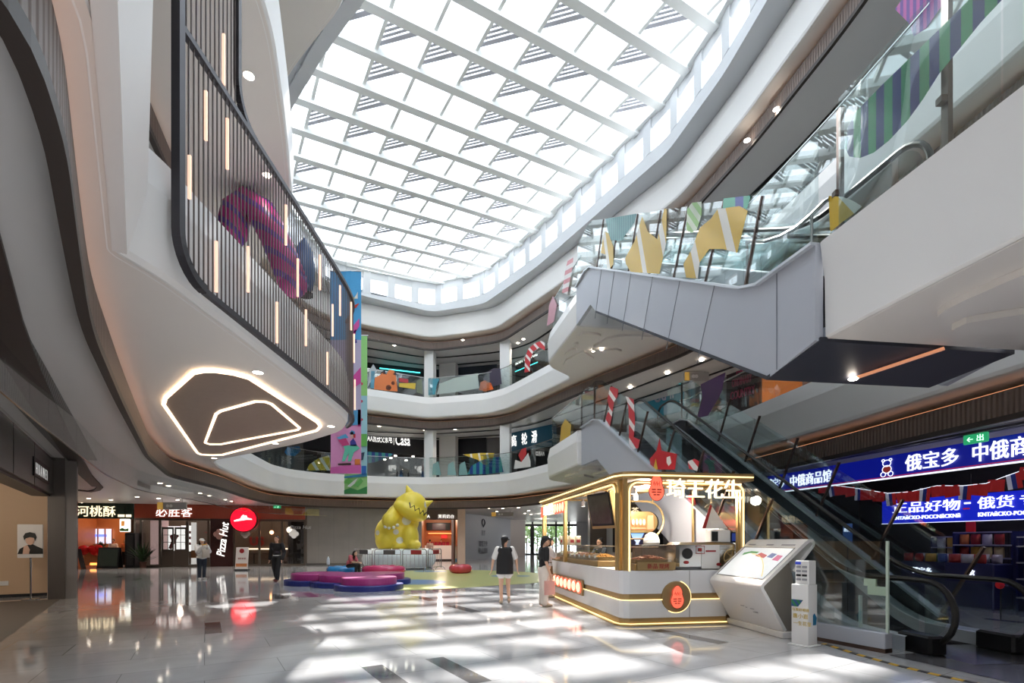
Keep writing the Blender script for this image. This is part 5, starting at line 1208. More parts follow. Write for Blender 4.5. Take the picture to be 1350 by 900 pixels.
mb = MB(); u, _ = FR.at(1105, 700); t = thing_on(FR, 'blue_sign', 'blue notice panel on the dark store wall behind the escalator', 'sign', u, .3, 1.45); mb.b2((-.14, -.01, 0), (.14, 0, .5)); obj('sheet', mb, mat('notice blue', (50, 80, 140), .4, emit=.3), t); letters(t, '阳光', -.1, .3, .1, DIMW, .01, y=-.02, depth=.01)
t = thing_on(FR, 'dark_sign', 'grey white characters on the dark front behind the escalator', 'shop sign', FR.at(1035, 690)[0], .2, 1.6); letters(t, '甘茶', 0, .3, .22, DIMW, .006); letters(t, '多江', .12, .02, .22, DIMW, .006)
lamp('POINT', FR.world(6.5, 2.6, 3.3), 22, (1, .9, .85)); lamp('POINT', FR.world(9, 2.4, 3.3), 22, (1, .9, .85))

# ------------------------------------------------------------------ shops on the upper floors
WU = [(-17, 17), (-17, 29), (-13.5, 33.6), (-5.6, 36.4), (.6, 34.8), (3.6, 31.2), (7.6, 25.6), (11, 19), (12.4, 12), (12.8, 3)]
for z, nm in ((z2, '2'), (z3, '3')):
    m = MB(); m.sweep(WU, [(0, z), (0, z + 3.2), (.3, z + 3.2), (.3, z)], ccol=True); struct('wall_shops_' + nm, m, mat('upper shop wall ' + nm, (120, 118, 120), .5, noise=.06))
    for o_ in (1.5, 3.0):
        m = MB(); m.sweep(offs(B3r if nm == '3' else offs(B2r, .0), o_), [(-.06, z + 3.13), (.06, z + 3.13), (.06, z + 3.1), (-.06, z + 3.1)], ccol=True); struct('trim_slot_%s_%d' % (nm, o_ * 2), m, DARK)
def upsign(px0, px1, y0, y1, label, m, txt=None, tpx=None, lm=SIGNW, seg_=None, y=-.2, bold=.006, tz=None):
    a, b = seg_; f = Front(a, b); u0, u1, zlo, zhi = f.rect(px0, y0, px1, y1); zlo = min(f.at(px0, y1)[1], f.at(px1, y1)[1]); zhi = max(f.at(px0, y0)[1], f.at(px1, y0)[1])
    t = thing_on(f, 'fascia_sign', label, 'shop sign', u0, y, zlo); mb = MB(); panel(mb, 0, u1 - u0, 0, .12, 0, zhi - zlo); obj('board', mb, m, t)
    for s, p0, p1, hh, zz in (tpx or ()):
        setz(fitted(t, f, u0, s, p0, p1, (y0 + y1) / 2, hh * (zhi - zlo), lm, bold=bold), zz * (zhi - zlo))
    return t, f, u0, zhi - zlo
SA, SB, SC, SD = ((-13.5, 33.6), (-5.6, 36.4)), ((-5.6, 36.4), (.6, 34.8)), ((.6, 34.8), (3.6, 31.2)), ((3.6, 31.2), (7.6, 25.6))
BL = mat('charcoal sign band', (34, 34, 40), .4)
upsign(400, 558, 569, 592, 'charcoal sign band with white letters ending in Casa on the middle deck', BL, tpx=[('AX凯铁交家电 |', 484, 519, .42, .36), ('Casa', 521, 540, .42, .36)], seg_=SA)
upsign(572, 642, 577, 598, 'plain charcoal shop band on the middle deck right of the corner column', BL, seg_=SB)
TEAL = mat('teal sign band', (26, 74, 96), .4, emit=.08)
t, f, u0, hh = upsign(641, 672, 574, 586, 'short teal sign band with a round white badge on the middle deck', TEAL, seg_=((-.2, 34.9), (1.4, 33.6)))
obj('badge', MB().lathe([(0, -.02), (.3, -.02), (.3, .0), (0, 0)], (.9, -.02, hh / 2), 20, M=RM), SIGNW, t); letters(t, 'T', .78, hh / 2 - .13, .34, TEAL, .02, y=-.05, depth=.02)
upsign(673, 735, 568, 587, 'teal sign band with three white characters reading roller skating on the middle deck', TEAL, tpx=[('高', 677, 684, .5, .25), ('轮', 691, 698, .5, .25), ('滑', 704, 711, .5, .25)], seg_=((-.5, 34.5), (3.4, 30.5)))
upsign(472, 558, 470, 488, 'charcoal band with cyan light lines on the top deck left of the corner column', BL, seg_=SA)
f = Front(*SA)
for k, (p0, p1, ya, yb) in enumerate(((492, 524, 476, 480), (527, 554, 482, 486), (500, 553, 487, 493))):
    a, za = f.at(p0, ya); b, zb_ = f.at(p1, yb); t = thing_on(f, 'light_line', ('upper left cyan light line on the top deck shopfront', 'upper right cyan light line on the top deck shopfront', 'long lower cyan light line on the top deck shopfront')[k], 'light', a, -.3, za); mb = MB(); mb.bar((0, 0, 0), (b - a, 0, zb_ - za), .05, .06); obj('tube', mb, mat('cyan led', (80, 220, 220), .4, emit=1.6) if k == 0 else MATS['cyan led'], t)
upsign(575, 656, 484, 500, 'slate band on the top deck between the two columns', mat('slate band', (52, 58, 70), .4), seg_=SB)
t, f, u0, hh = upsign(668, 722, 455, 490, 'dark shopfront with white letters and cyan lines on the top deck', BL, tpx=[('ZUI SPACE', 683, 712, .2, .4)], seg_=((.8, 34.5), (4.6, 29.6)))
for zz in (.25, .72): obj('light_line', MB().b2((.6, -.03, zz * hh), (3.6, 0, zz * hh + .05)), MATS['cyan led'], t)
upsign(840, 912, 498, 540, 'teal poster band behind the lower escalator top', mat('teal poster', (40, 104, 124), .4, emit=.1), tpx=[('Gd li', 866, 892, .35, .3)], lm=mat('pale poster text', (180, 170, 190), .4), seg_=SD)
upsign(962, 1003, 470, 540, 'dark maroon shop poster with stacked magenta words behind the escalators', mat('maroon poster', (56, 34, 44), .4), tpx=[('JUST', 975, 990, .13, .62), ('ORDINARY', 970, 996, .13, .45), ('COUNTRY', 968, 1000, .13, .25)], lm=mat('magenta text', (170, 50, 90), .4), seg_=((7.6, 25.6), (11, 19)))
t, f, u0, hh = upsign(1010, 1060, 488, 520, 'orange lit shop panel on the middle deck behind the escalators', mat('orange lit', (214, 120, 60), .5, emit=.3), seg_=((9.5, 21.8), (12, 14)))
# flat dark sheets standing in for the shade inside the shops below the bands
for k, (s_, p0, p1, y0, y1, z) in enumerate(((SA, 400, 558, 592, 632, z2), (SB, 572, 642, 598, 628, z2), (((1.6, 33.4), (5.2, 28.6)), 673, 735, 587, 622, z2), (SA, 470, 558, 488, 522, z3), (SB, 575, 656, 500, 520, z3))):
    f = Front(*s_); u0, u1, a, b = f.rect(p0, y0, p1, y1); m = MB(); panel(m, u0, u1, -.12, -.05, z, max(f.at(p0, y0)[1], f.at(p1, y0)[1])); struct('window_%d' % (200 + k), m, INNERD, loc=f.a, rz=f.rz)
f = Front(*SA)
for k, (px, py) in enumerate(((505, 597), (513, 591), (521, 601), (529, 597), (537, 593), (544, 602), (515, 604), (552, 599), (507, 606), (535, 607))):
    u, z = f.at(px, py); t = thing_on(f, 'shop_lamp', 'small round lamp shining inside the dark shop below the Casa sign', 'lamp', u, -.16, z, 'lamps in the shop below the Casa sign'); obj('lens', MB().ball((0, 0, 0), (.09, .03, .05), 8, 6), LAMP, t)
# ------------------------------------------------------------------ nut kiosk
KO, KR = Vector((1.94, 9.0, 0)), math.atan2(.162, .987)
def KW(x, y, z=0): return KO + Matrix.Rotation(KR, 3, 'Z') @ Vector((x, y, z))
def kthing(name, label, cat, x, y, z, group=None, rz=0): return thing(name, label, cat, KW(x, y, z), KR + rz, group)
KM = mat('white kiosk marble', (222, 222, 224), .25, noise=.05, nscale=2.5)
W, D = 2.5, 5.45
k = thing('kiosk_counter', 'L-shaped white marble kiosk counter with gold bands and a round gold plaque', 'counter', KO, KR)
def ring(o, z0, z1):
    x1 = 2.0 if o < .05 else 1.98
    p = [(.14, -o), (x1, -o), (x1, .14), (W - .05, .14), (W - .05, .72), (.72, .72), (.72, D + o), (-o, D + o), (-o, .14), (.04 - o * .7, .04 - o * .7)]
    return MB().prism(p, z0, z1)
obj('lower_panel', ring(0, .13, .46), KM, k); obj('upper_panel', ring(0, .56, .97), KM, k)
obj('gold_band', ring(-.012, .46, .56), GOLD2, k); obj('base_band', ring(.004, .03, .13), GOLD2, k); obj('plinth', ring(.1, 0, .03), GOLD, k)
m = MB(); m.tube([(2.0, -.02, .455), (.14, -.02, .455), (.0, .06, .455), (-.02, .2, .455), (-.02, 2.2, .455)], .008, 6); obj('band_light', m, LEDG, k)
m = MB(); m.tube([(1.98, -.06, .04), (.14, -.06, .04), (-.03, .03, .04), (-.06, .2, .04), (-.06, D, .04)], .009, 6); obj('base_light', m, LEDG, k)
m = MB(); m.b2((1.28, -.004, .13), (1.288, 0, .97)); obj('joint', m, MATS['joint'], k)
# plaque with a gourd emblem
PX, PZ = 1.02, .5
m = MB(); m.lathe([(0, -.02), (.27, -.02), (.28, 0), (.28, .03), (0, .03)], (PX, -.01, PZ), 36, M=RM); obj('plaque', m, GOLD2, k)
m = MB(); m.tube([(PX + .285 * math.cos(a), -.0, PZ + .285 * math.sin(a)) for a in [math.radians(d) for d in range(-120, 75, 8)]], .01, 6); obj('plaque_light', m, LEDG, k)
def gourd(cx, cz, h, n=26):
    pts = []
    for i in range(n):
        a = 2 * math.pi * i / n
        pts.append((cx + h * .3 * math.cos(a) * (1.0 - .2 * math.sin(a)) * (1 - .22 * math.exp(-((math.sin(a) - .18) / .22) ** 2)), cz + h * .5 * math.sin(a)))
    return pts
def emblem(par, cx, cz, h, y, name='gourd_emblem'):
    o = obj(name, MB().extr([(x, y, z) for x, z in gourd(cx, cz, h)], (0, -.025, 0)), SIGNR, par)
    m = MB(); m.tube([(x, y - .03, z) for x, z in gourd(cx, cz, h * 1.03)], h * .014, 5, True)
    for i, zz in enumerate((-.08, -.18, -.28)):
        w = h * (.2, .19, .13)[i]; m.b2((cx - w, y - .03, cz + zz * h - .012 * h * 2), (cx - w * .15, y - .024, cz + zz * h + .012 * h * 2)); m.b2((cx + w * .1, y - .03, cz + zz * h - .012 * h * 2), (cx + w, y - .024, cz + zz * h + .012 * h * 2))
    for a in range(0, 9): m.b2((cx + h * (.03 * a - .13), y - .03, cz + h * (.1 + .05 * math.sin(a * 2.1))), (cx + h * (.03 * a - .118), y - .024, cz + h * (.2 + .05 * math.sin(a * 1.7))))
    obj('gourd_lines', m, mat('brown red lines', (170, 70, 50), .5) if 'brown red lines' not in MATS else MATS['brown red lines'], o if False else par)
emblem(k, PX + .0, PZ, .4, -.032)
def ovals(par, n, u0, du, z, rx, rz_, ax='y', y=0.0, name='oval_neon'):
    for i in range(n):
        c = u0 + du * i; pts = [(c + rx * math.cos(t), z + rz_ * math.sin(t)) for t in [2 * math.pi * j / 14 for j in range(14)]]
        P3 = (lambda u, zz, o=0: (y - o, u, zz)) if ax == 'y' else (lambda u, zz, o=0: (u, y - o, zz))
        m = MB(); m.extr([P3(u, zz) for u, zz in pts], Vector(P3(0, 0, .02)) - Vector(P3(0, 0)))
        o = obj(name, m, SIGNR, par)
        m = MB(); m.tube([P3(u, zz, .024) for u, zz in [(c + rx * .62 * math.cos(t), z + rz_ * .66 * math.sin(t)) for t in [2 * math.pi * j / 12 for j in range(12)]]], rx * .12, 5, True); m.tube([P3(c, z - rz_ * .4, .024), P3(c, z + rz_ * .4, .024)], rx * .1, 5)
        obj('inner_ring', m, mat('pale neon', (255, 220, 190), .5, emit=.7, ecol=(255, 214, 180)) if 'pale neon' not in MATS else MATS['pale neon'], o)
m = MB(); m.b2((-.05, 2.2, .3), (-.012, 4.95, .64)); obj('neon_plate', m, GOLD2, k); ovals(k, 7, 2.42, .365, .47, .165, .14, 'y', -.05)
# gold canopy frame
c = thing('kiosk_canopy', 'gold canopy frame with glowing edges above the nut kiosk', 'canopy', KO, KR)
ZT = 2.73; RD = 6.4
def post(x, y, z0, z1, w=.1, d=.1, nm='post'):
    m = MB(); m.rbox((x, y, (z0 + z1) / 2), (w, d, z1 - z0), .01); obj(nm, m, GOLD, c)
post(-.0 + .08, .06, .97, 2.62, .07, .09); post(.0 + .05, .2, .97, 2.62, .1, .09); post(W - .17, .12, .0, 2.5, .07, .09); post(.05, 3.95, .97, 2.6, .09, .09); post(.05, 6.3, .0, 2.6, .12, .12); post(2.4, 1.9, .0, 2.62, .05, .05)
ol = [(.22, -.06), (W + .02, -.06), (W + .02, .16), (.2, .16), (.16, .2), (.16, RD), (-.06, RD), (-.06, .22), (.02, .02)]
m = MB(); m.prism(ol, 2.6, ZT); obj('edge_beam', m, GOLD2, c)
m = MB(); m.tube([(W, -.075, 2.665), (.22, -.075, 2.665), (.01, .01, 2.665), (-.075, .22, 2.665), (-.075, RD, 2.665)], .014, 6); obj('edge_light', m, LEDG, c)
# rounded light portals under the beam
xa, xb = .14, W - .15
arch = [(xa, -.0, .97)] + [(xa + .16 - .16 * math.cos(t), 0, 2.38 + .16 * math.sin(t)) for t in [math.pi / 2 * i / 6 for i in range(7)]] + [(xb - .16 + .16 * math.sin(t), 0, 2.38 + .16 * math.cos(t)) for t in [math.pi / 2 * i / 6 for i in range(7)]] + [(xb, 0, .97)]
m = MB(); m.tube([(x, .0, z) for x, y, z in arch], .016, 6); obj('portal_light', m, LEDG, c)
m = MB(); m.tube([(x, .05, z) for x, y, z in arch], .045, 6); obj('portal_frame', m, GOLD, c)
arch2 = [(0, .28, .97)] + [(0, .28 + .16 - .16 * math.cos(t), 2.38 + .16 * math.sin(t)) for t in [math.pi / 2 * i / 6 for i in range(7)]] + [(0, RD - .1, 2.54)]
m = MB(); m.tube([(.02, y, z) for x, y, z in arch2], .04, 6); obj('side_frame', m, GOLD, c); m = MB(); m.tube([(-.03, y, z) for x, y, z in arch2[1:]], .014, 6); obj('side_light', m, LEDG, c)
for y in (.9, 1.7, 2.6, 3.4, 4.4, 5.2): obj('hanger', MB().b2((.03, y - .015, 2.5), (.07, y + .015, 2.62)), GOLD2, c)
for x in (.62, 2.1): obj('hanger', MB().b2((x - .012, .03, 2.3), (x + .012, .05, 2.62)), GOLD2, c)
m = MB(); m.b2((.16, .16, 2.66), (W - .0, 1.9, 2.7)); m.b2((.16, 1.9, 2.66), (1.5, RD, 2.7)); obj('ceiling_panel', m, mat('pale canopy panel', (206, 204, 200), .5, noise=.04), c)
m = MB()
for y in (1.1, 2.2, 3.6, 5.0): m.b2((.16, y - .03, 2.6), (W - .02 if y < 1.8 else 1.5, y + .03, 2.66))
m.b2((W - .04, .16, 2.6), (W + .02, 1.9, 2.73)); m.b2((1.46, 1.9, 2.6), (1.52, RD, 2.7)); obj('cross_beam', m, GOLD2, c)
for i, (x, y) in enumerate(((.5, .7), (1.2, .9), (1.9, .9), (.5, 2.0), (.5, 3.2), (.6, 4.2), (1.1, 2.0))):
    s = kthing('spotlight', 'small white spotlight hanging from the gold kiosk canopy', 'lamp', x, y, 2.6, 'spotlights under the kiosk canopy')
    obj('housing', MB().lathe([(0, 0), (.02, 0), (.02, -.06), (.05, -.08), (.05, -.2), (.045, -.2)], n=12), WHITE2, s); obj('lens', MB().lathe([(0, -.185), (.046, -.185)], n=12), LAMP, s)
    if i in (0, 1, 2, 4, 5): lamp('SPOT', KW(x, y, 2.36), 45, (1, .86, .68), .05, 'KioskSpot')
# signs on the canopy
s = kthing('hanging_sign', 'glowing cream Chinese characters with a pink gourd hung under the front of the canopy', 'shop sign', .5, -.02, 2.28)
emblem(s, .12, .17, .46, -.02)
for i, ch in enumerate('琦王花生'): letters(s, ch, .31 + i * .37, .02, .38, SIGNG, .006, y=-.03, depth=.05, name='character')
obj('rail', MB().b2((.05, 0, .16), (1.75, .02, .19)), GOLD2, s)
s2 = kthing('hanging_sign', 'row of cream characters and pink neon ovals on the left side of the canopy', 'shop sign', -.04, 3.3, 2.2, rz=-math.pi / 2)
s2.location = KW(-.05, 6.2, 2.22)
m = MB(); m.rbox((.15, -.02, .12), (.26, .03, .3), .01); obj('red_tab', m, SIGNR, s2)
for i, ch in enumerate('琦王花生'): letters(s2, ch, .36 + i * .3, .02, .32, SIGNG, .006, y=-.03, depth=.04, name='character')
ovals(s2, 4, 1.75, .26, .13, .12, .15, 'x', -.02)
# round gold sign at the back, framed
r = kthing('round_sign', 'round-ended gold sign with pink neon ovals at the back of the kiosk', 'shop sign', 1.0, 2.35, 1.55)
def dshape(w, h, rr, x0=0, z0=0): return [(x0, z0)] + [(x0 + w - rr + rr * math.sin(t), z0 + h / 2 - (h / 2) * math.cos(t)) for t in [math.pi * i / 12 for i in range(13)]] + [(x0, z0 + h)]
m = MB(); m.extr([(x, 0, z) for x, z in dshape(.78, .48, .24, 0, .14)], (0, .06, 0)); obj('plate', m, GOLD, r)
m = MB(); m.extr([(x, .1, z) for x, z in dshape(.86, .5, .25, .0, .13)], (0, .05, 0)); obj('shadow_plate', m, DARK, r)
m = MB(); P_ = dshape(.98, .86, .42, 0, 0); m.tube([(x, .12, z) for x, z in P_], .025, 6, True); obj('frame', m, GOLD2, r)
ovals(r, 5, .1, .085, .38, .038, .085, 'x', -.005); m = MB(); m.b2((.06, -.02, .22), (.48, -.005, .25)); obj('red_line', m, SIGNR, r); m = MB(); m.rbox((.6, -.012, .37), (.15, .02, .32), .006); obj('red_tab', m, SIGNR, r)
obj('hanger', MB().b2((.1, .1, .86), (.13, .13, 1.1)).b2((.7, .1, .84), (.73, .13, 1.1)), GOLD2, r)
# tilted screen in a gold casing
tv = kthing('hanging_screen', 'dark tilted menu screen in a gold casing under the left side of the canopy', 'screen', .3, 2.15, 1.82, rz=-math.pi / 2 + .22)
Mt = Matrix.Rotation(.2, 3, 'X')
m = MB(); m.box((.0, .22, .37), (.95, .32, .78), M=Mt); obj('casing', m, GOLD, tv); m = MB(); m.box((0, .055, .37), (.88, .02, .72), M=Mt); obj('bezel', m, DARK, tv)
sm_ = mat('dim menu display', (70, 66, 54), .15, noise=.5, nscale=5, emit=.06); m = MB(); m.box((0, .044, .37), (.8, .01, .64), M=Mt); obj('display', m, sm_, tv); obj('hanger', MB().b2((-.03, .2, .72), (.03, .26, .84)), GOLD2, tv)
lamp('POINT', KW(1.2, 1.6, 2.4), 110, (1, .88, .74), .1, 'KioskGlow')  # bare point lamp added to brighten the kiosk interior, no fixture
# ---- sweets and nuts in glass cases
CASEG = glass_mat('case glass', (.93, .95, .95), .06)
def case(label, x0, x1, y0, y1, h=.4, front='x'):
    t = kthing('display_case', label, 'display case', x0, y0, .97); w, d = x1 - x0, y1 - y0
    m = MB(); m.rbox((w / 2, d / 2, .06), (w, d, .12), .01); obj('tray_base', m, GOLD2, t)
    if front == 'x':
        prof = [(.0, .12), (.0, .3)] + [(.12 - .12 * math.cos(a), .3 + .12 * math.sin(a)) for a in [math.pi / 2 * i / 5 for i in range(1, 6)]] + [(w * .75, .42)]
        m = MB(); m.loft([[(p[0], yy, p[1]) for p in prof] for yy in (0, d)]); 
        obj('glass', m, CASEG, t); 
        for yy in (0, d): obj('end_glass', MB().extr([(p[0], yy, p[1]) for p in prof] + [(w * .75, yy, .12)], (0, .006, 0)), CASEG, t)
        
    else:
        prof = [(0, .12), (0, .42), (w - .12, .42)] + [(w - .12 + .12 * math.sin(a), .3 + .12 * math.cos(a)) for a in [math.pi / 2 * i / 5 for i in range(6)]] + [(w, .12)]
        m = MB(); m.extr([(p[0], .0, p[1]) for p in prof], (0, .006, 0)); obj('front_glass', m, CASEG, t); m = MB(); m.loft([[(p[0], yy, p[1]) for p in prof[1:]] for yy in (0.01, d * .7)]); obj('glass', m, CASEG, t)
    m = MB(); m.tube([(w * .75, 0, .42), (w * .75, d, .42)] if front == 'x' else [(0, d * .7, .42), (w - .12, d * .7, .42)], .01, 6); obj('top_rail', m, CHROME, t)
    return t
case('long glass case of sweets along the left side of the kiosk counter', .06, .66, 1.5, 3.8)
case('glass case of roasted nuts beside the front gold post', .26, 1.02, .04, .62, front='y')
case('shorter glass case of sweets at the far end of the kiosk counter', .06, .66, 4.05, 5.3)
NUTS = [mat('nuts ' + n, c_, .5, noise=.35, nscale=40, bump=.6) for n, c_ in (('brown', (150, 84, 50)), ('almond', (196, 130, 80)), ('pale', (226, 200, 160)), ('rose', (206, 150, 130)), ('cream', (232, 222, 200)), ('gold', (214, 160, 80)))]
def heap(x0, x1, y0, y1, z, kind, label, n=220, tag_=True):
    rn2 = random.Random(int((x0 + y0) * 1000)); w, d = x1 - x0, y1 - y0
    t = kthing('food_tray', label + ' in a gold tray', 'tray', (x0 + x1) / 2, (y0 + y1) / 2, z)
    m = MB(); m.b2((-w / 2, -d / 2, 0), (w / 2, d / 2, .015))
    for s in (-1, 1): m.b2((s * w / 2 - .006, -d / 2, 0), (s * w / 2 + .006, d / 2, .07)); m.b2((-w / 2, s * d / 2 - .006, 0), (w / 2, s * d / 2 + .006, .07))
    obj('tray', m, GOLD2, t)
    m = MB(); m.smooth = False
    for i in range(n):
        a, q_ = rn2.uniform(-.46, .46), rn2.uniform(-.46, .46); zz = .03 + .085 * (1 - (2 * a) ** 2) * (1 - (2 * q_) ** 2) * rn2.uniform(.6, 1.05) + .02
        R = Matrix.Rotation(rn2.random() * 3, 3, 'Z') @ Matrix.Rotation(rn2.random(), 3, 'X'); m.ball((a * w, q_ * d, zz), (.026, .016, .014), 6, 4, M=R)
    s_ = obj('nut_pile', m, NUTS[kind], t); s_['kind'] = 'stuff'
    if tag_: m = MB(); m.box((-w / 2 - .02, 0, .07), (.006, .09, .06)); obj('price_tag', m, WHITE2, t)
    return t
kinds = [('pale nuts', 4), ('rose coated nuts', 3), ('brown almonds', 1), ('golden nuts', 5), ('cream sweets', 4), ('brown nuts', 0)]
for i in range(6):
    y = 1.54 + i * .375; kd = [5, 2, 5, 1, 3, 4][i]
    heap(.1, .5, y, y + .35, 1.1, kd, ('golden nuts nearest the front', 'pale nuts second from the front', 'golden nuts third from the front', 'brown almonds fourth from the front', 'rose coated nuts fifth from the front', 'cream sweets farthest back')[i] + ' of the long case', 130)
heap(.3, .98, .1, .5, 1.1, 0, 'heap of brown roasted nuts behind the front glass', 320, False)
heap(.1, .5, 4.1, 4.6, 1.1, 3, 'rose coated nuts in the far case', 120); heap(.1, .5, 4.65, 5.2, 1.1, 4, 'cream sweets in the far case', 120)
t = kthing('price_board', 'gold strip with red characters along the front of the nut case', 'sign', .3, .0, .985); m = MB(); m.b2((-.02, -.03, 0), (.7, -.005, .14)); obj('strip', m, GOLD2, t); letters(t, '新品', .16, .03, .1, REDP, .01, y=-.035, depth=.008); letters(t, '现烤', .38, .03, .1, REDP, .01, y=-.035, depth=.008)
for i in range(5):
    b = kthing('paper_bag', 'pale paper bag of sweets stacked at the far end of the kiosk', 'bag', .2 + .12 * (i % 3), 5.05 + .1 * (i // 3) - .6 * 0, 1.4 + .11 * (i // 3) if False else 1.39, 'paper bags on the far case'); 
    b.location = KW(.16 + .17 * (i % 3), 4.35 + .3 * (i // 3), 1.4); o = obj('bag', bag_mb(.17, .24, .1), NUTS[4], b); m = MB(); m.rbox((0, -.05, .1), (.1, .012, .08), .002); obj('print', m, REDP, b)
# roasting machine, with prints, and things on it
rm = kthing('roasting_machine', 'stainless roasting machine with red prints behind the kiosk front', 'machine', 1.1, .1, .97)
m = MB(); m.rbox((.62, .3, .26), (1.2, .5, .5), .05); obj('body', m, CHROME, rm); m = MB(); m.lathe([(0, 0), (.1, 0), (.1, .03), (0, .03)], (.22, .035, .3), 20, M=RM); obj('dial_window', m, DARK, rm)
m = MB(); m.b2((.5, .042, .02), (.86, .048, .46)); obj('paper', m, mat('white paper', (226, 224, 222), .5), rm); m = MB(); m.tube([(.4, .03, .3), (.55, .03, .3), (.55, .03, .44), (.4, .03, .44)], .008, 5, True); m.b2((.58, .03, .33), (.78, .04, .36)); m.b2((.44, .03, .34), (.5, .04, .4)); obj('red_print', m, REDP, rm)
m = MB()
for cx_, cz_ in ((.2, .14), (.84, .1)): m.ball((cx_, .035, cz_), (.05, .01, .03), 8, 6)
obj('berry_print', m, REDP, rm)
wb_ = kthing('wire_basket', 'round wire basket leaning at the right end of the roasting machine', 'basket', 2.12, .02, 1.2); m = MB(); m.tube([(.15 * math.cos(a), 0, .15 * math.sin(a)) for a in [2 * math.pi * i / 18 for i in range(18)]], .006, 5, True)
for a in (.5, 1.4, 2.4): m.tube([(-.15 * math.cos(a), 0, -.15 * math.sin(a)), (0, -.04, 0), (.15 * math.cos(a), 0, .15 * math.sin(a))], .004, 5)
obj('wire', m, GOLD, wb_)
dl = kthing('rice_cooker', 'white dome-lidded pot on the dark stand behind the nut case', 'pot', 1.15, 1.3, 1.42); obj('lid', MB().lathe([(0, .26), (.06, .25), (.13, .2), (.165, .1), (.165, .06)], n=24), WHITE2, dl); obj('body', MB().lathe([(0, 0), (.15, 0), (.17, .05), (.165, .06)], n=24), WHITE2, dl)
ds = kthing('equipment_stand', 'dark equipment stand at the back of the kiosk', 'stand', .95, 1.1, 0); m = MB(); m.rbox((.5, .25, .7), (1.2, .5, 1.4), .02); obj('body', m, mat('dark brown stand', (86, 76, 70), .4, .3), ds); m = MB(); m.rbox((.5, .25, 1.41), (1.26, .54, .03), .01); obj('top', m, DARK, ds)
bx_k = kthing('white_machine', 'white label printer box on the roasting machine', 'machine', 1.85, .25, 1.47); m = MB(); m.rbox((.2, .1, .12), (.4, .22, .24), .015); obj('body', m, WHITE2, bx_k); m = MB(); m.rbox((.07, -.015, .12), (.13, .02, .18), .005); obj('screen', m, DARK, bx_k)
cn = kthing('paper_cone', 'white triangular card stand with a red edge and small notice', 'sign', 1.72, .3, 1.72); m = MB(); m.extr([(0, 0, .02), (.5, 0, .02), (.15, 0, .47)], (0, .012, 0)); obj('card', m, mat('white paper', (226, 224, 222), .5) if False else MATS['white paper'], cn); m = MB(); m.extr([(-.02, -.005, .02), (.05, -.005, .02), (.18, -.005, .44), (.14, -.005, .47)], (0, -.004, 0)); obj('red_edge', m, REDP, cn); m = MB(); m.b2((.15, -.012, .05), (.4, -.004, .17)); obj('notice', m, WHITE, cn)
bs = kthing('tablet', 'small blue screened tablet beside the label printer', 'tablet', 2.3, .3, 1.47); m = MB(); m.rbox((.1, .03, .1), (.2, .03, .2), .01); obj('case', m, DARK, bs); m = MB(); m.b2((.02, .005, .03), (.18, .012, .18)); obj('screen', m, mat('blue tablet screen', (50, 70, 150), .3, emit=.3), bs)
# ------------------------------------------------------------------ touch terminal
TB1, TB2 = Vector((3.98, 9.3, 0)), Vector((4.2, 7.86, 0))
trz = math.atan2((TB2 - TB1).y, (TB2 - TB1).x); TL = (TB2 - TB1).length
tt = thing('touch_terminal', 'large white folded touch-screen terminal with a sloping display beside the kiosk', 'information terminal', TB1, trz)
# local: x along the front edge (left to right as seen), y away from the viewer, z up
TW = mat('white terminal shell', (232, 231, 230), .25)
def shell(prof, x0, x1): 
    m = MB(); m.smooth = False; return m.loft([[(x0, y, z) for y, z in prof], [(x1, y, z) for y, z in prof]], ccol=True)
outer = [(.0, .1), (-.36, .7), (-.4, .77), (-.38, .84), (.36, 1.48), (.42, 1.53), (.49, 1.52), (.52, 1.46), (.5, 1.42), (.22, 1.1), (.24, 1.07), (.54, 1.38)]
fr_ = [(.0, .1), (-.35, .69), (-.39, .75), (-.395, .8), (-.37, .85), (.36, 1.49), (.42, 1.53), (.49, 1.53), (.53, 1.48), (.52, 1.42), (.18, 1.02)]
inn = [(p[0] + .0, p[1]) for p in fr_]
def offp(pts, o):
    out = []
    for i, p in enumerate(pts):
        a = pts[max(0, i - 1)]; b = pts[min(len(pts) - 1, i + 1)]; d = Vector((b[0] - a[0], b[1] - a[1])).normalized(); out.append((p[0] + d.y * o, p[1] - d.x * o))
    return out
ip = offp(fr_, .05)
m = MB(); prof = fr_ + list(reversed(ip)); m.loft([[(0, y, z) for y, z in prof], [(TL, y, z) for y, z in prof]], ccol=True)
for xx in (0, TL): m.extr([(xx, y, z) for y, z in prof], (.004 if xx == 0 else -.004, 0, 0))
obj('shell', m, TW, tt, auto=30)
m = MB(); bp = [(.04, .1), (-.3, .7), (-.32, .8), (.1, 1.17), (.16, 1.0), (.3, .1)]
m.loft([[(.04, y, z) for y, z in bp], [(TL - .04, y, z) for y, z in bp]], ccol=True)
for xx in (.04, TL - .04): m.extr([(xx, y, z) for y, z in bp], (.004 if xx < .1 else -.004, 0, 0))
obj('inner_body', m, mat('warm grey metal', (136, 130, 122), .4, .3), tt)
m = MB(); m.rbox((TL / 2, .16, .05), (TL + .06, .42, .1), .01); obj('plinth', m, TW, tt)
sd = Vector((0, .73, .64)).normalized(); sn = Vector((0, -.64, .73)).normalized()
o0 = Vector((0, -.37, .85)); lens_ = .96
def sp_pt(u, v, e=.0): return Vector((u, 0, 0)) + o0 + sd * v + sn * e
m = MB(); m.extr([sp_pt(.1, .1, .0), sp_pt(TL - .1, .1), sp_pt(TL - .1, .8), sp_pt(.1, .8)], sn * .006)
def map_mat():
    mt = mat('pale map display', (226, 230, 232), .08, emit=.3, ecol=(226, 232, 236), noise=.06, nscale=7); return mt
obj('display', m, map_mat(), tt)
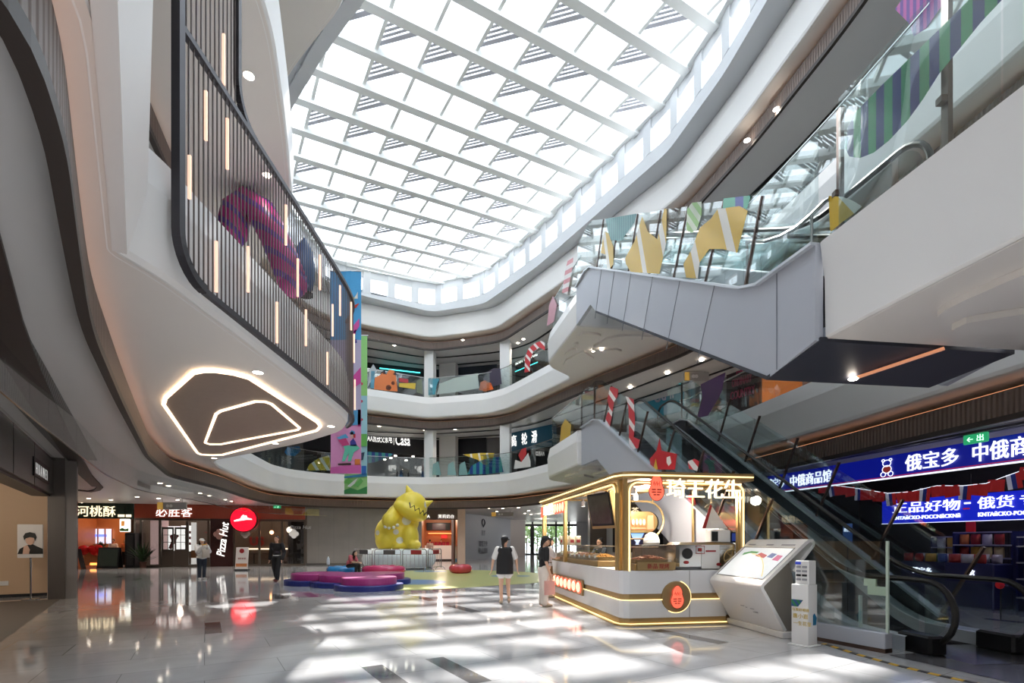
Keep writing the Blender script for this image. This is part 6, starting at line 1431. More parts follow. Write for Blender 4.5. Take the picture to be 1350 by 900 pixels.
m = MB(); m.tube([sp_pt(.08, .08, .002), sp_pt(TL - .08, .08, .002), sp_pt(TL - .08, .82, .002), sp_pt(.08, .82, .002)], .008, 5, True); obj('bezel', m, CHROME, tt)
rn3 = random.Random(9)
for nm, col, pts in (('green_route', (110, 170, 110), [(.25, .6), (.4, .66), (.6, .66), (.62, .7), (.4, .71), (.24, .66)]), ('red_shops', (190, 110, 110), [(.62, .6), (.9, .55), (.92, .62), (.7, .68)]), ('blue_shops', (120, 130, 170), [(.95, .58), (1.1, .56), (1.12, .66), (.98, .68)]), ('pink_shops', (200, 120, 150), [(1.14, .52), (1.3, .5), (1.3, .62), (1.16, .64)])):
    obj(nm, MB().extr([sp_pt(u, v, .008) for u, v in pts], sn * .002), mat('map ' + nm, col, .2, emit=.25), tt)
m = MB(); m.tube([sp_pt(.5 + .8 * t_, .64 - .5 * t_ * t_, .012) for t_ in [i / 10 for i in range(11)]], .006, 5); obj('yellow_route', m, mat('map yellow', (214, 196, 110), .3, emit=.3), tt)
m = MB()
for u, w_ in ((.12, .2), (.62, .18), (1.0, .32)): m.extr([sp_pt(u, .87, .006), sp_pt(u + w_, .87, .006), sp_pt(u + w_, .9, .006), sp_pt(u, .9, .006)], sn * .002)
obj('header_print', m, mat('grey print', (150, 150, 156), .5), tt)
fd = Vector((0, -.36, .6)).normalized(); fn = Vector((0, -.6, -.36)).normalized()
m = MB()
for u, v, w_ in ((.62, .36, .1), (.74, .34, .05), (.86, .33, .1), (.9, .27, .12)): a_ = Vector((u, 0, .1)) + fd * v + fn * .004; m.extr([a_, a_ + Vector((w_, 0, 0)), a_ + Vector((w_, 0, 0)) + fd * .015, a_ + fd * .015], fn * .002)
obj('small_print', m, MATS['grey print'], tt)
# power bank cabinet
pc = thing('charger_cabinet', 'slim white charger cabinet with yellow print standing at the right end of the terminal', 'cabinet', (4.22, 7.36, 0), .55 - math.pi / 2)
m = MB(); m.rbox((0, 0, .45), (.24, .24, .86), .006); obj('lower_box', m, TW, pc); m = MB(); m.rbox((0, 0, .01), (.32, .3, .02), .004); obj('foot', m, TW, pc)
m = MB(); m.rbox((.015, .01, 1.05), (.19, .19, .34), .006); obj('upper_box', m, TW, pc)
for i in range(4):
    m = MB()
    for j in range(2): m.b2((-.075, -.004, 0), (-.008 + 0, 0, .03)) if False else m.rbox((-.035 + j * .085, -.087, .95 + i * .06), (.07, .012, .03), .004)
    obj('charger_slot', m, DARK if i == 1 else MATS['grey print'], pc)
m = MB(); m.b2((-.08, -.09, 1.165), (-.0, -.086, 1.2)); obj('blue_badge', m, mat('badge blue', (50, 70, 190), .4, emit=.2), pc)
m = MB()
m.extr([(-.118, -.122, .56), (-.02, -.122, .56), (.05, -.122, .66), (-.118, -.122, .66)], (0, -.002, 0)); obj('leaf_print', m, stripes('leaf print', [(40, 120, 80), (40, 80, 130)], .07, (.8, 0, .6)), pc)
YEL = mat('yellow print', (206, 176, 70), .5)
for i, (s_, z, h) in enumerate((('与美好相逢', .5, .05), ('惠小逛', .4, .075), ('一生花里', .3, .065))): letters(pc, s_, -.11 + .01 * i, z, h, YEL, .01, y=-.124, depth=.004)
m = MB(); m.extr([(.122, .0, .3), (.122, .08, .3), (.122, .1, .4), (.122, .04, .47), (.122, .0, .44)], (.002, 0, 0)); obj('teal_print', m, mat('teal print', (30, 110, 150), .5), pc)
# ------------------------------------------------------------------ people
SKIN = mat('skin', (214, 172, 146), .55, noise=.04, nscale=9); HAIR = mat('black hair', (24, 20, 19), .5)
def remeshed(name, mb, m, parent, vox=.012, smooth=4):
    o = obj(name, mb, m, parent)
    md = o.modifiers.new('r', 'REMESH'); md.mode = 'VOXEL'; md.voxel_size = vox
    s = o.modifiers.new('s', 'SMOOTH'); s.iterations = smooth; s.factor = .5
    dg = bpy.context.evaluated_depsgraph_get(); dg.update(); me = bpy.data.meshes.new_from_object(o.evaluated_get(dg))
    o.modifiers.clear(); old = o.data; o.data = me; bpy.data.meshes.remove(old)
    if not me.materials: me.materials.append(m)
    me.polygons.foreach_set('use_smooth', [True] * len(me.polygons)); return o
def limb(mb, pts, rs):
    """tapered chain with round joints"""
    for p, r in zip(pts, rs): mb.ball(p, r, 12, 8)
    for (p, r), (q, s) in zip(zip(pts, rs), zip(pts[1:], rs[1:])): mb.tube([p, q], [r, s], 12)
    return mb
def hand(mb, w, d, side, curl=.5, fwd=Vector((0, -1, 0))):
    """palm and five bent fingers from wrist w along d; fwd is where the palm's thumb side looks"""
    d = Vector(d).normalized(); fwd = (fwd - d * fwd.dot(d)).normalized(); pn = d.cross(fwd) * side
    c = Vector(w) + d * .05
    R = Matrix((fwd, pn, d)).transposed(); mb.ball(c, (.038, .017, .05), 12, 8, M=R)
    for i, (o, L) in enumerate(((.028, .07), (.01, .08), (-.01, .075), (-.028, .06))):
        a = c + d * .035 + fwd * o; b = a + (d * (1 - curl * .4) + pn * -curl * .5).normalized() * L * .55; e = b + (d * (1 - curl) + pn * -curl).normalized() * L * .5
        limb(mb, [a, b, e], [.0095, .009, .008])
    a = c - d * .02 + fwd * .03; b = a + (fwd * .8 + d * .6).normalized() * .04; e = b + (d * .9 + pn * -.3).normalized() * .032; limb(mb, [a, b, e], [.011, .0105, .009])
def person(label, loc, rz, H=1.65, J=None, clothes=(), hair='short', sex='f', vox=.013, hat=None, skirt=None, face_yaw=0.0, extras=None, cat='person'):
    """stands facing local -Y. J overrides joints: positions in units of H"""
    t = thing('person', label, cat, loc, rz)
    sh = .105 if sex == 'f' else .122; hp = .052
    j = dict(pel=(0, 0, .53), waist=(0, 0, .62), chest=(0, 0, .74), neck=(0, .005, .825), head=(0, -.012, .925),
             sl=(sh, 0, .805), sr=(-sh, 0, .805), el=(sh + .03, .01, .635), er=(-sh - .03, .01, .635), wl=(sh + .03, -.03, .49), wr=(-sh - .03, -.03, .49),
             hl=(hp, 0, .515), hr=(-hp, 0, .515), kl=(hp + .003, -.008, .285), kr=(-hp - .003, -.008, .285), al=(hp, .01, .045), ar=(-hp, .01, .045), tl=(hp + .01, -.09, .014), tr=(-hp - .01, -.09, .014), hdl=None, hdr=None)
    if J: j.update(J)
    P = {k: (Vector(v) * H if v is not None else None) for k, v in j.items()}
    b = MB(); s = H / 1.65
    # trunk
    def ell(c, rx, ry, rz_): b.ball(c, (rx * s, ry * s, rz_ * s), 16, 10)
    up = (P['chest'] - P['pel']).normalized(); 
    ell(P['pel'], .145, .105, .11); ell(P['waist'], .118, .088, .13); ell(P['chest'], .14 if sex == 'f' else .155, .098, .16); ell((P['sl'] + P['sr']) / 2, .15 if sex == 'f' else .175, .07, .06)
    limb(b, [P['chest'] + up * .08 * s, P['neck'], P['head'] - Vector((0, 0, .05 * s))], [.07 * s, .05 * s, .047 * s])
    for sd in 'lr':
        limb(b, [P['s' + sd], P['e' + sd], P['w' + sd]], [.05 * s, .038 * s, .026 * s])
        limb(b, [P['h' + sd], P['k' + sd], P['a' + sd]], [.085 * s, .054 * s, .036 * s])
        limb(b, [P['a' + sd] + Vector((0, .02, -.02)), P['t' + sd]], [.036 * s, .024 * s])
        d = P['hd' + sd] if P['hd' + sd] is not None else (P['w' + sd] - P['e' + sd])
        hand(b, P['w' + sd], d, 1 if sd == 'l' else -1, .5)
    # head: skull, jaw, nose, ears, lips
    RH = Matrix.Rotation(face_yaw, 3, 'Z'); hc = P['head']
    def hd(o): return hc + RH @ (Vector(o) * s)
    b.ball(hc + Vector((0, 0, .02 * s)), (.074 * s, .09 * s, .092 * s), 16, 12, M=RH); b.ball(hd((0, -.02, -.045)), (.056 * s, .066 * s, .068 * s), 14, 10, M=RH)
    limb(b, [hd((0, -.088, .015)), hd((0, -.108, -.018))], [.009 * s, .014 * s]); b.ball(hd((0, -.09, -.062)), (.024 * s, .012 * s, .012 * s), 8, 6, M=RH)
    for q in (-1, 1): b.ball(hd((q * .076, .005, -.01)), (.012 * s, .022 * s, .032 * s), 8, 6, M=RH); b.ball(hd((q * .03, -.08, .018)), (.016 * s, .012 * s, .012 * s), 8, 6, M=RH)
    remeshed('body', b, SKIN, t, vox)
    e = MB()
    for q in (-1, 1): e.ball(hd((q * .031, -.0905, .017)), (.01 * s, .004 * s, .005 * s), 8, 6, M=RH); e.tube([hd((q * .016, -.09, .035)), hd((q * .03, -.095, .04)), hd((q * .05, -.08, .035))], .004 * s, 5)
    obj('eyes', e, HAIR, t)
    # hair
    h = MB()
    h.ball(hc + RH @ Vector((0, .014, .035)) * s, (.084 * s, .094 * s, .09 * s), 16, 10, M=RH)
    if hair == 'long': limb(h, [hd((0, .06, .0)), hd((0, .085, -.12)), hd((0, .08, -.26))], [.08 * s, .08 * s, .05 * s]); [limb(h, [hd((q * .07, .02, .02)), hd((q * .08, .03, -.1))], [.03 * s, .03 * s]) for q in (-1, 1)]
    if hair == 'tail': limb(h, [hd((0, .08, .0)), hd((0, .11, -.08)), hd((0, .1, -.2))], [.05 * s, .035 * s, .02 * s])
    if hair == 'bun': h.ball(hd((0, .07, .1)), .045 * s)
    # trim the face side away by pushing it behind the hairline
    hv = []
    for v in h.v:
        q_ = RH.transposed() @ (Vector(v) - hc)
        if q_.z < .06 * s and q_.y < -.02 * s: q_.y = -.02 * s + (q_.y + .02 * s) * .05
        hv.append(tuple(hc + RH @ q_))
    h.v = hv; remeshed('hair', h, HAIR, t, vox, 2)
    if hat:
        m = MB(); m.smooth = True
        m.lathe([(0, .125), (.05, .12), (.085, .085), (.094, .04), (.094, .03)], n=20, sy=1.08); 
        m.v = [tuple(hc + RH @ (Vector(v) * s + Vector((0, .01, .01)) * s)) for v in m.v]; o = obj('cap', m, hat, t)
        m = MB(); m.extr([Vector((math.cos(a) * .085, -.07 - .11 * abs(math.sin(a)) ** .8, .045 - .02 * abs(math.sin(a)))) for a in [math.pi * i / 10 for i in range(11)]], (0, 0, .008)); m.v = [tuple(hc + RH @ (Vector(v) * s)) for v in m.v]; obj('cap_brim', m, hat, t)
    for c in clothes:
        kind, m_, g = c[0], c[1], (c[2] if len(c) > 2 else .012) * s; q = MB()
        if kind in ('top', 'vest', 'tee', 'jacket'):
            low = P['pel'] + up * {'jacket': -.05, 'vest': -.075}.get(kind, -.02) * s
            for cc, rx, ry, rz_ in ((low + up * .04 * s, .15, .11, .1), (P['waist'], .125, .095, .13), (P['chest'], .148 if sex == 'f' else .162, .105, .16), ((P['sl'] + P['sr']) / 2, (.125 if kind == 'vest' else .15) if sex == 'f' else .178, .074, .06)): q.ball(cc, (rx * s + g, ry * s + g, rz_ * s), 16, 10)
            if kind == 'vest':
                q.loft([[(P['pel'].x + rx_ * math.cos(a_), P['pel'].y + ry_ * math.sin(a_), z_) for a_ in [2 * math.pi * i_ / 24 for i_ in range(24)]] for rx_, ry_, z_ in ((.02, .02, P['pel'].z - .15 * s), (.175 * s + g, .13 * s + g, P['pel'].z - .15 * s), (.17 * s + g, .125 * s + g, P['waist'].z), (.15 * s + g, .11 * s + g, P['chest'].z), (.02, .02, P['chest'].z + .02))], ccol=True)
            fr2 = {'top': 1.0, 'jacket': 1.0, 'tee': .55, 'vest': .0}[kind]
            for sd in 'lr':
                S_, E_, W_ = P['s' + sd], P['e' + sd], P['w' + sd]
                if fr2 >= 1: limb(q, [S_, E_, W_ - (W_ - E_) * .06], [.053 * s + g, .042 * s + g, .034 * s + g])
                elif fr2 > 0: limb(q, [S_, S_ + (E_ - S_) * .75], [.054 * s + g, .052 * s + g])
                else: q.ball(S_ * .8 + P['chest'] * .2, .05 * s + g)
            remeshed({'top': 'shirt', 'tee': 't_shirt', 'vest': 'vest', 'jacket': 'jacket'}[kind], q, m_, t, vox, 3)
        elif kind in ('trousers', 'shorts'):
            q.ball(P['pel'], (.15 * s + g, .11 * s + g, .1 * s), 16, 10); k_ = .12 if kind == 'shorts' else None
            for sd in 'lr':
                h_, kn, an = P['h' + sd], P['k' + sd], P['a' + sd]
                if kind == 'shorts': limb(q, [h_, h_ + (kn - h_) * .42], [.09 * s + g, .085 * s + g])
                else: limb(q, [h_, kn, an + (kn - an) * .06], [.088 * s + g, .06 * s + g, .046 * s + g])
            remeshed(kind, q, m_, t, vox, 3)
        elif kind == 'skirt':
            q.loft([[(math.cos(a) * (r_ + .004 * math.sin(9 * a)) * s + P['pel'].x, math.sin(a) * r_ * .8 * s + P['pel'].y, z_ * H) for a in [2 * math.pi * i / 28 for i in range(28)]] for r_, z_ in ((.13, .6), (.16, .53), (.175, .42), (.18, c[3] if len(c) > 3 else .3))], ccol=True); o = obj('skirt', q, m_, t); o.data.polygons.foreach_set('use_smooth', [True] * len(o.data.polygons))
        elif kind == 'shoes':
            for sd in 'lr':
                q = MB(); A_, T_ = P['a' + sd], P['t' + sd]; limb(q, [A_ + (A_ - T_) * .28 + Vector((0, 0, -.03 * s)), A_ + (T_ - A_) * .5 + Vector((0, 0, -.015 * s)), T_ + Vector((0, 0, .012 * s))], [.036 * s, .042 * s, .034 * s]); remeshed('shoe', q, m_, t, .012, 2)
    return t
def cl(n, c, r=.7): return MATS[n] if n in MATS else mat(n, c, r, noise=.05, nscale=12)
CB, CW, CN, CG = cl('black cloth', (26, 26, 30)), cl('white cloth', (226, 224, 222)), cl('navy denim', (40, 48, 62)), cl('grey cloth', (150, 150, 152))
SH = cl('beige shoe', (176, 160, 138)); WS = cl('white shoe', (220, 218, 214))
def foot_at(px, py): return on_plane_z(px, py, 0)
# woman walking away in black vest
p = foot_at(665.5, 795.5)
w1 = person('woman seen from behind in black cap, black vest, white sleeves and frilled white shorts', p, math.pi + .1, 1.62, J=dict(ar=(-.05, .1, .1), kr=(-.05, -.03, .29), tr=(-.06, .04, .025), el=(.17, .0, .65), er=(-.17, .0, .65), wl=(.19, -.02, .52), wr=(-.19, -.04, .52)), hair='tail', hat=CB, face_yaw=-.5,
       clothes=[('tee', CW, .02), ('vest', CB, .035), ('shorts', CW, .012), ('shoes', SH)], vox=.012)
m = MB(); 
for i in range(26): a = 2 * math.pi * i / 26; m.ball((math.cos(a) * .185, math.sin(a) * .145, .69 + .006 * (i % 2)), .02, 6, 4)
obj('frill', m, CW, w1)
# woman in profile, black t-shirt, white trousers
p = foot_at(717, 799)
w2 = person('woman in profile with black cap, black t-shirt and wide white trousers holding a bag', p, math.pi / 2 + .25, 1.62, J=dict(wl=(.13, -.06, .475), wr=(-.13, -.05, .47), head=(0, -.03, .92)), hair='tail', hat=CB,
       clothes=[('tee', CB, .022), ('trousers', cl('cream trousers', (224, 214, 204)), .035), ('shoes', SH)], vox=.012)
bag = thing('shopping_bag', 'pink and clear shopping bag hanging from the hand of the woman in black t-shirt', 'bag', p + Vector((.12, -.16, .28)), .3)
o = obj('sack', bag_mb(.26, .32, .16), film_mat('pink plastic', (226, 170, 160), .8), bag); m = MB(); m.tube([(-.07, 0, .3), (-.03, 0, .42), (.03, 0, .42), (.07, 0, .3)], .006, 5); obj('handles', m, MATS['pink plastic'], bag)
MATS.setdefault('pink plastic', o.data.materials[0])
# woman at the counter
p = foot_at(727, 788) + Vector((-.09, .1, 0))
w3 = person('dark-haired woman in pale t-shirt and brown skirt leaning at the kiosk counter', p, math.pi / 2 + .2, 1.6, J=dict(el=(.12, -.1, .66), er=(-.12, -.1, .66), wl=(.08, -.22, .66), wr=(-.06, -.22, .66), head=(0, -.04, .92)), hair='long',
       clothes=[('tee', cl('pale tee', (206, 200, 198)), .022), ('skirt', cl('brown check skirt', (110, 84, 50)), .02, .33), ('shoes', SH)], vox=.012)
p = KW(1.2, 4.6)
w4 = person('shop assistant in grey and black behind the far glass case of the kiosk', p, KR - math.pi / 2 + .4, 1.58, J=dict(el=(.13, -.08, .66), er=(-.13, -.08, .66), wl=(.08, -.2, .68), wr=(-.08, -.2, .68)), hair='bun', clothes=[('top', cl('slate cloth', (90, 100, 112)), .02), ('vest', CB, .03), ('trousers', CB, .02), ('shoes', SH)], vox=.014)
# man in black at left
p = foot_at(365, 766)
person('man walking towards the viewer in black jacket and black trousers with pale shirt collar', p, -.15, 1.7, J=dict(al=(.05, -.06, .045), tl=(.06, -.16, .014), kl=(.055, -.05, .285), ar=(-.05, .07, .06), tr=(-.06, -.02, .02), wl=(.17, -.07, .48), wr=(-.17, .0, .48), el=(.165, .02, .64), er=(-.165, .03, .64)), sex='m', hair='short',
       clothes=[('top', CW, .008), ('jacket', CB, .024), ('trousers', CB, .022), ('shoes', cl('wine shoe', (90, 36, 34)))], vox=.014)
# girl in white with cap eating
p = foot_at(266, 763.5)
g1 = person('girl in white cap and loose white shirt eating from her hands near the restaurant', p, .9, 1.6, J=dict(el=(.13, -.1, .68), er=(-.13, -.1, .68), wl=(.05, -.17, .8), wr=(-.05, -.17, .79), hdl=(0, -.3, .6), hdr=(0, -.3, .6)), hair='long', hat=CW, clothes=[('top', CW, .045), ('trousers', CN, .016), ('shoes', WS)], vox=.014)
ban = thing('snack', 'yellow wrapped snack held by the girl in the white cap', 'food', p + Vector((.26, -.27, 1.36)), .9); obj('wrap', MB().tube([(-.08, 0, -.01), (0, -.01, .0), (.08, 0, .02)], [.012, .024, .016], 8), cl('yellow food', (226, 176, 60)), ban)
hb = thing('shoulder_bag', 'pale tote bag hanging at the side of the girl in the white cap', 'bag', p + Vector((.28, -.2, .86)), .9); obj('sack', bag_mb(.28, .32, .1), cl('canvas', (190, 180, 168)), hb); m = MB(); m.tube([(-.08, 0, .3), (-.04, 0, .46), (.04, 0, .46), (.08, 0, .3)], .008, 5); obj('strap', m, MATS['canvas'], hb)
# seated person in pink on the blue ring
p = foot_at(463, 758)
person('person in pink top and black trousers sitting hunched on the blue inflatable ring', Vector((p.x - .06, p.y + .15, 0)), 1.25, 1.6, J=dict(pel=(0, .06, .26), waist=(0, .05, .34), chest=(0, -.02, .45), neck=(0, -.08, .53), head=(0, -.14, .6), sl=(.1, -.05, .515), sr=(-.1, -.05, .515), el=(.12, -.12, .37), er=(-.12, -.12, .37), wl=(.06, -.24, .35), wr=(-.06, -.24, .35), hl=(.05, .05, .255), hr=(-.05, .05, .255), kl=(.06, -.22, .27), kr=(-.06, -.22, .27), al=(.06, -.23, .045), ar=(-.06, -.2, .045), tl=(.065, -.32, .014), tr=(-.065, -.29, .014)), hair='long',
       clothes=[('tee', cl('pink cloth', (206, 104, 116)), .024), ('trousers', CB, .014), ('shoes', WS)], vox=.014)
# staff in the shops (small in the picture)
for i, (fr_, px, d, lab, c_) in enumerate(((FA, 131, 1.5, 'shop worker in white behind the pastry counter plant', CW), (FA, 147, 1.6, 'shop worker in orange apron in the middle of the pastry shop', cl('orange cloth', (220, 130, 80))), (FA, 159, 1.3, 'shop worker in dark top at the right of the pastry shop', CB), (FT, 571, 5.2, 'customer with black hair in white at the tea counter', CW), (FT, 586, 7.1, 'tea shop worker in black behind the counter', CB))):
    u, _ = fr_.at(px, 715); 
    if fr_ is FT: u = {571: .45, 586: 1.3}[px]
    person(lab, fr_.world(u, d, 0), fr_.rz + (math.pi if px == 571 else 0), 1.62, hair='short' if i % 2 else 'bun', clothes=[('tee', c_, .02), ('trousers', CB, .016), ('shoes', WS)], vox=.022)

# ------------------------------------------------------------------ inflatable seats, stage, big yellow figure
def inflat(label, px, py, w, h, col, lobes=7, sx=1.0, name='inflatable_pouf'):
    p = foot_at(px, py); t = thing(name, label, 'inflatable seat', (p.x, p.y + w * .4, 0)); m = MB(); m.smooth = True; n = 56; R, r = w / 2 - h / 2, h / 2
    rows = []
    for i in range(n):
        a = 2 * math.pi * i / n; k_ = 1 + .09 * abs(math.sin(lobes * a / 2)) - .05; rr = r * (.86 + .14 * abs(math.sin(lobes * a / 2)) ** .5)
        rows.append([((R + rr * math.cos(b_)) * math.cos(a) * sx, (R + rr * math.cos(b_)) * math.sin(a), r + rr * math.sin(b_) * (r / rr if math.sin(b_) < 0 else 1)) for b_ in [2 * math.pi * q / 14 for q in range(14)]])
    m.loft(rows, True, True); obj('ring', m, mat('vinyl %d %d %d' % col, col, .15, coat=.5), t)
    m = MB(); m.lathe([(0, .01), (R, .01), (R, h * .6), (0, h * .6)], n=28, sx=sx); obj('cushion', m, MATS['vinyl %d %d %d' % col], t)
    m = MB(); m.lathe([(0, h), (.03, h), (.03, h + .015), (0, h + .02)], (R * .7 * sx, -R * .7, -.01), 8); obj('valve', m, MATS['vinyl %d %d %d' % col], t)
    return t
inflat('blue inflatable ring seat under the person in pink', 445, 757, 1.35, .36, (40, 140, 206))
inflat('long magenta inflatable seat before the fenced figure', 501, 757.5, 1.5, .4, (206, 52, 110), 9, 1.35)
inflat('coral red inflatable seat alone at right on the green floor', 606, 756, 1.1, .42, (206, 66, 82), 7)
bt_ = foot_at(445.5, 757); tb = thing('water_bottle', 'clear bottle in a bag standing on the blue inflatable ring', 'bottle', (foot_at(445, 752).x - .02, 24.6, .36)); obj('body', MB().lathe([(0, 0), (.07, 0), (.075, .15), (.06, .3), (.03, .36)], n=12), mat('milky plastic', (214, 220, 226), .3), tb); obj('cap', MB().lathe([(0, .4), (.03, .4), (.03, .36)], n=10), WHITE2, tb)
BLU, MAG = mat('navy blue foam', (36, 50, 128), .35), mat('magenta foam', (176, 60, 134), .3)
st_t = foot_at(445, 766); stage = thing('play_platform', 'low flower-shaped platform with magenta discs on navy discs', 'platform', (st_t.x, st_t.y, 0))
for i, (px, py, rx, z0) in enumerate(((405, 772.5, 45, 0), (450, 775.5, 57, 0), (475, 780, 47, 0), (490, 772, 43, 0))):
    p = foot_at(px, py); r = rx / F * p.y; q_ = Vector((p.x, p.y + r * .9, 0)) - stage.location
    m = MB(); m.lathe([(0, 0), (r, 0), (r, .15), (r - .02, .17), (0, .17)], (q_.x, q_.y, 0), 48); obj('navy_disc', m, BLU, stage)
    r2 = r * .8; m = MB(); m.lathe([(0, .17), (r2, .17), (r2, .36), (r2 - .02, .38), (0, .38 + .004 * i)], (q_.x, q_.y + .0, 0), 48); obj('magenta_disc', m, MAG, stage)
# coloured floor of the play area
m = MB(); gp = [on_plane_z(x, y, .004) for x, y in ((430, 766), (480, 757), (520, 752.5), (575, 751.0), (640, 751.5), (690, 753.5), (735, 758), (745, 763), (700, 768.5), (660, 771), (610, 774.5), (560, 777.5), (505, 778), (450, 773))]; m.extr(gp, (0, 0, .002)); struct('floor_play', m, mat('pale yellow green vinyl', (196, 200, 128), .3))
BV = mat('sky blue vinyl', (86, 140, 190), .3)
for k_, (x, y, rx, ry) in enumerate(((548, 767, 40, 3.3), (567, 752.8, 22, 1.0), (655, 759, 8, .9), (690, 759, 9, .8), (505, 763, 20, 1.6))):
    m = MB(); m.extr([on_plane_z(a, b, .0065) for a, b in blob(x, y, rx, ry, 22)], (0, 0, .001)); struct('floor_spot_%d' % k_, m, BV)
# cloud base and figure
cb = foot_at(524.5, 751.5); CBx = Vector((cb.x * 1.07, cb.y + 2.25, 0))
t = thing('inflatable_cloud', 'white ribbed inflatable cloud ring under the yellow figure', 'inflatable base', CBx)
m = MB(); m.smooth = True; rows = []
for i in range(96):
    a = 2 * math.pi * i / 96; k_ = 1 + .025 * abs(math.sin(16 * a)); rows.append([((1.55 + .5 * math.cos(b_) * k_) * math.cos(a) * .98, (1.55 + .5 * math.cos(b_) * k_) * math.sin(a), .54 + .54 * math.sin(b_) * k_) for b_ in [2 * math.pi * q / 16 for q in range(16)]])
m.loft(rows, True, True); obj('ring', m, mat('white vinyl', (226, 232, 232), .35), t); obj('core', MB().lathe([(0, .02), (1.55, .02), (1.55, .85), (0, .95)], n=40, sx=.98), MATS['white vinyl'], t)
FY = CBx.y; YEL2 = mat('yellow inflatable', (246, 222, 78), .4, noise=.02); SPOT = mat('white inflatable patch', (238, 238, 226), .4)
fg = thing('inflatable_figure', 'big yellow inflatable creature with white spots, pointed ears and a zigzag mouth', 'inflatable figure', (CBx.x, CBx.y, .95))
def fp(px, py, dy=0): v = at_depth(px, py, FY + dy); return v - Vector((CBx.x, CBx.y, .95))
b = MB()
R_ = FY / F
b.ball(fp(523, 704, .0), (28 * R_, 1.25, 27 * R_), 24, 16); b.ball(fp(530, 686, -.1), (22 * R_, 1.0, 24 * R_), 24, 16); b.ball(fp(513, 712, -.2), (17 * R_, 1.1, 17 * R_), 20, 12)
b.ball(fp(541, 708, -.8), (11 * R_, .55, 18 * R_), 16, 12); b.ball(fp(546, 718, -1.0), (9 * R_, .5, 6 * R_), 14, 10); b.ball(fp(526, 720, -.95), (9 * R_, .5, 6 * R_), 14, 10)
remeshed('body', b, YEL2, fg, .05, 6)
b = MB(); tiltM = Matrix.Rotation(math.radians(24), 3, 'Y')
b.ball(fp(543, 668, -.45), (20 * R_, .95, 20 * R_), 24, 16, M=tiltM); b.ball(fp(541, 673, -.7), (23 * R_, .95, 11.5 * R_), 24, 16, M=tiltM); b.ball(fp(529, 662, -.5), (7 * R_, .6, 8 * R_), 16, 10)
remeshed('head', b, YEL2, fg, .05, 6)
for i, (x0, y0, x1, y1, x2, y2) in enumerate(((534, 650, 545, 648, 536, 639.5), (562, 659, 563.5, 668, 571, 660))):
    m = MB(); c_ = fp((x0 + x1) / 2, (y0 + y1) / 2, -.5); d = fp(x2, y2, -.5) - c_; w_ = (fp(x1, y1, -.5) - fp(x0, y0, -.5)).length / 2; m.smooth = True
    m.tube([c_ - d * .5, c_, c_ + d * .55, c_ + d], [w_ * 1.15, w_, w_ * .5, .03], 16); obj('ear', m, YEL2, fg)
b = MB(); limb(b, [fp(521, 676, -.9), fp(514, 686, -1.35)], [9 * R_, 10.5 * R_]); remeshed('arm', b, YEL2, fg, .05, 4)
m = MB()
for x, y in ((508, 694), (513, 695.5), (519, 695), (524, 692)): m.ball(fp(x, y, -1.55), 2.2 * R_, 10, 8)
obj('claws', m, SPOT, fg)
from mathutils.bvhtree import BVHTree
def wrap_spot(target, px, py, rx, ry, name, m_, dep=.012, pts=None):
    """a patch that follows the figure's own skin"""
    me = target.data; bv = BVHTree.FromPolygons([v.co for v in me.vertices], [tuple(p_.vertices) for p_ in me.polygons])
    eye = Vector((0, 0, EYE)) - fg.location; vs = []; fs = []
    if pts is None:
        rings = 5; n = 18; vs2 = [(px, py)] + [(px + rx * k_ / rings * math.cos(2 * math.pi * i / n), py + ry * k_ / rings * math.sin(2 * math.pi * i / n)) for k_ in range(1, rings + 1) for i in range(n)]
    else: vs2 = pts
    out = []
    for x, y in vs2:
        d = (fp(x, y) - eye).normalized(); h = bv.ray_cast(eye, d)
        out.append(h[0] + h[1] * dep if h[0] is not None else None)
    if pts is not None:
        q_ = [o for o in out if o is not None]; return obj(name, MB().tube(q_, .035, 6), m_, fg)
    m = MB(); good = all(o is not None for o in out)
    if not good: base = next(o for o in out if o is not None); out = [o if o is not None else base for o in out]
    fs = [(0, 1 + i, 1 + (i + 1) % n) for i in range(n)]
    for k_ in range(rings - 1): fs += [(1 + k_ * n + i, 1 + (k_ + 1) * n + i, 1 + (k_ + 1) * n + (i + 1) % n, 1 + k_ * n + (i + 1) % n) for i in range(n)]
    m.smooth = True; m.add(out, fs); return obj(name, m, m_, fg)
kids = {o.name.split('.')[0]: o for o in fg.children}
bodyo = [o for o in fg.children if o.name.startswith('body')][0]; heado = [o for o in fg.children if o.name.startswith('head')][0]
for x, y, rx, ry in ((536, 686, 6.2, 6.2), (522, 701, 3.8, 3.6), (527, 712, 4.8, 4.6), (498, 702, 2.6, 3.4), (517, 677, 7, 3.4)): wrap_spot(bodyo, x, y, rx, ry, 'white_spot', SPOT)
wrap_spot(heado, 561, 664.5, 2.0, 4.5, 'white_spot', SPOT)
wrap_spot(heado, 0, 0, 0, 0, 'zigzag_mouth', BLACK, .02, [(540, 662.5), (541, 669), (546, 666.5), (547, 673), (552, 670), (553.5, 677), (557.5, 673), (558.5, 679), (561, 676)])
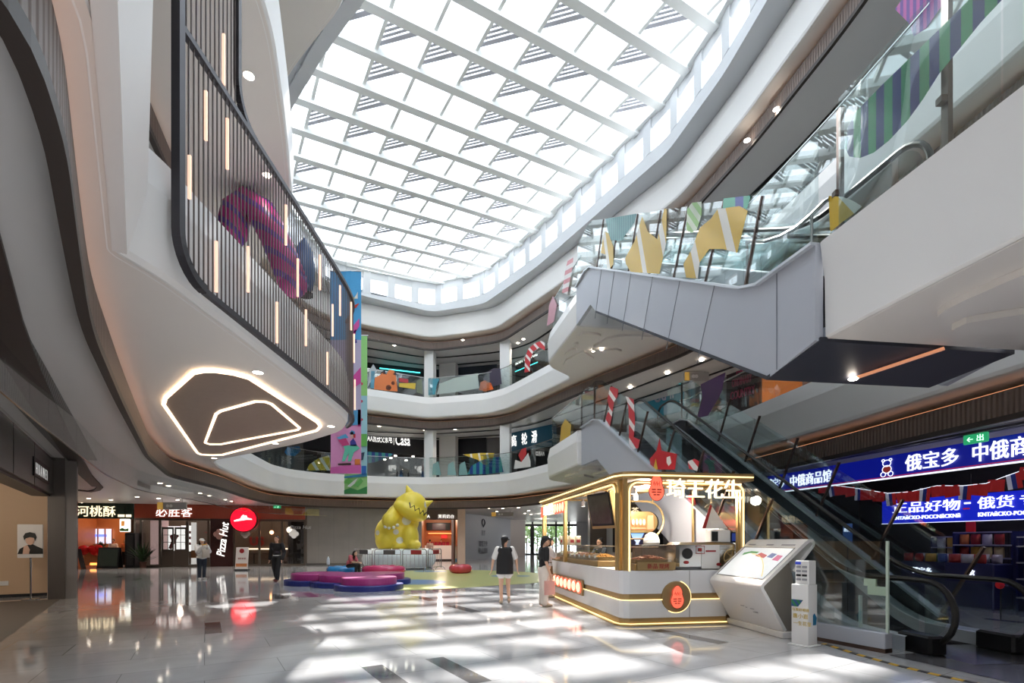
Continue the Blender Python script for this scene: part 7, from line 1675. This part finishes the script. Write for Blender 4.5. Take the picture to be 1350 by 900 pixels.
# crowd barriers round the figure
def barrier(label, a, b, banner=None):
    a, b = Vector(a), Vector(b); d = b - a; L = d.length; rz = math.atan2(d.y, d.x)
    t = thing('crowd_barrier', label, 'barrier', (a.x, a.y, 0), rz, None)
    m = MB(); m.tube([(.03, 0, .12), (.03, 0, 1.02), (.1, 0, 1.1), (L - .1, 0, 1.1), (L - .03, 0, 1.02), (L - .03, 0, .12)], .022, 8); m.tube([(.03, 0, .85), (L - .03, 0, .85)], .016, 6); m.tube([(.03, 0, .2), (L - .03, 0, .2)], .018, 6); obj('frame', m, CHROME, t)
    m = MB(); n = max(3, int(L / .2))
    for i in range(1, n): m.tube([(L * i / n, 0, .2), (L * i / n, 0, .85)], .01, 5)
    obj('bars', m, CHROME, t)
    for x in (.12, L - .12): m = MB(); m.tube([(x, -.28 * math.cos(q_), .02 + .2 * math.sin(q_)) for q_ in [math.pi * i / 10 for i in range(11)]], .016, 6); obj('foot', m, CHROME, t)
    if banner: m = MB(); m.b2((L * .35, -.03, .86), (L * .78, -.015, 1.06)); obj('notice_plate', m, banner, t)
bz = foot_at(526, 753.2).y
def bp_(px, Y): return ((px - CX) / F * Y, Y)
GB_ = mat('grey notice', (92, 90, 88), .5); RB_ = mat('red notice', (166, 46, 46), .5)
barrier('steel crowd barrier with grey notice, leftmost before the cloud base', bp_(466, bz + .9), bp_(491, bz - .2), GB_); barrier('steel crowd barrier with grey notice, second from left before the cloud base', bp_(493, bz - .2), bp_(529, bz - .25), GB_); barrier('steel crowd barrier with red notice at the right before the cloud base', bp_(530, bz - .25), bp_(563, bz - .2), RB_); barrier('steel crowd barrier with red notice turned back at the right of the cloud base', bp_(564, bz - .1), bp_(582, bz + 1.2), RB_)
# ------------------------------------------------------------------ hanging banners
def banner(label, x0, x1, y0, y1, Y, bands, extras=(), slant=0):
    A_, B_ = at_depth(x0, y1, Y), at_depth(x1, y1, Y); top = at_depth(x0, y0, Y).z; w_ = B_.x - A_.x; h_ = top - A_.z
    t = thing('hanging_banner', label, 'banner', (A_.x, Y, A_.z))
    for i, (f0, f1, c_) in enumerate(bands):
        m = MB(); n = 6
        m.loft([[(w_ * i_ / n, .02 * math.sin(i_ * 1.3), h_ * f0 ), (w_ * i_ / n, .02 * math.sin(i_ * 1.3), h_ * f1)] for i_ in range(n + 1)]); obj('cloth', m, cl('print %d %d %d' % c_, c_, .6), t)
    for nm, c_, pts in extras: obj(nm, MB().extr([(w_ * u, -.03, h_ * v) for u, v in pts], (0, -.006, 0)), cl('print %d %d %d' % c_, c_, .6), t)
    m = MB(); m.tube([(-.05, 0, h_), (w_ + .05, 0, h_)], .025, 6); obj('top_bar', m, WHITE2, t); m = MB(); m.tube([(w_ * .5, 0, h_), (w_ * .5, 0, 17.0 - A_.z)], .008, 5); obj('wire', m, CHROME, t); m = MB(); m.tube([(0, 0, 0), (w_, 0, 0)], .02, 6); obj('bottom_bar', m, WHITE2, t)
    return t
E_ = lambda x, y: ((x - 436) / 40, (624 - y) / 267)
fig = lambda pts: [E_(x, y) for x, y in pts]
banner('tall banner printed with a seated reader on pink and a blue sky above', 436, 476, 357, 624, 21.0, [(0, .31, (220, 150, 196)), (.31, .66, (186, 178, 206)), (.66, 1.0, (74, 160, 214))],
       [('blue_block', (80, 156, 206), fig([(436, 545), (476, 540), (476, 560), (436, 562)])), ('magenta_stripe', (190, 60, 140), fig([(472, 540), (476, 540), (476, 562), (472, 562)])), ('pink_slab', (210, 80, 160), fig([(464, 498), (476, 484), (476, 505), (464, 513)])), ('pink_shape', (214, 90, 170), fig([(464, 432), (474, 420), (474, 430), (468, 440)])), ('pink_heart', (206, 70, 160), fig([(465, 438), (470, 434), (469, 441), (465, 442)])),
        ('plane_red', (206, 60, 50), fig([(464, 404), (474, 400), (470, 406), (464, 408)])), ('plane_tail', (226, 226, 220), fig([(467, 394), (472, 385), (472, 394)])), ('plane_body', (206, 190, 70), fig([(462, 395), (468, 392), (466, 402), (461, 404)])), ('blue_dot', (40, 60, 150), fig([(465, 449), (470, 447), (471, 452), (466, 453)])),
        ('pink_floor', (206, 100, 170), fig([(436, 616), (476, 612), (476, 624), (436, 624)])), ('legs_green', (100, 196, 170), fig([(451, 608), (455, 592), (453, 588), (470, 586), (475, 591), (467, 596), (463, 608), (459, 608), (460, 597), (455, 608)])), ('jumper_navy', (60, 62, 150), fig([(462, 582), (466, 578), (469, 582), (471, 588), (462, 588)])), ('book_pink', (206, 70, 130), fig([(446, 580), (456, 577), (461, 586), (452, 588)])), ('book_blue', (90, 170, 216), fig([(444, 577), (456, 572), (460, 577), (448, 579)])), ('head', (224, 180, 170), fig([(462, 570), (466, 569), (467, 577), (463, 578)])), ('hat_blue', (90, 160, 210), fig([(461, 571), (464, 567), (468, 569), (468, 573), (463, 573)])), ('headphone_red', (206, 50, 60), fig([(466, 572), (469, 572), (469, 577), (466, 577)])), ('shoes', (60, 40, 40), fig([(446, 611), (463, 610), (463, 613), (446, 613)])), ('orange_box', (226, 130, 60), fig([(468, 605), (475, 605), (475, 613), (468, 613)]))])
E2 = lambda x, y: ((x - 454) / 30, (651 - y) / 209)
fig2 = lambda pts: [E2(x, y) for x, y in pts]
banner('second banner behind the first, green hills at the foot and pale blue above', 454, 484, 442, 651, 24.2, [(0, .13, (150, 206, 130)), (.13, .62, (160, 206, 214)), (.62, 1, (150, 206, 120))],
       [('hill_dark', (60, 140, 80), fig2([(454, 651), (454, 646), (462, 643), (472, 646), (484, 641), (484, 651)])), ('hill_mid', (110, 186, 90), fig2([(454, 634), (460, 630), (466, 634), (460, 638), (454, 637)])), ('hill_right', (110, 190, 100), fig2([(466, 640), (476, 630), (479, 634), (472, 642)])), ('river', (226, 236, 226), fig2([(466, 634), (472, 630), (468, 637), (462, 642), (458, 641)])), ('sky_top', (60, 140, 180), fig2([(454, 628), (484, 624), (484, 628), (454, 630)])), ('ring_a', (206, 60, 80), fig2(blob(477, 506, 1.8, 1.8))), ('ring_b', (206, 60, 80), fig2(blob(477, 529, 1.6, 1.8))), ('ring_c', (206, 60, 80), fig2(blob(477, 553, 1.8, 1.6))), ('green_patch', (110, 190, 90), fig2([(476, 572), (484, 572), (484, 588), (476, 588)])), ('letters_navy', (50, 110, 190), fig2([(477, 614), (483, 614), (483, 626), (477, 626)])), ('leaf_navy', (50, 70, 90), fig2([(476, 597), (481, 596), (479, 606), (476, 607)]))])
# inflatable shapes on the left decks behind the screen
PM = stripes('purple magenta stripes', [(166, 40, 120), (166, 40, 120), (92, 50, 140)], .3, (.5, .3, .8))
def arch_tube(label, pix, Y, r, m_, name='inflatable_arch'):
    pts = [at_depth(x, y, Y) for x, y in pix]; b0 = pts[0]; t = thing(name, label, 'inflatable decoration', b0); mm = MB(); mm.smooth = True; mm.tube([p_ - b0 for p_ in pts], r, 16); mm.ball((0, 0, 0), r); mm.ball(pts[-1] - b0, r); obj('tube', mm, m_, t); return t
arch_tube('purple and magenta striped inflatable bow behind the bar screen', [(306, 305), (312, 278), (325, 268), (345, 280), (362, 312), (376, 345), (386, 372)], 11.2, .32, PM)
t = thing('inflatable_drop', 'tall blue inflatable drop behind the bar screen', 'inflatable decoration', at_depth(401, 388, 12.0)); m = MB(); m.smooth = True; m.lathe([(0, 0), (.2, .15), (.25, .5), (.2, 1.0), (.06, 1.3), (0, 1.34)], n=18, sx=1.0); obj('body', m, mat('teal blue inflatable', (40, 90, 140), .3), t); obj('base', MB().lathe([(0, -.02), (.2, -.02), (.2, .02), (0, .02)]), DARK, t)
# ------------------------------------------------------------------ downlights, hanging direction signs
def downlights(pix, z, r, label, group, power=0):
    first = None
    for i, (px, py) in enumerate(pix):
        p = on_plane_z(px, py, z)
        if first is None:
            t = thing('downlight', label, 'ceiling lamp', p, 0, group); obj('trim_ring', MB().lathe([(r, .0), (r * 1.25, -.004), (r * 1.3, .004)], n=18), WHITE2, t); obj('lens', MB().lathe([(0, -.003), (r, -.003)], n=18), LAMP, t); first = t
        else: dup(first, p)
        if power: lamp('SPOT', p - Vector((0, 0, .05)), power, (1, .88, .74), .06, 'Downlight', spot=math.radians(120))
downlights([(117, 657), (108, 663), (146, 659), (181, 655), (211, 637), (222, 640.5), (209, 657), (234, 659), (264, 650), (276, 653.5), (297, 658.5), (305, 660.6), (60, 660), (30, 655)], z2 - 1.86, .075, 'round downlight in the ceiling before the pastry shop and restaurant', 'downlights over the left walkway', 45)
downlights([(605, 671), (644, 670), (663, 670), (683.5, 669), (697, 673), (692, 676.5), (700, 678), (655, 674)], z2 - 1.86, .09, 'round downlight in the ceiling before the exit doors', 'downlights over the corridor', 40)
downlights([(340, 491), (436.5, 562), (363, 584.5), (282.4, 603.8)], z2 - 1.3, .075, 'round downlight set in the white soffit around the brown panel', 'downlights in the overhanging soffit', 12)
downlights([(328, 100), (352, 231)], z3 - 1.3, .08, 'round downlight in the upper deck soffit at left', 'downlights in the upper soffit', 12)
downlights([(782, 463), (793, 461)], z3 - 1.38, .06, 'small lamp at the middle of the petal relief under the upper landing', 'lamps in the petal relief', 8)
downlights([(1024, 144), (985, 185), (690, 447), (683, 452)], z4 - 1.86, .09, 'round downlight in the grey ceiling over the top deck at right', 'downlights over the top deck', 60)
downlights([(880, 492), (831, 511), (1040, 468), (925, 475)], z2 + 3.1, .09, 'round downlight in the ceiling behind the escalators', 'downlights over the middle deck', 60)
downlights([(520, 455), (610, 448), (499, 449)], z3 + 3.1, .09, 'round downlight over the top deck at the far side', 'downlights over the far top deck', 60)
downlights([(500, 562), (600, 566), (620, 563), (560, 567)], z2 + 3.1, .09, 'round downlight over the middle deck at the far side', 'downlights over the far middle deck', 60)
def dirsign(label, x0, x1, y0, y1, Y, badge):
    a, b = at_depth(x0, y1, Y), at_depth(x1, y0, Y); t = thing('direction_sign', label, 'sign', (a.x, Y, a.z)); w_, h_ = b.x - a.x, b.z - a.z
    m = MB(); m.rbox((w_ / 2, 0, h_ / 2), (w_, .12, h_), .01); obj('panel', m, mat('grey sign panel', (170, 168, 168), .35) if 'grey sign panel' not in MATS else MATS['grey sign panel'], t); m = MB(); m.b2((.0, -.066, 0), (w_ * .2, -.06, h_)); obj('badge', m, badge, t)
    m = MB(); m.lathe([(0, -.07), (h_ * .22, -.07), (h_ * .22, -.062), (0, -.062)], (w_ * .36, 0, h_ * .5), 14, M=RM); m.lathe([(0, -.07), (h_ * .22, -.07), (h_ * .22, -.062), (0, -.062)], (w_ * .48, 0, h_ * .5), 14, M=RM); obj('symbol', m, WHITE2, t)
    for f_ in (.15, .85): obj('rod', MB().tube([(w_ * f_, 0, h_), (w_ * f_, 0, max(h_ + .05, 3.66 - a.z if a.z < 4 else 8.65 - a.z))], .012, 6), CHROME, t)
AMB = mat('amber badge', (190, 150, 70), .4, emit=.3)
dirsign('grey direction sign hanging before the restaurant name, amber badge at left', 208.5, 246, 662, 671.5, 25.5, AMB); dirsign('pale direction sign hanging before the corridor to the exit doors', 648, 677, 675, 680.5, 36, AMB); dirsign('pale direction sign hanging behind the upper end of the lower escalator', 902, 934, 491, 502, 21.5, AMB)
u, z = FA.at(368, 670); t = thing_on(FA, 'exit_sign', 'small green exit sign on the brick red fascia', 'sign', u, -.6, z); m = MB(); m.rbox((0, 0, .05), (.42, .05, .18), .01); obj('box', m, MATS['exit green'], t); letters(t, '← 出', -.15, 0, .12, MATS['exit pale'], .01, y=-.03, depth=.01)
p = foot_at(317, 752); t = thing('poster_stand', 'white menu stand with a red round mark before the restaurant', 'poster', p, .05); m = MB(); m.rbox((0, .1, .62), (.62, .05, 1.12), .01); m.v = [(x, y + (z_ - .06) * .12, z_) for x, y, z_ in m.v]; obj('board', m, mat('white menu board', (214, 208, 204), .4), t); m = MB(); m.b2((-.33, .04, .0), (.33, .3, .07)); obj('foot', m, DARK, t)
m = MB(); m.lathe([(0, -.01), (.12, -.01), (.12, 0), (0, 0)], (0, .15, 1.0), 18, M=RM); obj('red_mark', m, REDP, t); letters(t, '披萨套餐', -.18, .58, .1, REDP, .005, y=.1, depth=.006); m = MB(); m.b2((-.27, .085, .2), (.27, .11, .36)); obj('food_picture', m, ORANGE, t)
# ------------------------------------------------------------------ light, sky, camera
w = bpy.data.worlds.new('World'); sc.world = w; w.use_nodes = True
bg = w.node_tree.nodes['Background']; bg.inputs[0].default_value = (.86, .93, 1.0, 1); bg.inputs[1].default_value = 2.6
sun = bpy.data.lights.new('Sun', 'SUN'); sun.energy = 8.5; sun.angle = math.radians(.9); sun.color = (1.0, .95, .88)
so = bpy.data.objects.new('Sun', sun); C.objects.link(so)
so.rotation_euler = Vector((3.0, -15.5, -17.3)).to_track_quat('-Z', 'Y').to_euler()
cam = bpy.data.cameras.new('Camera'); co = bpy.data.objects.new('Camera', cam); C.objects.link(co)
co.location = (0, 0, EYE); co.rotation_euler = (math.pi / 2, 0, 0)
cam.sensor_fit = 'HORIZONTAL'; cam.sensor_width = 36; cam.lens = F / 1350 * 36; cam.shift_y = (CY - 450) / 1350; cam.clip_end = 300; cam.clip_start = .05
sc.camera = co
sc.view_settings.view_transform = 'Standard'; sc.view_settings.look = 'None'; sc.view_settings.gamma = 1; sc.view_settings.use_curve_mapping = False
sc.view_settings.exposure = 0.68
cy = sc.cycles
cy.max_bounces = 14; cy.diffuse_bounces = 8; cy.glossy_bounces = 5; cy.transmission_bounces = 8; cy.transparent_max_bounces = 40
cy.sample_clamp_indirect = 10; cy.use_denoising = True; cy.caustics_reflective = False; cy.caustics_refractive = False
